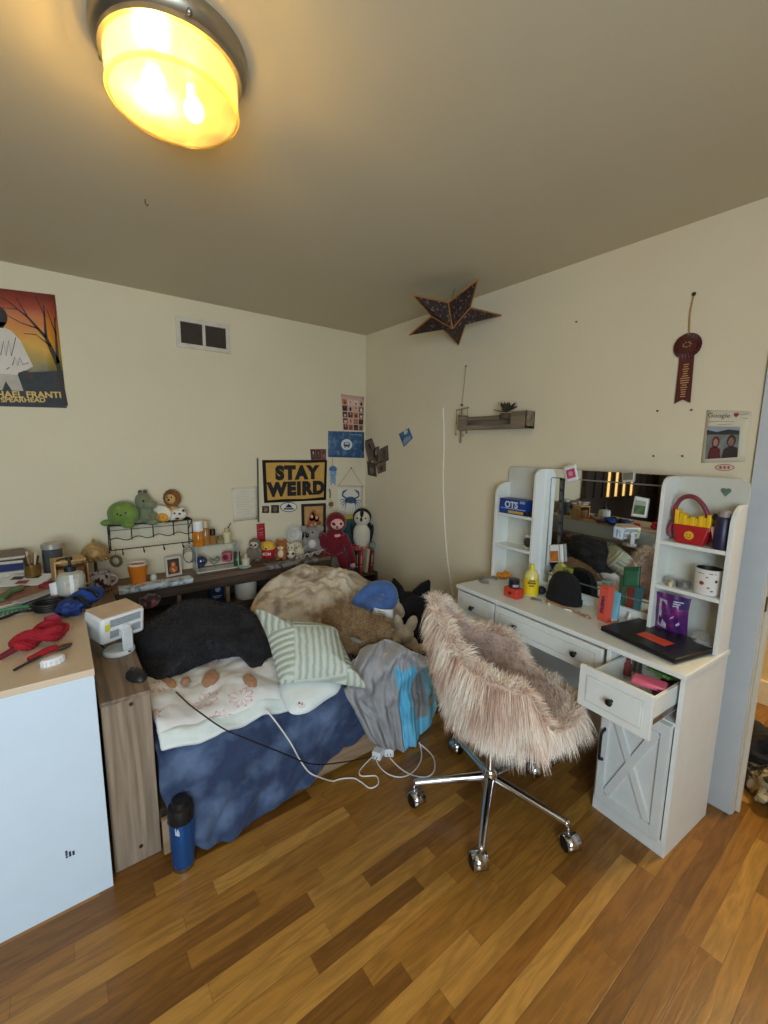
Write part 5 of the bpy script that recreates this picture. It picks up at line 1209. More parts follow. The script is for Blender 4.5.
AMB = mat((206, 124, 30), .15, var=.15, scale=20); AMB2 = mat((170, 120, 62), .2, var=.15)
bottle('perfume_bottle', 'tall amber perfume bottle with white cap, leftmost on the riser', 'perfume bottle', 198.5, -.12, zt, 11, 15, AMB, M_WHITE, 10, 10)
bottle('perfume_bottle', 'slender amber bottle with beige cap, second on the riser', 'perfume bottle', 206, -.11, zt, 8, 17, AMB2, mat((196, 176, 140), .4), 7, 6)
bottle('perfume_bottle', 'small amber bottle with black cap in the middle of the riser', 'perfume bottle', 213, -.12, zt, 7, 9, mat((160, 116, 60), .2, var=.1), M_BLACK, 6, 5)
bottle('candle_jar', 'short squat glass jar on the riser right of the black capped bottle', 'jar', 220.5, -.12, zt, 7.5, 5, mat((150, 134, 90), .2, var=.1), mat((130, 120, 90), .4), 2, 6)
t = bottle('reed_diffuser', 'cream bottle with a dark reed at the right end of the riser', 'diffuser', 227, -.12, zt, 8, 11, mat((208, 196, 150), .4, var=.05), mat((190, 176, 136), .4), 3, 4)
k = mpp(t.location); MB().tube([(0, 0, 12*k), (4.5*k, 0, 19*k)], .5*k, 6).build('reed', M_BLACK, t)
t, k = fig('gazing_ball', 'dark blue glossy round ball pot on the riser tray', 'ornament', (201, 561), y=-.12)
B(t, k, 'ball', [(0, 0, 0, 6, 5.2, 6)], mat((40, 48, 92), .1, var=.2, coat=1)); MB().lathe([(0, -5.6*k), (3.5*k, -5.6*k), (3*k, -4.4*k), (0, -4.4*k)], n=16, caps=False).build('foot', mat((40, 44, 80), .3), t)
t, k = fig('toy_figure', 'little grey and green toy figure on the riser tray', 'toy', (214, 561), y=-.12)
B(t, k, 'body', [(0, -1, 0, 3.5, 2.5, 3), (3.5, 1.5, 0, 2.4, 2.4, 2.4), (-3, .5, 0, 2, 2, 2)], mat((140, 138, 128), .6, var=.2)); B(t, k, 'detail', [(4, 3.8, 0, 1.5, 1, 1.5), (5, 1.5, -2.4, .6, .6, .4)], mat((70, 110, 80), .6))
t, k = fig('pink_camera_toy', 'pink box toy with round eye at the right of the riser tray', 'toy', (227, 556.5), y=-.12)
mb = MB(); mb.box((-4.5*k, -3*k, -5*k), (4.5*k, 3*k, 5*k)); mb.build('body', mat((186, 84, 104), .5), t, bevel=1.5*k, seg=3); MB().lathe([(2.6*k, 0), (2.6*k, 1*k), (1.4*k, 1.2*k), (1.4*k, .3*k), (0, .3*k)], (0, -3*k, 0), 16, (0, -1, 0), caps=False).build('eye_ring', mat((110, 36, 52), .4), t)
bottle('green_jar', 'small dark green glass jar right of the acrylic riser', 'jar', 236.5, -.13, SHZ, 7, 11, mat((46, 84, 48), .2, var=.2), mat((60, 70, 50), .4), 4, 6)
bottle('cream_bottle', 'short cream bottle between green jar and grey sloth', 'bottle', 245, -.14, SHZ, 8, 8, mat((212, 204, 176), .4), mat((190, 178, 140), .4), 4, 4)
t = thing('glass_tray', 'pale glass dish with rippled edge in front of the cream bottle', 'dish', V((at(244, 560, y=-.20).x, -.20, SHZ))); MB().lathe([(0, 0), (.035, 0), (.048, .010), (.046, .012), (.034, .004), (0, .004)], n=24, caps=False).build('dish_body', mat((176, 196, 192), .15, var=.1), t)
# row of small plushes
def shelf_y(y): return y
t, k = fig('sloth_plush', 'small grey sloth plush sitting left of the chick toy', 'plush toy', (255, 549), y=-.13)
GRY = mat((118, 104, 90), .9, var=.15, bump=.4)
B(t, k, 'body', [(0, -5, 0, 6.5, 7, 5), (0, 5.5, 0, 6, 5.5, 5), (-4, -9.5, -4, 3, 2.4, 4), (4, -9.5, -4, 3, 2.4, 4), (-5.5, -3, -2, 2.2, 5, 2.5), (5.5, -3, -2, 2.2, 5, 2.5)], GRY, .004)
B(t, k, 'face', [(0, 5, -3.4, 4.4, 3.6, 2)], mat((206, 190, 166), .9)); B(t, k, 'eye_patch', [(-2, 5, -5, 1.5, 1.1, .6, (0, .5, 0)), (2, 5, -5, 1.5, 1.1, .6, (0, -.5, 0)), (0, 3.5, -5.3, .9, .7, .5)], mat((44, 34, 30), .7))
t, k = fig('chick_toy', 'round yellow chick toy in a red bowl between sloth and fox', 'plush toy', (268, 549), y=-.14)
mb = MB(); mb.lathe([(0, -9*k), (5*k, -9*k), (7.5*k, -5*k), (8*k, .5*k), (7.4*k, .5*k), (0, .5*k)], n=24, caps=False); mb.build('red_bowl', mat((180, 28, 36), .5), t); B(t, k, 'head', [(0, 2, 0, 7.2, 6.5, 7)], mat((224, 178, 60), .8, var=.04)); B(t, k, 'face', [(-2.4, 3.6, -6, .7, .8, .5), (2, 3.6, -6, .7, .8, .5), (-.2, 1.9, -6.8, 1.2, .8, .8)], mat((70, 40, 20), .5))
text('lettering', 'NOM', mat((230, 214, 200), .6, var=0), t, (0, -7.9*k, -3.4*k), 4.2*k, (PI/2-.1, 0, 0), .0003)
t, k = fig('fox_plush', 'small orange brown fox plush right of the red bowl', 'plush toy', (281.5, 549), y=-.14)
FX = mat((170, 98, 46), .9, var=.15, bump=.3)
B(t, k, 'body', [(0, -4, 0, 5.5, 6, 5), (0, 4, -1, 5.5, 4.6, 4.5), (-4, 8, 0, 1.8, 2.6, 1.2), (4, 8, 0, 1.8, 2.6, 1.2), (-3, -8.5, -3, 2.5, 2, 3), (3, -8.5, -3, 2.5, 2, 3)], FX, .004); B(t, k, 'muzzle', [(0, 2, -4.4, 3.2, 2, 2), (0, -4, -4, 3, 4, 1.6)], mat((226, 206, 170), .9)); B(t, k, 'eye', [(-2, 5, -5, .6, .7, .4), (2, 5, -5, .6, .7, .4), (0, 2.6, -6.4, .8, .6, .4)], EYE)
t, k = fig('panda_figurine', 'little cream figurine with dark paws right of the fox plush', 'plush toy', (291, 551), y=-.14)
B(t, k, 'body', [(0, -3, 0, 4.5, 5, 4), (0, 4, 0, 4.2, 3.8, 4), (-3, 7.5, 0, 1.4, 1.4, 1), (3, 7.5, 0, 1.4, 1.4, 1)], mat((218, 206, 180), .9, var=.06)); B(t, k, 'markings', [(-2.6, -2, -3, 1.6, 1.2, 1.6), (2.6, -2, -3, 1.6, 1.2, 1.6), (-1.4, 4.4, -3.6, .7, .8, .4), (1.4, 4.4, -3.6, .7, .8, .4)], mat((44, 34, 30), .8))
t, k = fig('hedgehog_plush', 'pale cream round plush just left of the koala', 'plush toy', (299, 549), y=-.12)
B(t, k, 'body', [(0, -3, 0, 5.6, 6, 5), (-1, 3.5, -1, 4.6, 4.4, 4), (-3, 7, 0, 1.5, 1.5, 1)], mat((206, 192, 160), .9, var=.1, bump=.4), .004); B(t, k, 'face', [(-3, 4, -4, .6, .7, .5), (.6, 4, -4.6, .6, .7, .5), (-1.4, 2.6, -5, .8, .6, .5)], EYE)
t, k = fig('koala_plush', 'grey koala plush with dark nose beside the red sloth', 'plush toy', (312, 539), y=-.13)
KO = mat((146, 140, 132), .9, var=.12, bump=.5, sheen=.3)
B(t, k, 'body', [(1, -5, 0, 8, 8.5, 6), (0, 6, -1, 8, 7, 6), (-6, -8, -4, 3.4, 3, 4), (7, -9, -4, 3.6, 3, 4), (-6, -1, -4, 2.6, 4.5, 2.6)], KO, .005); B(t, k, 'ear', [(-8, 10, 0, 3.4, 3.6, 2)], KO); B(t, k, 'ear', [(8, 11, 0, 4, 4, 2)], KO); B(t, k, 'chest', [(1, -4, -5, 4, 4.5, 2)], mat((210, 204, 194), .9)); B(t, k, 'nose', [(-3.6, 5, -6.6, 2, 2.6, 1.6)], EYE); B(t, k, 'eye', [(-6, 7.5, -5, .8, .9, .6), (1.6, 8, -6.4, .9, 1, .6)], EYE)
# big red sloth
t, k = fig('red_sloth_plush', 'large dark red sloth plush with long arms sitting by the corner', 'plush toy', (335, 542), y=-.20)
RD = mat((112, 15, 28), .95, var=.12, bump=.5, sheen=.4)
mb = MB(); mb.ell((0, 0, 0), (11*k, 8*k, 16*k)); mb.ell((1*k, 0, 20*k), (10.5*k, 9*k, 10.5*k))
mb.ell((0, 1*k, 11*k), (8*k, 6*k, 6*k))
for s, pts in ((-1, [(-8, 8), (-13, 0), (-15, -12), (-13, -20)]), (1, [(8, 8), (12, 0), (16, -11), (18, -20)])): mb.tube([V((a*k, -4*k, b*k)) for a, b in pts], (4.6*k, 3.8*k), 12, 4)
for s, pts in ((-1, [(-5, -10), (-7, -18), (-8, -27), (-7, -33)]), (1, [(5, -10), (8, -18), (10, -26), (13, -32)])): mb.tube([V((a*k, -5*k, b*k)) for a, b in pts], (5*k, 4*k), 12, 4)
mb.build('body', RD, t, remesh=.006)
PK = mat((226, 158, 160), .85, var=.05)
B(t, k, 'face', [(3, 19.5, -7, 6.6, 5.5, 3.6)], mat((232, 176, 168), .85)); B(t, k, 'eye_patch', [(.2, 20, -9.9, 2.2, 1.5, 1, (0, .5, 0)), (6.3, 20, -9.3, 2, 1.5, 1, (0, -.5, 0))], mat((84, 14, 26), .7)); B(t, k, 'nose', [(3.4, 17.4, -10.6, 1.3, .9, .7)], mat((70, 24, 30), .5)); B(t, k, 'smile', [(3.4, 15.6, -10.2, 1.6, .3, .4)], mat((110, 40, 50), .6))
for x, z in ((-13.5, -22.5), (18.2, -22.5), (-7, -35.5), (13.6, -34.5)): B(t, k, 'paw', [(x, z, -5, 3, 3, 3.2)], PK)
B(t, k, 'heart_badge', [(2.5, 8, -8.2, 2.2, 1.6, .7), (4.6, 8.4, -8, 1.8, 1.5, .7)], PK)
# penguin
t, k = fig('penguin_plush', 'black and white penguin plush perched on top of the books', 'plush toy', (362, 529), y=-.12)
B(t, k, 'body', [(0, -6, 0, 9.5, 13, 8), (0, 11, 0, 8.2, 8.2, 7.5)], mat((214, 204, 182), .95, var=.05, bump=.4), .005)
B(t, k, 'black_back', [(1, -4, 2.4, 10.2, 13.5, 7.4), (0, 12.2, 2.0, 9.2, 8.6, 7.0), (0, 14.5, -3.0, 2.4, 5, 4.6)], mat((22, 21, 24), .95, bump=.4)); B(t, k, 'flipper', [(9.6, -4, -1, 1.8, 9, 4, (0, .12, 0))], mat((22, 21, 24), .95)); B(t, k, 'flipper', [(-9.4, -3, 0, 1.5, 8, 4, (0, -.15, 0))], mat((22, 21, 24), .95))
B(t, k, 'beak', [(-.4, 10.8, -7.6, 1.3, 2.2, 1.6)], mat((40, 30, 28), .5)); B(t, k, 'eye', [(-4.4, 12, -6.6, .8, .9, .6), (3.8, 12, -6.6, .8, .9, .6)], EYE); B(t, k, 'foot', [(-4, -18, -4, 3, 1.4, 4)], mat((190, 150, 90), .8)); B(t, k, 'foot', [(4, -18, -4, 3, 1.4, 4)], mat((190, 150, 90), .8))
# books
BKS = [(-.292, .024, .205, (40, 60, 84), 'slim navy book, leftmost in the corner row', .0), (-.262, .030, .195, (58, 84, 92), 'teal grey book second in the corner row', .0), (-.226, .022, .215, (30, 30, 36), 'black book in the middle of the corner row', .02), (-.188, .026, .200, (178, 62, 56), 'red book in the corner row beside the leaning cream one', .06), (-.128, .028, .205, (196, 180, 152), 'cream patterned book leaning in the corner row', .12), (-.075, .030, .190, (120, 46, 50), 'maroon book at the wall end of the corner row', .05)]
for x, w_, h_, c, lab, tl in BKS:
    t = thing('book', lab, 'book', (x, -.14, .461), rot=(0, tl, 0), group='books standing in the corner')
    mb = MB(); mb.box((-w_/2, -.075, 0), (-w_/2+.003, .075, h_)); mb.box((w_/2-.003, -.075, 0), (w_/2, .075, h_)); mb.box((-w_/2, -.078, 0), (w_/2, -.074, h_)); cv = mb.build('cover', mat(c, .5, var=.08), t, smooth=False)
    MB().box((-w_/2+.003, -.072, .004), (w_/2-.003, .07, h_-.005)).build('pages', mat((214, 202, 176), .9, var=.05, scale=60), t, smooth=False)
    mb = MB(); mb.box((-w_*.3, -.0788, h_*.3), (w_*.3, -.0779, h_*.34)); mb.box((-w_*.12, -.0788, h_*.42), (w_*.12, -.0779, h_*.8)); mb.build('spine_print', mat((206, 190, 150), .6, var=0), cv, smooth=False)
t = thing('paperback', 'red and pale magazine lying across the tops of the books', 'book', (-.165, -.14, .676), rot=(.06, -.02, .25)); MB().box((-.10, -.07, 0), (.10, .07, .012)).build('cover', patches((176, 50, 52), (206, 190, 170), scale=12, rough=.4, sheen=0, bump=0), t, smooth=False); MB().box((-.098, -.068, .002), (.102, .068, .010)).build('pages', PAPER, t, smooth=False)
p = V((at(372, 548, y=-.2).x, -.20, .69)); o = MB().lathe([(.010, 0), (.028, 0), (.030, .01), (.028, .02), (.010, .02)], (0, 0, 0), 20, (.3, -1, .2)).build('tape_roll', mat((120, 150, 140), .4), loc=p); tag(o, 'grey green tape roll beside the penguin feet', 'tape')
# niche things
p = V((at(246, 590, y=-.17).x, -.165, .441)); t = thing('white_canister', 'plain white round canister standing in the bed shelf niche', 'canister', p); MB().lathe([(0, 0), (.072, 0), (.075, .004), (.080, .20), (.079, .206), (.074, .208), (.072, .19), (0, .185)], n=36, caps=False).build('canister_body', mat((222, 216, 204), .5, var=.02), t)
MB().lathe([(0, .186), (.071, .186), (.071, .192), (0, .192)], n=30, caps=False).build('inner_rim', mat((120, 90, 70), .7), t)
p = V((at(216, 590, y=-.19).x, -.185, .441)); t = thing('blue_box', 'dark blue packet with pale emblem in the bed shelf niche', 'packet', p); MB().box((-.048, -.03, 0), (.048, .03, .185)).build('packet_body', mat((28, 44, 84), .35, var=.15), t, bevel=.006)
mb = MB(); mb.lathe([(.012, 0), (.018, 0), (.018, .001), (.012, .001)], (.005, -.0305, .11), 20, (0, -1, 0)); mb.build('emblem_ring', mat((160, 180, 206), .5), t); mb = MB(); mb.box((-.03, -.0312, .06), (.03, -.0305, .066)); mb.box((-.02, -.0312, .05), (.02, -.0305, .054)); mb.build('packet_print', mat((160, 180, 206), .5), t, smooth=False)
o = soft('red_cloth', 'dark red cloth stuffed in the shelf niche beside the canister', 'cloth', [(262, 590), (276, 585), (284, 592), (280, 602), (264, 602)], (272, 594), .47, (0, -.3, 1), .05, mat((110, 24, 34), .9, bump=.5), nz=.02)

# ================================================================== SIDE CABINET
c0 = (at(98, 619, z=.84)+at(139, 606, z=.84))/2; dr = at(139, 606, z=.84)-at(98, 619, z=.84); a_ = math.atan2(dr.y, dr.x); w_ = dr.length/2
t = thing('projector', 'white mini projector with tan lit top tilted on its stand', 'projector', (c0.x+.012, c0.y-.015, .664), a_); t.scale = (1.08, 1.08, 1.0)
q = bpy.data.objects.new('body', None)
T = Euler((-.0, 0, 0)).to_matrix().to_4x4()
mb = MB(); mb.box((-w_, -.0, .068), (w_, .125, .182), rot=(.12, 0, 0)); bd = mb.build('housing', mat((222, 224, 224), .4, var=.01), t, bevel=.014, seg=4); bpy.data.objects.remove(q)
mb = MB(); mb.box((-w_+.006, .004, .181), (w_-.006, .122, .1845), rot=(.12, 0, 0), ctr=(0, .0625, .125)); mb.build('warm_lit_top', mat((206, 178, 150), .5), bd, bevel=.0015)  # thin sheet on the white housing, its tan colour stands for warm light
R_ = Euler((.12, 0, 0)).to_matrix(); cc = V((0, .0625, .125))
mb = MB()
for (xa, xb, za, zb, n) in ((-w_+.03, w_-.02, .140, .172, 7), (-w_+.03, -.02, .092, .125, 7), (.028, w_-.02, .092, .125, 7)):
    for i in range(n): z = za+(zb-za)*i/n; mb.box((xa, -.0022, z), (xb, .002, z+.0022), rot=(.12, 0, 0), ctr=cc)
mb.build('vent_grille', mat((130, 134, 138), .5), bd, smooth=False)
mb = MB(); mb.cyl(R_@(V((0, .001, .118))-cc)+cc, R_@(V((0, -.012, .118))-cc)+cc, .020, .018, 24); mb.build('pivot_knob', mat((226, 228, 228), .35), bd)
mb = MB(); mb.box((-w_+.012, -.0026, .128), (-w_+.030, -.001, .156), rot=(.12, 0, 0), ctr=cc); mb.build('yellow_sticker', mat((214, 206, 50), .5), bd, smooth=False)
mb = MB(); mb.box((-.02, -.022, .02), (.02, -.010, .11)); mb.build('stand_arm', mat((218, 222, 224), .4), t, bevel=.006)
mb = MB(); mb.lathe([(0, 0), (.05, 0), (.054, .004), (.054, .014), (.048, .02), (0, .02)], (-.01, .03, 0), 36, caps=False); mb.build('stand_base', mat((214, 220, 224), .4), t)
L_ = t.location.copy(); 
cord('power_cord', 'short black cord plugged in below the projector', [at(98, 640, z=.70), at(104, 648, z=.675), at(116, 652, z=.672), at(131, 651, z=.68)], M_BLACK, .003)
p = at(136.5, 677, z=.665); t = thing('computer_mouse', 'black computer mouse on the wooden side cabinet', 'mouse', p, math.radians(106))
mb = MB(); mb.ell((0, 0, .002), (.056, .031, .028), nu=28, nv=16); mb.v = [V((v.x, v.y, max(0, v.z))) for v in mb.v]; mb.build('shell', mat((26, 26, 30), .45), t)
mb = MB(); mb.tube([(.052, 0, .013), (.03, 0, .0252), (.01, 0, .0302)], .0009, 5, 5); mb.tube([(.01, -.028, .013), (.012, 0, .0300), (.01, .028, .013)], .0009, 5, 5); mb.build('button_seams', mat((70, 70, 74), .5), t); MB().cyl((.032, -.004, .024), (.032, .004, .024), .006).build('scroll_wheel', mat((60, 60, 64), .5), t)
o = MB().ell((0, 0, .03), (.05, .04, .035), nz=.4, seed=3).build('beanie_toy', patches((46, 34, 34), (150, 70, 60), scale=30), loc=at(150, 606, z=.66)); tag(o, 'small dark reddish bundle behind the projector', 'toy')

# ================================================================== DRESSER TOP
DZ = .8135
def dz(px, py): return at(px, py, z=DZ)
# red yarn skein
p = dz(42, 645); t = thing('yarn_skein', 'twisted skein of bright red yarn on the dresser', 'yarn', (p.x, p.y, DZ)); k = mpp(p)
yr = mat((158, 16, 34), .9, var=.15, bump=.5, bscale=160); ax = (at(66, 634, z=DZ)-at(14, 652, z=DZ)).normalized(); nx_ = V((-ax.y, ax.x, 0)); ls = (at(68, 634, z=DZ)-at(14, 652, z=DZ)).length/2
for s in (0, 1):
    mb = MB()
    for q in range(7):
        fo = q*2*PI/7
        def skp(i):
            w = i*.22+s*PI; e = math.sin(PI*min(1, max(0, (i+1.2)/26)))**.5
            c = ax*(-ls+2*ls*i/24)+nx_*(.024*e*math.cos(w))+V((0, 0, .034+.016*e*math.sin(w)))
            a = fo+i*.35
            return c+(nx_*math.cos(a)+V((0, 0, math.sin(a))))*(.015*e)
        mb.tube([skp(i) for i in range(25)], .0085, 8)
    mb.build('yarn_strand_bundle', yr, t)
mb = MB(); mb.tube([ax*(ls*.25)+nx_*.0+V((0, 0, .03))+(ax*math.cos(i*.6)*.035+nx_*math.sin(i*.6)*.04+V((0, 0, .018+.010*math.sin(i)))) for i in range(12)], .015, 10, 3); mb.build('yarn_loop', yr, t)
mb = MB(); mb.tube([-ax*ls*.9+V((0, 0, .02)), -ax*(ls+.05)+V((0, 0, .006)), -ax*(ls+.12)+V((0, 0, .004))], (.012, .006), 8, 5); mb.build('yarn_tail', mat((110, 24, 34), .9), t)
# white brush and red crochet piece
p = dz(53, 664); k = mpp(p); t = thing('white_comb_brush', 'small white oval ridged brush in front of the red yarn', 'brush', (p.x, p.y, DZ), a_)
mb = MB(); mb.lathe([(0, 0), (.030, 0), (.034, .006), (.032, .012), (.036, .016), (.030, .024), (0, .027)], n=28, caps=False); mb.v = [V((v.x, v.y*.55, v.z)) for v in mb.v]; mb.build('brush_body', mat((224, 222, 222), .5, var=.02), t)
mb = MB()
for i in range(16): a = 2*PI*i/16; mb.box((.033*math.cos(a)-.0015, .0185*math.sin(a)-.0015, 0), (.033*math.cos(a)+.0015, .0185*math.sin(a)+.0015, .020))
mb.build('ridges', mat((206, 206, 208), .5), t, smooth=False)
p = dz(47, 655); t = thing('crochet_piece', 'red crocheted piece with dark hook under the yarn skein', 'crochet', (p.x, p.y, DZ)); mb = MB(); mb.tube([(-.045, -.03, .008), (-.02, -.012, .012), (.0, .0, .016), (.03, .012, .014)], .011, 10, 5); mb.build('crochet_band', yr, t)
q1_, q2_ = dz(14, 672)-dz(47, 655), dz(40, 660)-dz(47, 655); MB().tube([q1_+V((0, 0, .006)), q2_+V((0, 0, .012))], .0045, 8).build('crochet_hook', mat((44, 38, 40), .4), t)
o = MB().ell((0, 0, .008), (.03, .012, .008), rot=(0, 0, .6)).build('hair_clip', mat((70, 60, 54), .4), loc=dz(64, 649)); tag(o, 'small dark oval clip at the right tip of the yarn', 'clip')
# blue pouch + strap
p = dz(76, 612); t = thing('blue_pouch', 'crumpled bright blue zip pouch at the back corner of the dresser', 'pouch', (p.x+.012, p.y, DZ)); BL = mat((30, 70, 150), .7, var=.25, bump=.4, bscale=30)
mb = MB(); mb.ell((.025, .07, .035), (.085, .05, .04), rot=(0, -.2, .5), nz=.25, seed=2); mb.build('pouch_body', BL, t); mb = MB(); mb.ell((-.03, -.02, .03), (.05, .055, .032), nz=.4, seed=5); mb.build('pouch_flap', mat((26, 58, 130), .7, var=.3), t)
mb = MB(); mb.tube([(-.03, .03, .05), (.0, .0, .065), (.03, -.03, .03), (.035, -.05, .01)], .008, 8, 6); mb.tube([(.01, .10, .07), (.05, .03, .075), (.07, .0, .05)], .007, 8, 6); mb.build('black_trim', M_BLACK, t)
o = MB().box((-.022, -.025, 0), (.022, .025, .032), rot=(0, 0, .3)).build('pink_box', mat((190, 30, 100), .5), bevel=.004, loc=dz(53, 624)); tag(o, 'small magenta block beside the blue pouch', 'box')
# black cable coil
p = dz(50, 610); t = thing('cable_coil', 'coil of black cable between papers and the blue pouch', 'cable', (p.x, p.y, DZ)); mb = MB()
for q in range(4): mb.tube([((.05+.004*q)*math.cos(i*PI/9), (.045+.003*q)*math.sin(i*PI/9), .008+.009*q) for i in range(19)], .006, 8)
mb.tube([(-.05, .0, .01), (-.1, .02, .008), (-.16, -.03, .008), (-.2, -.03, .008)], .006, 8, 5); mb.build('coil', M_BLACK, t)
# coaster with soap dispenser, tag
p = dz(73, 600); p = V((p.x, p.y+.01, DZ)); t = thing('round_coaster', 'pinkish round wooden coaster stand under the clear dispenser', 'coaster', p); MB().lathe([(0, 0), (.07, 0), (.084, .022), (.084, .030), (0, .030)], n=36, caps=False).build('coaster_body', mat((140, 84, 78), .5, var=.1), t)
p2 = p+V((0, 0, .0305)); k = mpp(p2); t = thing('pump_dispenser', 'clear glass dispenser bottle with black pump on the coaster', 'bottle', p2)
MB().lathe([(0, 0), (11*k, 0), (12*k, 1.5*k), (12*k, 17*k), (10*k, 21*k), (4*k, 23*k), (4*k, 24*k), (3.4*k, 24*k), (3.4*k, 22.5*k), (11*k, 17*k), (11*k, 2*k), (0, 2*k)], n=32, caps=False).build('glass_body', mat((214, 214, 200), .08, var=.0, alpha=.5), t)
MB().lathe([(4.4*k, 23*k), (5*k, 23*k), (5*k, 28*k), (2*k, 29*k), (1.2*k, 29*k), (1.2*k, 34*k), (2.8*k, 34*k), (2.8*k, 37*k), (0, 37.5*k)], n=18, caps=False).build('pump', M_BLACK, t); MB().tube([(0, 0, 36*k), (-6*k, -1*k, 36*k), (-10*k, -1.5*k, 35*k)], 1*k, 6, 4).build('pump_spout', M_BLACK, t)
a0 = math.atan2((CAM-p2).y, (CAM-p2).x); mb = MB(); mb.grid(lambda u, v: V((12.2*k*math.cos(a0-.5+u), 12.2*k*math.sin(a0-.5+u), 4*k+13*k*v)), 8, 2); mb.build('bottle_label', mat((196, 186, 172), .6, var=.2, scale=40), t)
mb = MB(); mb.grid(lambda u, v: V((12.5*k*math.cos(a0-.1+.25*u), 12.5*k*math.sin(a0-.1+.25*u), .5*k+21*k*v)), 4, 4); mb.build('white_ribbon', mat((228, 226, 222), .7), t)
t = thing('paper_tag', 'folded white card standing left of the clear dispenser', 'card', dz(59, 601)); MB().quad((-.025, 0, 0), (.01, -.01, 0), (.006, -.004, .095), (-.03, .006, .085)).build('card_face', M_WHITE, t, solid=.001); MB().quad((.01, -.01, 0), (.032, .02, .03), (.036, .02, .10), (.006, -.004, .095)).build('card_face', M_WHITE, t, solid=.001)
# wooden box
b0, b1 = dz(68, 594), dz(88, 590); 
t = thing('wooden_box', 'open light wooden box standing on end behind the dispenser', 'box', (-2.17, -.50, DZ), .15); t.scale = (.72, .8, .92); WL = wood_mat((176, 134, 76), (206, 168, 108), 'Z', .6)
k = mpp((-2.19, -.45, DZ)); h_ = .15
for nm, a, b in (('side_board', (-.10, -.07, 0), (-.09, .07, h_)), ('side_board', (.085, -.07, 0), (.095, .07, h_-.03)), ('end_board', (-.09, -.07, 0), (.085, .07, .01)), ('end_board', (-.09, -.07, h_-.012), (.085, .07, h_)), ('back_board', (-.09, .06, .01), (.085, .07, h_-.012))):
    MB().box(a, b).build(nm, WL, t, smooth=False, bevel=.002)
MB().box((-.08, -.05, .012), (.075, .055, .10)).build('inner_tray', mat((150, 104, 60), .6, var=.1), t, smooth=False)
# tall glass jar
p = V((-2.24, -.25, DZ)); k = mpp(p); t = thing('glass_canister', 'tall grey glass canister with pale lid by the wall', 'jar', p); MB().lathe([(0, 0), (.042, 0), (.045, .006), (.045, .145), (.04, .15), (0, .15)], n=28, caps=False).build('jar_body', mat((80, 84, 86), .15, var=.1, alpha=.85), t); MB().lathe([(.046, .148), (.048, .15), (.048, .175), (.03, .182), (0, .184)], n=28, caps=False).build('lid', mat((176, 170, 160), .3, metal=.3), t)
# brush cup
p = dz(34, 583); t = thing('brush_cup', 'gold ribbed cup full of brushes on the dresser', 'cup', (p.x, p.y, DZ)); MB().lathe([(0, 0), (.020, 0), (.030, .008), (.032, .03), (.030, .035), (.034, .04), (.034, .10), (.031, .10), (.031, .05), (0, .05)], n=24, caps=False).build('cup_body', mat((150, 116, 62), .35, metal=.7, var=.2), t)
for i in range(6): a = i*1.1; MB().tube([(.01*math.cos(a), .01*math.sin(a), .05), (.028*math.cos(a), .028*math.sin(a), .14+.012*(i % 3))], (.0025, .006), 6).build('brush', mat([(60, 44, 34), (130, 96, 60), (200, 180, 150)][i % 3], .6), t)
# stacked books and papers at the back left
z = DZ
for i, (w_, d_, h_, c, dx, rz, lab) in enumerate(((.30, .22, .022, (196, 190, 178), .02, .05, 'white thick paper block at the bottom of the back stack'), (.28, .21, .03, (180, 176, 168), 0, -.04, 'pale magazine stack second from bottom at the back'), (.29, .2, .035, (36, 42, 80), -.01, .06, 'navy folder in the back stack'), (.27, .2, .02, (40, 38, 44), .0, -.05, 'black notebook in the back stack'), (.28, .2, .018, (110, 90, 76), -.01, .1, 'brown notebook topmost of the back stack'))):
    t = thing('stacked_book', lab, 'book', (-2.49+dx, -.17, z+.0008), rz, group='books stacked at the back of the dresser'); z += h_+.001
    MB().box((-w_/2, -d_/2, 0), (w_/2, d_/2, .003)).build('cover', mat(c, .5), t, smooth=False); MB().box((-w_/2, -d_/2, h_-.003), (w_/2, d_/2, h_)).build('cover', mat(c, .5), t, smooth=False); MB().box((-w_/2, d_/2-.003, .003), (w_/2, d_/2, h_-.003)).build('spine', mat(c, .5), t, smooth=False); MB().box((-w_/2+.004, -d_/2+.004, .003), (w_/2-.004, d_/2-.003, h_-.003)).build('pages', mat((200, 190, 170) if i != 2 else (44, 52, 96), .9, var=.1, scale=80), t, smooth=False)
# papers, photo card, notebook
def sheet_at(name, label, cat, ctr, w_, d_, rz, z, m, th=.0015, tilt=(0, 0)):
    p = at(*ctr, z=z); t = thing(name, label, cat, p, rot=(tilt[0], tilt[1], rz)); MB().box((-w_/2, -d_/2, 0), (w_/2, d_/2, th)).build('page', m, t, smooth=False); return t
t = sheet_at('loose_paper', 'big loose white paper lowest under the papers on the dresser', 'paper', (27, 605), .26, .2, .35, DZ+.001, mat((206, 204, 200), .7))
t = sheet_at('notebook', 'open brown page notebook with green edge at the left of the dresser', 'notebook', (20, 596), .22, .16, .45, DZ+.006, mat((150, 104, 84), .7, var=.1), .012); MB().box((-.125, -.085, -.004), (.10, .085, 0)).build('white_page', M_WHITE, t, smooth=False)
mb = MB(); mb.tube([(-.09, -.05, .016), (-.04, .0, .03), (.02, .03, .03), (.02, .06, .016)], .014, 10, 5); mb.build('green_band', mat((96, 112, 74), .7), t)
t = sheet_at('photo_card', 'white card with dark and red photos lying on the papers', 'card', (27, 580), .20, .13, -.45, DZ+.030, M_WHITE, .003, (.16, 0))
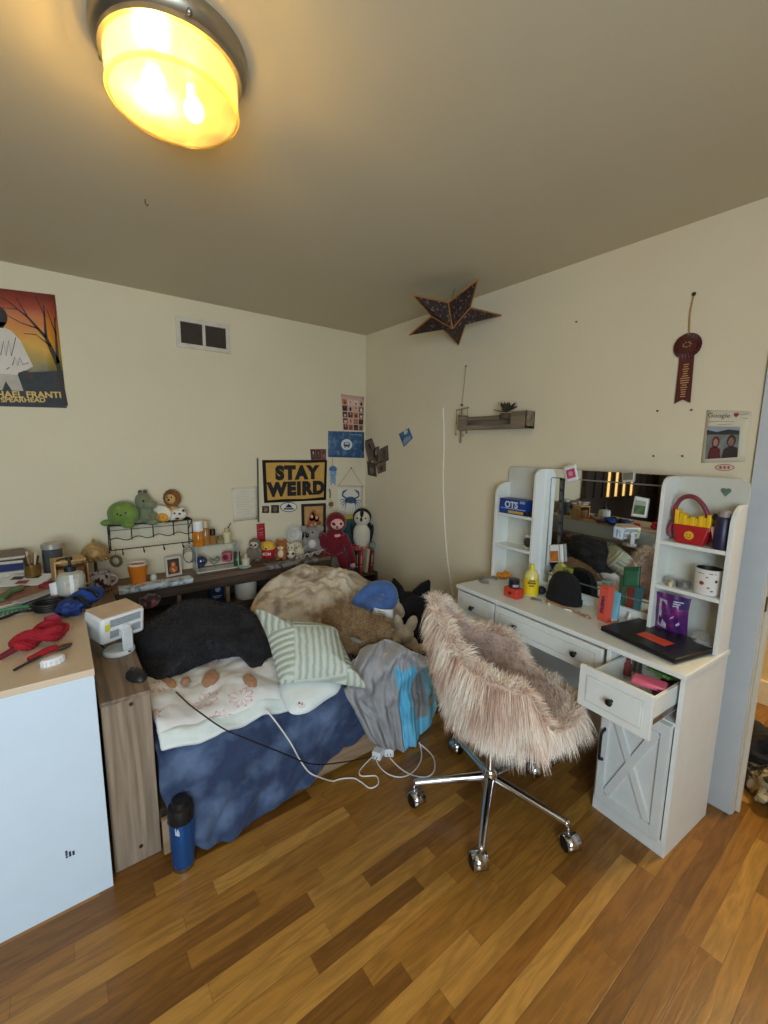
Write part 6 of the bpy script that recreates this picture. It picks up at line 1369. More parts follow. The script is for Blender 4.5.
for x, y, c in ((-.05, .02, (70, 60, 64)), (.02, .03, (60, 52, 50)), (-.005, -.03, (176, 60, 66))): MB().box((x-.025, y-.018, .0035), (x+.025, y+.018, .0042)).build('photo_print', mat(c, .5, var=.2, scale=60), t, smooth=False)
t = sheet_at('paper_strip', 'thin grey booklet sticking out right of the notebook', 'booklet', (38, 596), .19, .05, .75, DZ+.018, mat((176, 172, 168), .6), .006); MB().box((-.09, -.03, -.004), (.09, -.018, 0)).build('dark_edge', M_BLACK, t, smooth=False)
t = thing('green_hair_claw', 'clear green comb clip at the front left of the papers', 'hair clip', dz(10, 613)); mb = MB(); mb.tube([(-.06, 0, .008), (0, .01, .016), (.07, .02, .008)], .008, 8, 5); mb.build('clip_spine', mat((70, 140, 100), .2, alpha=.8), t)
mb = MB()
for i in range(9): mb.tube([(-.055+.014*i, .004*i*.4, .01), (-.055+.014*i, -.022, .012), (-.055+.014*i, -.03, .003)], .0025, 6, 3)
mb.build('clip_teeth', mat((70, 140, 100), .2, alpha=.8), t)
o = MB().ell((0, 0, .02), (.035, .03, .022), nz=.3).build('red_pouch', mat((130, 40, 44), .7), loc=dz(48, 590)); tag(o, 'small dark red pouch behind the photo card', 'pouch')
# ================================================================== VANITY DESK TOP
TZ = .7525
def dt(px, py): return at(px, py, z=TZ)
DIR = DM.to_3x3()
def dthing(name, label, cat, loc, rz=0., group=None): return thing(name, label, cat, loc, DA+rz, group)
# grey hair band
p = dt(489, 581); t = thing('hair_band', 'grey curved hair band lying at the far left of the vanity', 'hair band', p); mb = MB(); mb.tube([(.06*math.cos(a*.28-.3), .05*math.sin(a*.28-.3), .008+.002*math.sin(a)) for a in range(16)], .008, 10); mb.build('band', mat((132, 124, 112), .8, var=.1), t)
# orange scrunchie
p = at(502, 577, z=TZ); t = thing('hair_scrunchie', 'orange ruffled scrunchie at the left end of the vanity', 'scrunchie', p); mb = MB(); mb.tube([((.032+.006*math.sin(i*1.9))*math.cos(2*PI*i/40), (.032+.006*math.sin(i*1.9))*math.sin(2*PI*i/40), .018+.008*math.sin(i*2.3)) for i in range(41)], .014, 8); mb.build('ruffle', mat((232, 146, 30), .8, var=.1), t); MB().cyl((-.07, .03, .006), (-.02, .02, .006), .005).build('band_end', mat((206, 150, 70), .7), t)
# red box with jar
p = dt(514, 598); t = dthing('red_case', 'small red orange case with a dark round button on the vanity', 'case', p+V((.015, .015, 0))); MB().box((-.03, -.045, 0), (.03, .045, .052)).build('case_body', mat((206, 66, 42), .4, var=.05), t, bevel=.006, seg=3); MB().lathe([(.0, 0), (.009, 0), (.009, .003), (0, .003)], (-.03, 0, .026), 16, (-1, 0, 0), caps=False).build('button', mat((90, 20, 20), .5), t); MB().box((-.0305, -.045, .030), (.0305, .0455, .0315)).build('lid_seam', mat((140, 36, 26), .5), t)
p3 = p+V((.015, .015, .0523)); t = dthing('cream_jar', 'small dark jar standing on the red orange case', 'jar', p3); MB().lathe([(0, 0), (.026, 0), (.030, .006), (.030, .024), (.026, .028), (.028, .029), (.028, .046), (0, .046)], n=24, caps=False).build('jar_body', mat((40, 34, 44), .3, var=.2), t)
mb = MB(); mb.grid(lambda u, v: V((.0303*math.cos(3.6+u*1.2), .0303*math.sin(3.6+u*1.2), .008+.014*v)), 6, 1); mb.build('jar_label', mat((170, 160, 170), .5, var=.3, scale=90), t)
# yellow bottle
p = dt(530, 596)+V((.02, .01, 0)); t = dthing('yellow_bottle', 'clear bottle with bright yellow label and cap on the vanity', 'bottle', p); k = mpp(p)
MB().lathe([(0, 0), (6.5*k, 0), (7*k, 1.5*k), (7*k, 20*k), (5*k, 24*k), (2.6*k, 26*k), (0, 26*k)], n=24, caps=False).build('bottle_body', mat((226, 216, 130), .15, var=.05), t)
MB().lathe([(7.15*k, 2*k), (7.15*k, 18*k)], n=24, caps=False).build('yellow_label', mat((236, 206, 20), .4, var=.02), t); MB().lathe([(0, 25.5*k), (2.4*k, 25.5*k), (2*k, 31*k), (0, 31*k)], n=16, caps=False).build('cap', mat((232, 216, 40), .4), t)
a0 = math.atan2((CAM-p).y, (CAM-p).x)-DA; mb = MB()
for i, (z0_, z1_, a_0, a_1) in enumerate(((13, 15, -.5, .6), (10.5, 12, -.3, .4), (15.6, 17, -.35, .5))): mb.grid(lambda u, v: V((7.25*k*math.cos(a0+a_0+(a_1-a_0)*u), 7.25*k*math.sin(a0+a_0+(a_1-a_0)*u), (z0_+(z1_-z0_)*v)*k)), 6, 1)
mb.build('label_print', mat((110, 90, 30), .5), t)
# small figures behind the hat
p = dt(541, 594); t = dthing('makeup_sponge', 'small black ball behind and left of the black beanie', 'sponge', p); MB().ell((0, 0, .022), (.026, .024, .022)).build('sponge_body', mat((26, 24, 28), .7), t)
p = dt(536, 600); t = dthing('nail_clipper', 'tiny silver clipper lying in front of the yellow bottle', 'clipper', p, .4); mb = MB(); mb.box((-.007, -.028, 0), (.007, .028, .004)); mb.build('lever', M_STEEL, t, bevel=.001); mb = MB(); mb.box((-.006, -.026, .004), (.006, .022, .008), rot=(.08, 0, 0)); mb.build('jaw', M_STEEL, t, bevel=.001)
# faux plant
p = dt(546, 582)+V((.05, 0, 0)); t = dthing('potted_plant', 'small bushy green artificial plant left of the mirror base', 'plant', p); k = mpp(p)
MB().lathe([(0, 0), (4*k, 0), (5*k, 7*k), (4.4*k, 7*k), (0, 6*k)], n=18, caps=False).build('pot', mat((206, 196, 176), .5), t)
mb = MB(); rn = random.Random(3)
for i in range(70):
    a = rn.random()*2*PI; h_ = (6+17*rn.random())*k; r = (6.5*k)*(1-.55*(h_/(23*k)))*(.4+.6*rn.random()); c = V((r*math.cos(a), r*math.sin(a), h_)); d = V((math.cos(a), math.sin(a), .8)).normalized()*4*k; s_ = d.cross(V((0, 0, 1))).normalized()*1.3*k
    mb.add([c, c+d*.5+s_, c+d, c+d*.5-s_], [(0, 1, 2, 3)])
mb.build('foliage', mat((62, 84, 44), .6, var=.25, scale=40), t, smooth=False)
# beanie
p = dt(563, 604)+V((.03, .015, 0)); k = mpp(p); t = dthing('beanie_hat', 'black knitted beanie standing on the vanity in front of the mirror', 'hat', p)
mb = MB(); N = 48
prof = [(17, 0), (18.5, 4), (18.3, 10), (17, 18), (14, 25), (9, 29.5), (4, 31), (0, 31)]
vs = []; fs = []
for r, z_ in prof:
    for i in range(N): a = 2*PI*i/N; rr = r*k*(1+.035*math.cos(12*a)*(r > 3)+.05*math.sin(2*a+1)); vs.append(V((rr*.55*math.cos(a), rr*math.sin(a), z_*k)))
for j in range(len(prof)-1):
    for i in range(N): fs.append((j*N+i, j*N+(i+1) % N, (j+1)*N+(i+1) % N, (j+1)*N+i))
mb.add(vs, fs); mb.build('knit_crown', mat((22, 21, 22), .95, var=.2, bump=.6, bscale=200), t)
MB().lathe([(17.2*k, 0), (19.2*k, 1*k), (19.2*k, 6*k), (17.5*k, 7*k)], n=40, caps=False).build('folded_brim', mat((26, 24, 26), .95, bump=.6, bscale=200), t).scale = (.57, 1.0, 1)
# brushes and pencils
for a, b, r, c, lab in (((546, 601), (592, 620), .006, (172, 130, 86), 'long tan wooden brush lying in front of the beanie'), ((564, 610), (581, 614), .005, (226, 220, 206), 'short white pencil in front of the tan brush'), ((605, 630), (618, 621), .007, (206, 150, 116), 'short peach stick left of the laptop corner')):
    p, q = dt(*a), dt(*b); d = (q-p); L = d.length; t = thing('makeup_brush' if r != .005 else 'pencil', lab, 'brush' if r != .005 else 'pencil', (p+q)/2+V((0, 0, r)), math.atan2(d.y, d.x))
    MB().cyl((-L/2, 0, 0), (L*.3, 0, 0), r*.8, r).build('handle', mat(c, .5, var=.06), t); MB().lathe([(r, 0), (r*1.1, .01), (r*.9, L*.15), (0, L*.2)], (L*.3, 0, 0), 12, (1, 0, 0), caps=False).build('tip', mat((150, 104, 70) if r != .005 else (180, 170, 160), .7), t)
for px, py, lab, c in ((549, 605, 'little pale bead by the tan brush tip', (206, 190, 160)), (576, 607, 'tiny teal lid right of the beanie', (60, 140, 140)), (587, 618, 'little tan cap at the brush end', (180, 136, 96))):
    p = dt(px, py); o = MB().lathe([(0, 0), (.009, 0), (.010, .004), (.009, .014), (0, .015)], n=16, caps=False).build('makeup_pot', mat(c, .5), loc=p); tag(o, lab, 'cap')
# coral box and tubes
p = dt(603, 621); t = dthing('coral_box', 'tall coral red cosmetic box with purple vertical lettering', 'box', p+V((.012, 0, 0)), -.25); k = mpp(p)
MB().box((-.018, -.024, 0), (.018, .024, 36*k)).build('carton', mat((226, 92, 72), .45, var=.02), t, smooth=False, bevel=.001)
text('lettering', 'PRISMA', mat((74, 30, 92), .5, var=0), t, (-.0185, 0, 17*k), .026, Euler((PI/2, 0, -PI/2)).to_matrix().__matmul__(Euler((0, 0, PI/2)).to_matrix()).to_euler(), .0008)
mb = MB(); mb.box((-.0185, -.02, 34*k), (-.018, .02, 34.6*k)); mb.build('carton_line', mat((180, 60, 50), .5), t)
for dx, dy, c, h_, lab in ((.030, -.035, (110, 176, 196), 31, 'light blue squeeze tube right of the coral box'), (.055, .028, (110, 150, 120), 38, 'pale green tube standing behind the coral box')):
    q = p+V((dx, dy, 0)); t = dthing('squeeze_tube', lab, 'tube', q); MB().lathe([(0, 0), (.014, 0), (.014, .018), (.012, .02)], n=18, caps=False).build('cap', M_WHITE if dx < .05 else mat((80, 120, 96), .4), t)
    mb = MB(); n_ = 18
    mb.grid(lambda u, v: V((.017*math.cos(2*PI*u)*(1-v*.9), .018*math.sin(2*PI*u)*(1+v*.15), .02+(h_*k-.02)*v)), n_, 6); mb.build('tube_body', mat(c, .35, var=.05), t)
# laptop with orange sticker
L4 = [dt(634, 620), dt(712, 652), dt(680, 667), dt(606, 634)]; c = sum(L4, V((0, 0, 0)))/4
dv = ((L4[1]-L4[0])+(L4[2]-L4[3]))/2; rz = math.atan2(dv.y, dv.x); wl, dl = dv.length/2, ((L4[3]-L4[0]).length+(L4[2]-L4[1]).length)/4
t = thing('laptop', 'closed black laptop with an orange red sticker on its lid', 'laptop', c, rz)
MB().box((-wl, -dl, .004), (wl, dl, .015)).build('base', M_BLACK, t, bevel=.003); MB().box((-wl, -dl, .016), (wl, dl, .024)).build('lid', mat((24, 23, 24), .4, var=.05), t, bevel=.003)
for x in (-1, 1):
    for y in (-1, 1): MB().cyl((x*wl*.85, y*dl*.8, 0), (x*wl*.85, y*dl*.8, .004), .006).build('rubber_foot', M_BLACK, t)
s4 = [t.matrix_world.inverted() if False else None]; bpy.context.view_layer.update(); inv = t.matrix_world.inverted()
S4 = [inv @ at(a, b, z=TZ+.0245) for a, b in ((648, 632), (674, 642), (662, 646), (637, 635))]
ctr = sum(S4, V((0, 0, 0)))/4; 
mb = MB(); x_, y_ = (S4[1]-S4[0]).length/2*1.15, .030; mb.box((ctr.x-x_, ctr.y-y_, .024), (ctr.x+x_, ctr.y+y_, .0246)); st = mb.build('orange_sticker', mat((236, 84, 40), .5, var=.02), t, smooth=False)
mb = MB(); 
for i in range(4): mb.box((ctr.x-x_*.8, ctr.y-.012+.008*i, .0246), (ctr.x+x_*(.7-.2*(i % 2)), ctr.y-.0105+.008*i, .0248))
mb.build('sticker_print', mat((196, 60, 30), .5), st, smooth=False)
MB().box((wl*.55, dl-.03, .024), (wl*.95, dl-.008, .0246)).build('grey_label', mat((150, 150, 150), .5), t, smooth=False)
# purple snack bag
p = DW(.30, .185, TZ); t = dthing('purple_pouch', 'purple foil snack pouch standing under the right tower shelf', 'pouch', p, .15); 
def pouch(u, v):
    w_ = .062*(1-.08*math.sin(PI*v)); th = .022*math.sin(PI*min(1, v*1.02))**.8*(1-abs(2*u-1)**2.5); return w_, th
for s in (-1, 1):
    mb = MB(); mb.grid(lambda u, v: V((s*pouch(u, v)[1]-.02*v+.003*math.sin(u*17+v*9), (.5-u)*2*pouch(u, v)[0], .185*v)), 16, 16)
    bag = mb.build('foil_front' if s < 0 else 'foil_back', patches((84, 34, 104), (132, 44, 120), scale=16, rough=.3, sheen=0, bump=.3, bscale=30), t)
def on_bag(us, vs_, off=.002): return [V((-pouch(u, v)[1]-.02*v-off-.003, (.5-u)*2*pouch(u, v)[0], .185*v)) for u, v in zip(us, vs_)]
mb = MB(); mb.poly(on_bag([.10, .38, .36, .12], [.22, .18, .86, .88])); mb.build('white_panel', mat((176, 170, 178), .5, var=.2, scale=90), t)
mb = MB(); mb.poly(on_bag([.45, .95, .95, .75, .5], [.70, .72, .98, .92, .90])); mb.build('blue_flash', mat((46, 38, 96), .4), t); mb = MB()
for i in range(3): mb.poly(on_bag([.54, .84-.08*i, .84-.08*i, .54], [.86-.05*i, .865-.05*i, .89-.05*i, .885-.05*i], .004))
mb.poly(on_bag([.5, .6, .62, .52], [.45, .5, .55, .5], .003)); mb.poly(on_bag([.7, .8, .78, .68], [.3, .36, .42, .36], .003)); mb.build('bag_lettering', mat((196, 190, 206), .5), t)
# bead necklace
p0_, p1_ = DW(.235, .225, TZ), DW(.19, .075, TZ); t = thing('bead_necklace', 'string of dark red and pale beads behind the laptop', 'necklace', p0_)
mb = MB(); mb2 = MB()
for i in range(26): q = (p1_-p0_)*(i/25)+V((.02*math.sin(i*.5), .0, .007)); (mb if i % 3 else mb2).ell(q, .0075, nu=10, nv=7)
mb.build('dark_beads', mat((84, 34, 34), .3), t); mb2.build('pale_beads', mat((206, 190, 160), .4), t)
o = MB().ell((0, 0, .028), (.045, .038, .03), nz=.5, seed=8).build('plastic_bag', mat((200, 200, 196), .1, var=.0, alpha=.35), loc=DW(.30, .065, TZ)); tag(o, 'crumpled clear plastic bag in the right tower bottom corner', 'bag')
# shelf things, right tower
p = DW(.30, .075, .9735); t = dthing('mug', 'white mug with small pictures and black inside on the lower tower shelf', 'mug', p); 
MB().lathe([(0, 0), (.040, 0), (.045, .005), (.047, .100), (.0475, .104), (.0445, .104)], n=36, caps=False).build('mug_body', mat((228, 224, 216), .3, var=.02), t); MB().lathe([(.0445, .104), (.043, .10), (.040, .008), (0, .008)], n=36, caps=False).build('black_inside', M_BLACK, t)
a0 = math.atan2((CAM-p).y, (CAM-p).x)-DA
for da, z_, w_, h_, c in ((-.45, .050, .018, .016, (150, 60, 40)), (.05, .034, .010, .006, (90, 80, 110)), (.55, .062, .010, .012, (90, 50, 50)), (.3, .022, .012, .006, (120, 110, 100)), (-.1, .075, .012, .004, (90, 90, 90)), (-.6, .088, .03, .004, (150, 110, 90)), (.25, .09, .03, .004, (120, 90, 110))):
    mb = MB(); mb.poly([V((.0472*math.cos(a0+da+w_*20*x), .0472*math.sin(a0+da+w_*20*x), z_+h_*y)) for x, y in disc(0, 0, .5, .5, 10)]); mb.build('mug_picture', mat(c, .4), t)
mb = MB(); mb.tube([(.03, .035, .085), (.05, .06, .075), (.05, .06, .04), (.03, .037, .025)], .006, 8, 5); mb.build('handle', mat((228, 224, 216), .3), t)
for i, (y, c, lab) in enumerate(((.205, (176, 172, 160), 'flat silver tin at the left end of the lower tower shelf'), (.158, (140, 140, 138), 'grey round tin between the silver tin and the mug'))):
    t = dthing('round_tin', lab, 'tin', DW(.30, y, .9735)); MB().lathe([(0, 0), (.022, 0), (.023, .003), (.023, .016), (0, .016)], n=24, caps=False).build('tin_base', mat(c, .35, metal=.5), t); MB().lathe([(0, .016), (.024, .016), (.024, .026), (0, .027)], n=24, caps=False).build('tin_lid', mat(c, .3, metal=.6), t)
o = MB().lathe([(0, 0), (.008, 0), (.008, .018), (0, .02)], n=14, caps=False).build('lip_balm', mat((226, 206, 150), .4), loc=DW(.27, .195, .9735)); tag(o, 'tiny cream tube in front of the silver tin', 'lip balm')
# fries shaped bag on top shelf
p = DW(.30, .150, 1.1625); t = dthing('novelty_bag', 'red and yellow fries shaped handbag with smiley face on the top tower shelf', 'bag', p); 
mb = MB(); mb.prism([(-.05, 0), (.05, 0), (.066, .075), (-.066, .075)], -.028, .028, 'YZ'); mb.build('red_box', mat((176, 24, 34), .5, var=.05), t, bevel=.006)
mb = MB()
for i, (y, h_) in enumerate(((-.058, .125), (-.044, .112), (-.03, .118), (-.016, .105), (-.002, .11), (.012, .104), (.026, .116), (.040, .12), (.055, .134))): mb.box((-.022+.004*(i % 2), y-.0075, .06), (.016, y+.0075, h_), rot=(.04*math.sin(i*3), 0, 0))
mb.build('yellow_fries', mat((236, 190, 24), .5, var=.03), t, bevel=.003)
mb = MB(); mb.lathe([(0, 0), (.017, 0), (.017, .002), (0, .003)], (-.029, 0, .036), 24, (-1, 0, 0), caps=False); sm = mb.build('smiley_badge', mat((236, 180, 40), .5), t)
mb = MB(); mb.ell((-.0325, .006, .040), (.001, .002, .003)); mb.ell((-.0325, -.006, .040), (.001, .002, .003)); mb.tube([(-.0325, .009*math.cos(a), .036+.009*math.sin(a)) for a in (3.5, 4.0, 4.7, 5.4, 5.9)], .001, 5); mb.build('smiley_face', mat((120, 50, 20), .5), sm)
mb = MB(); mb.tube([(0, .062, .07), (.0, .075, .12), (.0, .055, .175), (.0, .015, .19), (.0, -.025, .16), (0, -.055, .10), (0, -.06, .07)], .009, 10, 5); mb.tube([(-.01, .07, .08), (-.01, .08, .05), (-.01, .075, .02)], .009, 8, 4); mb.build('carry_handle', mat((130, 50, 66), .5, var=.1), t)
p = DW(.30, .060, 1.1625); t = dthing('dusty_pink_pouch', 'crumpled dusty pink pouch between the fries bag and the dark bottle', 'pouch', p); mb = MB(); mb.ell((.01, 0, .06), (.025, .03, .06), nz=.35, seed=6); mb.build('pouch_body', mat((140, 66, 74), .6, var=.2), t); mb = MB(); mb.box((-.025, -.012, .0), (-.012, .012, .085), rot=(-.25, 0, 0)); mb.build('pink_strap', mat((206, 140, 150), .6), t); mb = MB(); mb.box((-.02, -.02, .105), (-.005, .025, .125), rot=(.5, 0, 0)); mb.build('dark_clip', M_BLACK, t)
p = DW(.29, .044, 1.1625); t = dthing('water_bottle', 'dark navy bottle with pale lid at the right of the top tower shelf', 'bottle', V(p)+V((-.0, .0, 0))); MB().lathe([(0, 0), (.026, 0), (.027, .004), (.027, .115), (.022, .125), (0, .125)], n=24, caps=False).build('bottle_body', mat((34, 30, 62), .4, var=.1), t); MB().lathe([(0, .125), (.020, .125), (.020, .145), (.012, .15), (0, .15)], n=20, caps=False).build('lid', mat((150, 140, 130), .4), t)
for o_ in (t,): o_.location = DW(.285, .045, 1.1625)
q = [DW(.3595, y, z) for y, z in ((.095, 1.395), (.055, 1.395), (.055, 1.355), (.095, 1.355))]; f = Flat('heart_sticker', 'small green heart sticker at the top of the right tower back', 'sticker', q, tuple(DIR@V((-1, 0, 0))), M_WHITE)
bpy.data.objects.remove(f.sheet); f.sheet = f.shape('heart', [disc(.30, .30, .24, .22, 14), disc(.70, .30, .24, .22, 14), [(.08, .40), (.92, .40), (.5, .92)]], mat((104, 130, 108), .5), 1)
# left tower things
p = DW(.295, 1.035, 1.1625); t = dthing('blue_carton', 'blue box with white lettering on the top shelf of the left tower', 'box', p, .0); MB().box((-.035, -.095, 0), (.05, .095, .085)).build('carton', mat((28, 62, 140), .4, var=.12, scale=12), t, smooth=False, bevel=.001)
text('lettering', 'OTS', mat((214, 220, 230), .5, var=0), t, (-.0356, .01, .052), .05, (PI/2, 0, -PI/2), .0015); mb = MB(); mb.box((-.0356, -.09, .006), (-.035, .03, .020)); mb.build('yellow_band', mat((210, 170, 60), .5), t, smooth=False); mb = MB(); mb.box((-.0356, -.09, .028), (-.035, .085, .034)); mb.box((-.0356, -.085, .066), (-.035, -.05, .08)); mb.build('pale_band', mat((140, 170, 210), .5), t, smooth=False)
p = DW(.262, .925, 1.1625); t = dthing('sunglasses', 'black sunglasses folded at the right edge of the left tower shelf', 'sunglasses', p); MB().ell((0, -.012, .014), (.004, .016, .013)).build('lens', M_BLACK, t); MB().ell((0, .022, .014), (.004, .016, .013)).build('lens', M_BLACK, t); mb = MB(); mb.tube([(0, -.026, .022), (.02, -.024, .024), (.05, -.01, .02)], .002, 6, 4); mb.tube([(0, .036, .022), (.02, .03, .02), (.05, .0, .016)], .002, 6, 4); mb.tube([(0, -.006, .02), (0, .012, .02)], .002, 6); mb.build('temple', M_BLACK, t)
p = DW(.30, .925, .9735); t = dthing('round_compact', 'white device with dark round face on the lower shelf of the left tower', 'speaker', p); MB().box((-.02, -.026, 0), (.03, .03, .085)).build('body', mat((206, 204, 196), .4), t, bevel=.008, seg=3); MB().lathe([(0, 0), (.026, 0), (.028, .004), (.024, .006), (0, .005)], (-.02, .002, .043), 24, (-1, 0, 0), caps=False).build('round_face', mat((60, 62, 60), .3), t)
# things stuck on the mirror and the tower side
MN = DIR@V((-1, 0, 0)); MP = DW(.331, .5, 1.0)
def stuck(name, label, px, m, cat='sticker', off=.001, sheet='sheet'):
    q = [atp(a, b, MP, MN) for a, b in px]; return Flat(name, label, cat, q, tuple(MN), m, off=off, sheet=sheet)
f = stuck('instant_photo', 'white instant photo with pink picture at the top left of the mirror', [(563, 467), (576, 464), (579, 480), (566, 483)], M_WHITE, 'photo'); f.shape('pink_picture', [[(.18, .25), (.85, .22), (.85, .78), (.18, .8)]], mat((196, 70, 110), .5, var=.2), 1); f.shape('picture_detail', [disc(.5, .5, .18, .15, 10)], mat((226, 150, 170), .5), 2)
f = stuck('instant_photo', 'white card stack with orange picture at the lower left of the mirror', [(550, 545), (564, 544), (565, 562), (551, 562)], M_WHITE, 'photo', .01); f.shape('orange_picture', [[(.06, .35), (.66, .35), (.66, .95), (.06, .95)]], mat((190, 116, 40), .5, var=.2), 1); f.shape('card_edge', [[(.72, 0), (.78, 0), (.78, 1), (.72, 1)]], mat((150, 150, 160), .5), 1)
f = stuck('blank_photo', 'empty grey photo frame at the top of the mirror near its right end', [(622, 472), (635, 471), (634, 482), (622, 482)], mat((196, 190, 176), .5), 'photo'); f.shape('grey_window', [[(.12, .1), (.9, .1), (.9, .8), (.12, .8)]], mat((120, 112, 100), .5), 1)
f = stuck('instant_photo', 'tilted white photo with green scene at the right of the mirror', [(635, 496), (649, 499), (646, 518), (631, 516)], M_WHITE, 'photo'); f.shape('green_scene', [[(.12, .42), (.88, .40), (.88, .85), (.12, .86)]], mat((90, 116, 76), .5, var=.3, scale=40), 1); f.shape('pale_sky', [[(.12, .16), (.88, .16), (.88, .40), (.12, .42)]], mat((170, 180, 170), .5), 1)
f = stuck('white_sticker', 'pale blue white paper stuck in the middle of the mirror', [(614, 526), (625, 528), (622, 540), (613, 537)], mat((206, 216, 226), .5), 'paper'); f.shape('print', [[(.3, .2), (.5, .2), (.45, .9), (.3, .9)], bar(.6, .3, .75, .8, .05)], mat((130, 160, 186), .5), 1)
f = stuck('green_card', 'dark green card stuck low at the right of the mirror', [(624, 567), (640, 567), (639, 588), (623, 586)], mat((56, 106, 76), .5, var=.1), 'card'); f.shape('card_stripe', [[(.05, .0), (.95, 0), (.95, .2), (.05, .2)]], mat((40, 86, 60), .5), 1)
f = stuck('yellow_sticker', 'small green yellow sticker at the bottom left of the mirror', [(563, 567), (573, 569), (571, 576), (562, 575)], mat((150, 150, 40), .5, var=.2)); f.shape('print', [disc(.5, .5, .25, .3, 9)], mat((96, 110, 40), .5), 1)
f = stuck('film_strip', 'long dark film strip down the left edge of the mirror', [(560, 478), (564, 479), (561, 546), (557, 545)], mat((34, 32, 32), .4), 'film strip')
for i in range(6): f.shape('film_frame', [[(.18, .03+.163*i), (.82, .03+.163*i), (.82, .15+.163*i), (.18, .15+.163*i)]], mat((86, 84, 82), .4, var=.3, scale=60), 1)
t = dthing('figurine', 'tiny white cone figurine in front of the mirror, right side', 'figurine', DW(.30, .36, .802)); MB().lathe([(0, 0), (.014, 0), (.012, .01), (.006, .03), (.004, .034), (0, .038)], n=16, caps=False).build('body', M_WHITE, t); MB().ell((0, 0, .036), .006).build('head', M_WHITE, t)
t.location = DW(.305, .36, TZ)
TN = DIR@V((0, -1, 0)); TP = DW(.3, .877, 1.0)
def on_tower(name, label, px, m, cat='sticker'):
    q = [atp(a, b, TP, TN) for a, b in px]; return Flat(name, label, cat, q, tuple(TN), m)
f = on_tower('pink_tag', 'pink paper band stuck on the side of the left tower', [(547, 491), (557, 491), (557, 499), (547, 498)], mat((206, 90, 120), .5, var=.15)); f.shape('print', [bar(.1, .5, .9, .5, .12)], mat((226, 150, 166), .5), 1)
rn = random.Random(2)
for i, (px, py) in enumerate(((548, 519), (550, 526), (548, 533), (551, 540), (546, 547))):
    f = on_tower('butterfly_sticker', 'one of five small brown floral stickers up the side of the left tower', [(px-3.5, py-4), (px+3.5, py-4), (px+3.5, py+4), (px-3.5, py+4)], M_WHITE); f.t['group'] = 'floral stickers on the left tower'
    bpy.data.objects.remove(f.sheet); f.sheet = f.shape('sheet', [disc(.3, .35, .26, .26, 9), disc(.7, .4, .24, .28, 9), disc(.45, .72, .24, .22, 9)], mat([(120, 106, 96), (150, 136, 124), (96, 84, 80)][i % 3], .5, var=.3, scale=80), 1)
    f.t['label'] = ['topmost brown floral sticker on the side of the left tower', 'second brown floral sticker from the top, left tower side', 'middle one of five floral stickers on the left tower side', 'second lowest floral sticker on the left tower side', 'lowest floral sticker on the left tower side, by the orange card'][i]
# things in the open drawer
BZ = .5985
def din(x, y, z=BZ): return DW(x, y, z)
t = dthing('pink_packet', 'bright pink packet lying in the open drawer', 'packet', at(649, 685, z=.672), .3); mb = MB(); mb.box((-.035, -.055, 0), (.035, .055, .018)); mb.build('packet_body', mat((232, 110, 140), .5, var=.05), t, bevel=.006); mb = MB(); mb.box((-.036, -.056, .004), (.03, -.03, .012)); mb.build('purple_end', mat((130, 40, 120), .5), t)
t = dthing('green_packet', 'green packet at the back right of the open drawer', 'packet', at(661, 675, z=.675), -.2); MB().box((-.025, -.045, 0), (.025, .045, .014), rot=(0, .2, 0)).build('packet_body', patches((70, 120, 50), (140, 170, 90), scale=30, rough=.4, sheen=0, bump=0), t, bevel=.004)
t = dthing('metal_roll', 'silver wire roll standing in the open drawer', 'roll', at(637, 671, z=.615)); MB().lathe([(.010, 0), (.024, 0), (.026, .004), (.022, .008), (.022, .06), (.026, .064), (.024, .07), (.012, .07), (.010, .05)], n=24, caps=False).build('spool', M_STEEL, t)
t = dthing('red_bottle', 'small dark red tube beside the silver roll in the drawer', 'tube', at(627, 675, z=.615)); MB().lathe([(0, 0), (.014, 0), (.014, .05), (.008, .055), (.008, .072), (0, .072)], n=16, caps=False).build('tube_body', mat((140, 60, 60), .4), t)
t = dthing('blue_packet', 'pale blue packet at the left of the open drawer', 'packet', at(614, 672, z=.61), .2); MB().box((-.035, -.022, 0), (.035, .022, .055)).build('packet_body', mat((140, 180, 200), .4, var=.15), t, bevel=.004)
t = dthing('purple_case', 'dark purple case at the front right of the open drawer', 'case', at(664, 694, z=.61), .1); MB().box((-.06, -.025, 0), (.06, .025, .045)).build('case_body', mat((84, 50, 66), .6, var=.1), t, bevel=.006)

# ================================================================== HALL
p = at(756, 770, z=0); CAMO = patches((170, 160, 130), (44, 44, 34), scale=14, lo=.46, hi=.52, sheen=0, bump=.3)
mb = MB(); mb.ell((.07, -.03, .05), (.20, .16, .13), nz=.5, seed=9, nu=36, nv=20); mb.v = [V((v.x, v.y, max(.0, v.z))) for v in mb.v]; o = mb.build('camouflage_garment', CAMO, loc=(.25, -2.86, 0)); tag(o, 'crumpled camouflage patterned garment on the hall floor', 'clothes')
mb = MB(); mb.ell((0, 0, .16), (.11, .13, .10), nz=.5, seed=12, nu=30, nv=18); o = mb.build('black_garment', mat((28, 26, 28), .9, bump=.4), loc=(.34, -2.80, 0)); tag(o, 'black garment on top of the camouflage one in the hall', 'clothes')
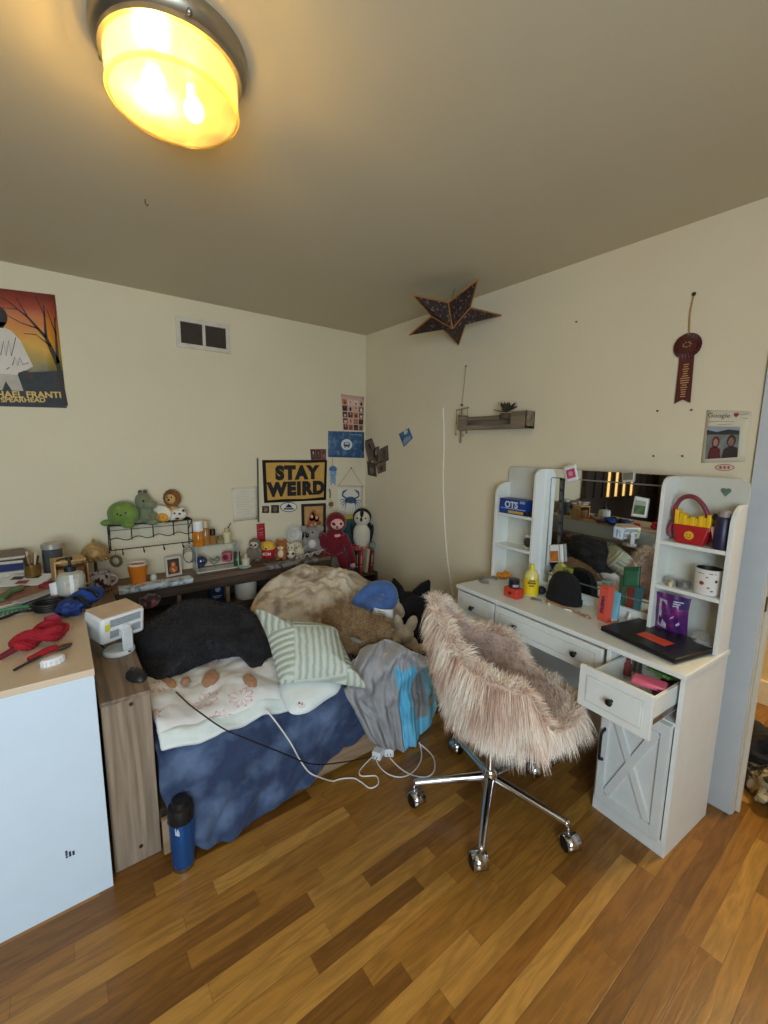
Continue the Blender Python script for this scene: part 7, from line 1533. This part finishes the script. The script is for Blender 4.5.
# ================================================================== FAR SIDE OF THE ROOM (seen in the mirror)
t = thing('floor_plant', 'tall dark green leafy plant in a floor pot, seen only in the mirror', 'plant', (-3.3, -1.35, 0))
MB().lathe([(0, 0), (.14, 0), (.18, .30), (.165, .30), (.15, .26), (0, .26)], n=28, caps=False).build('pot', mat((70, 60, 52), .6), t)
mb = MB(); mb.tube([(0, 0, .25), (.02, .01, .6), (0, 0, .95)], .02, 8, 4); mb.build('trunk', mat((70, 54, 38), .8), t)
mb = MB(); rn = random.Random(9)
for i in range(130):
    a = rn.random()*2*PI; el = -.3+1.6*rn.random(); d = V((math.cos(a)*math.cos(el), math.sin(a)*math.cos(el), math.sin(el))); L = .18+.22*rn.random(); c = V((0, 0, .9+.25*rn.random()))+d*.05; s_ = d.cross(V((0, 0, 1)))
    s_ = s_.normalized()*.035 if s_.length > .01 else V((.035, 0, 0)); tipd = d*L+V((0, 0, -.10*L/.3)); mb.add([c, c+d*L*.55+s_, c+tipd, c+d*L*.55-s_], [(0, 1, 2, 3)])
mb.build('foliage', mat((62, 78, 36), .6, var=.3, scale=20), t, smooth=False)
t = thing('slatted_screen', 'dark slatted wooden screen with amber lit panels, seen only in the mirror', 'screen', (-3.55, -.04, 0))
for i in range(10): MB().box((-.78+.16*i, -.04, .02), (-.70+.16*i, 0, 1.95)).build('post', M_DARKW, t, smooth=False)
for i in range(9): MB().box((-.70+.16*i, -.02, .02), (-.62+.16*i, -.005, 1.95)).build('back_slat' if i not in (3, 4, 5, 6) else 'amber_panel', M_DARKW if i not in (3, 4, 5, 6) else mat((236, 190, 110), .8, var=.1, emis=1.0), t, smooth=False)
for z0_, z1_ in ((1.5, 1.62), (.75, .95), (.02, .75), (1.62, 1.95)): MB().box((-.78, -.05, z0_), (.80, -.0, z1_)).build('rail', M_DARKW, t, smooth=False)
t = thing('dark_wardrobe', 'large dark brown wardrobe on the far side, seen only in the mirror', 'wardrobe', (-4.1, -1.6, 0)); MB().box((-.28, -.6, 0), (.28, .6, 2.0)).build('carcass', M_DARKW, t, smooth=False, bevel=.004)
for s in (-1, 1): d = MB().box((.28, min(0, s*.59)+.004, .04), (.30, max(0, s*.59)-.004, 1.96)).build('door', M_DARKW, t, smooth=False, bevel=.003); MB().box((.30, s*.05-.006, .95), (.325, s*.05+.006, 1.1)).build('door_handle', M_STEEL, d, bevel=.003)
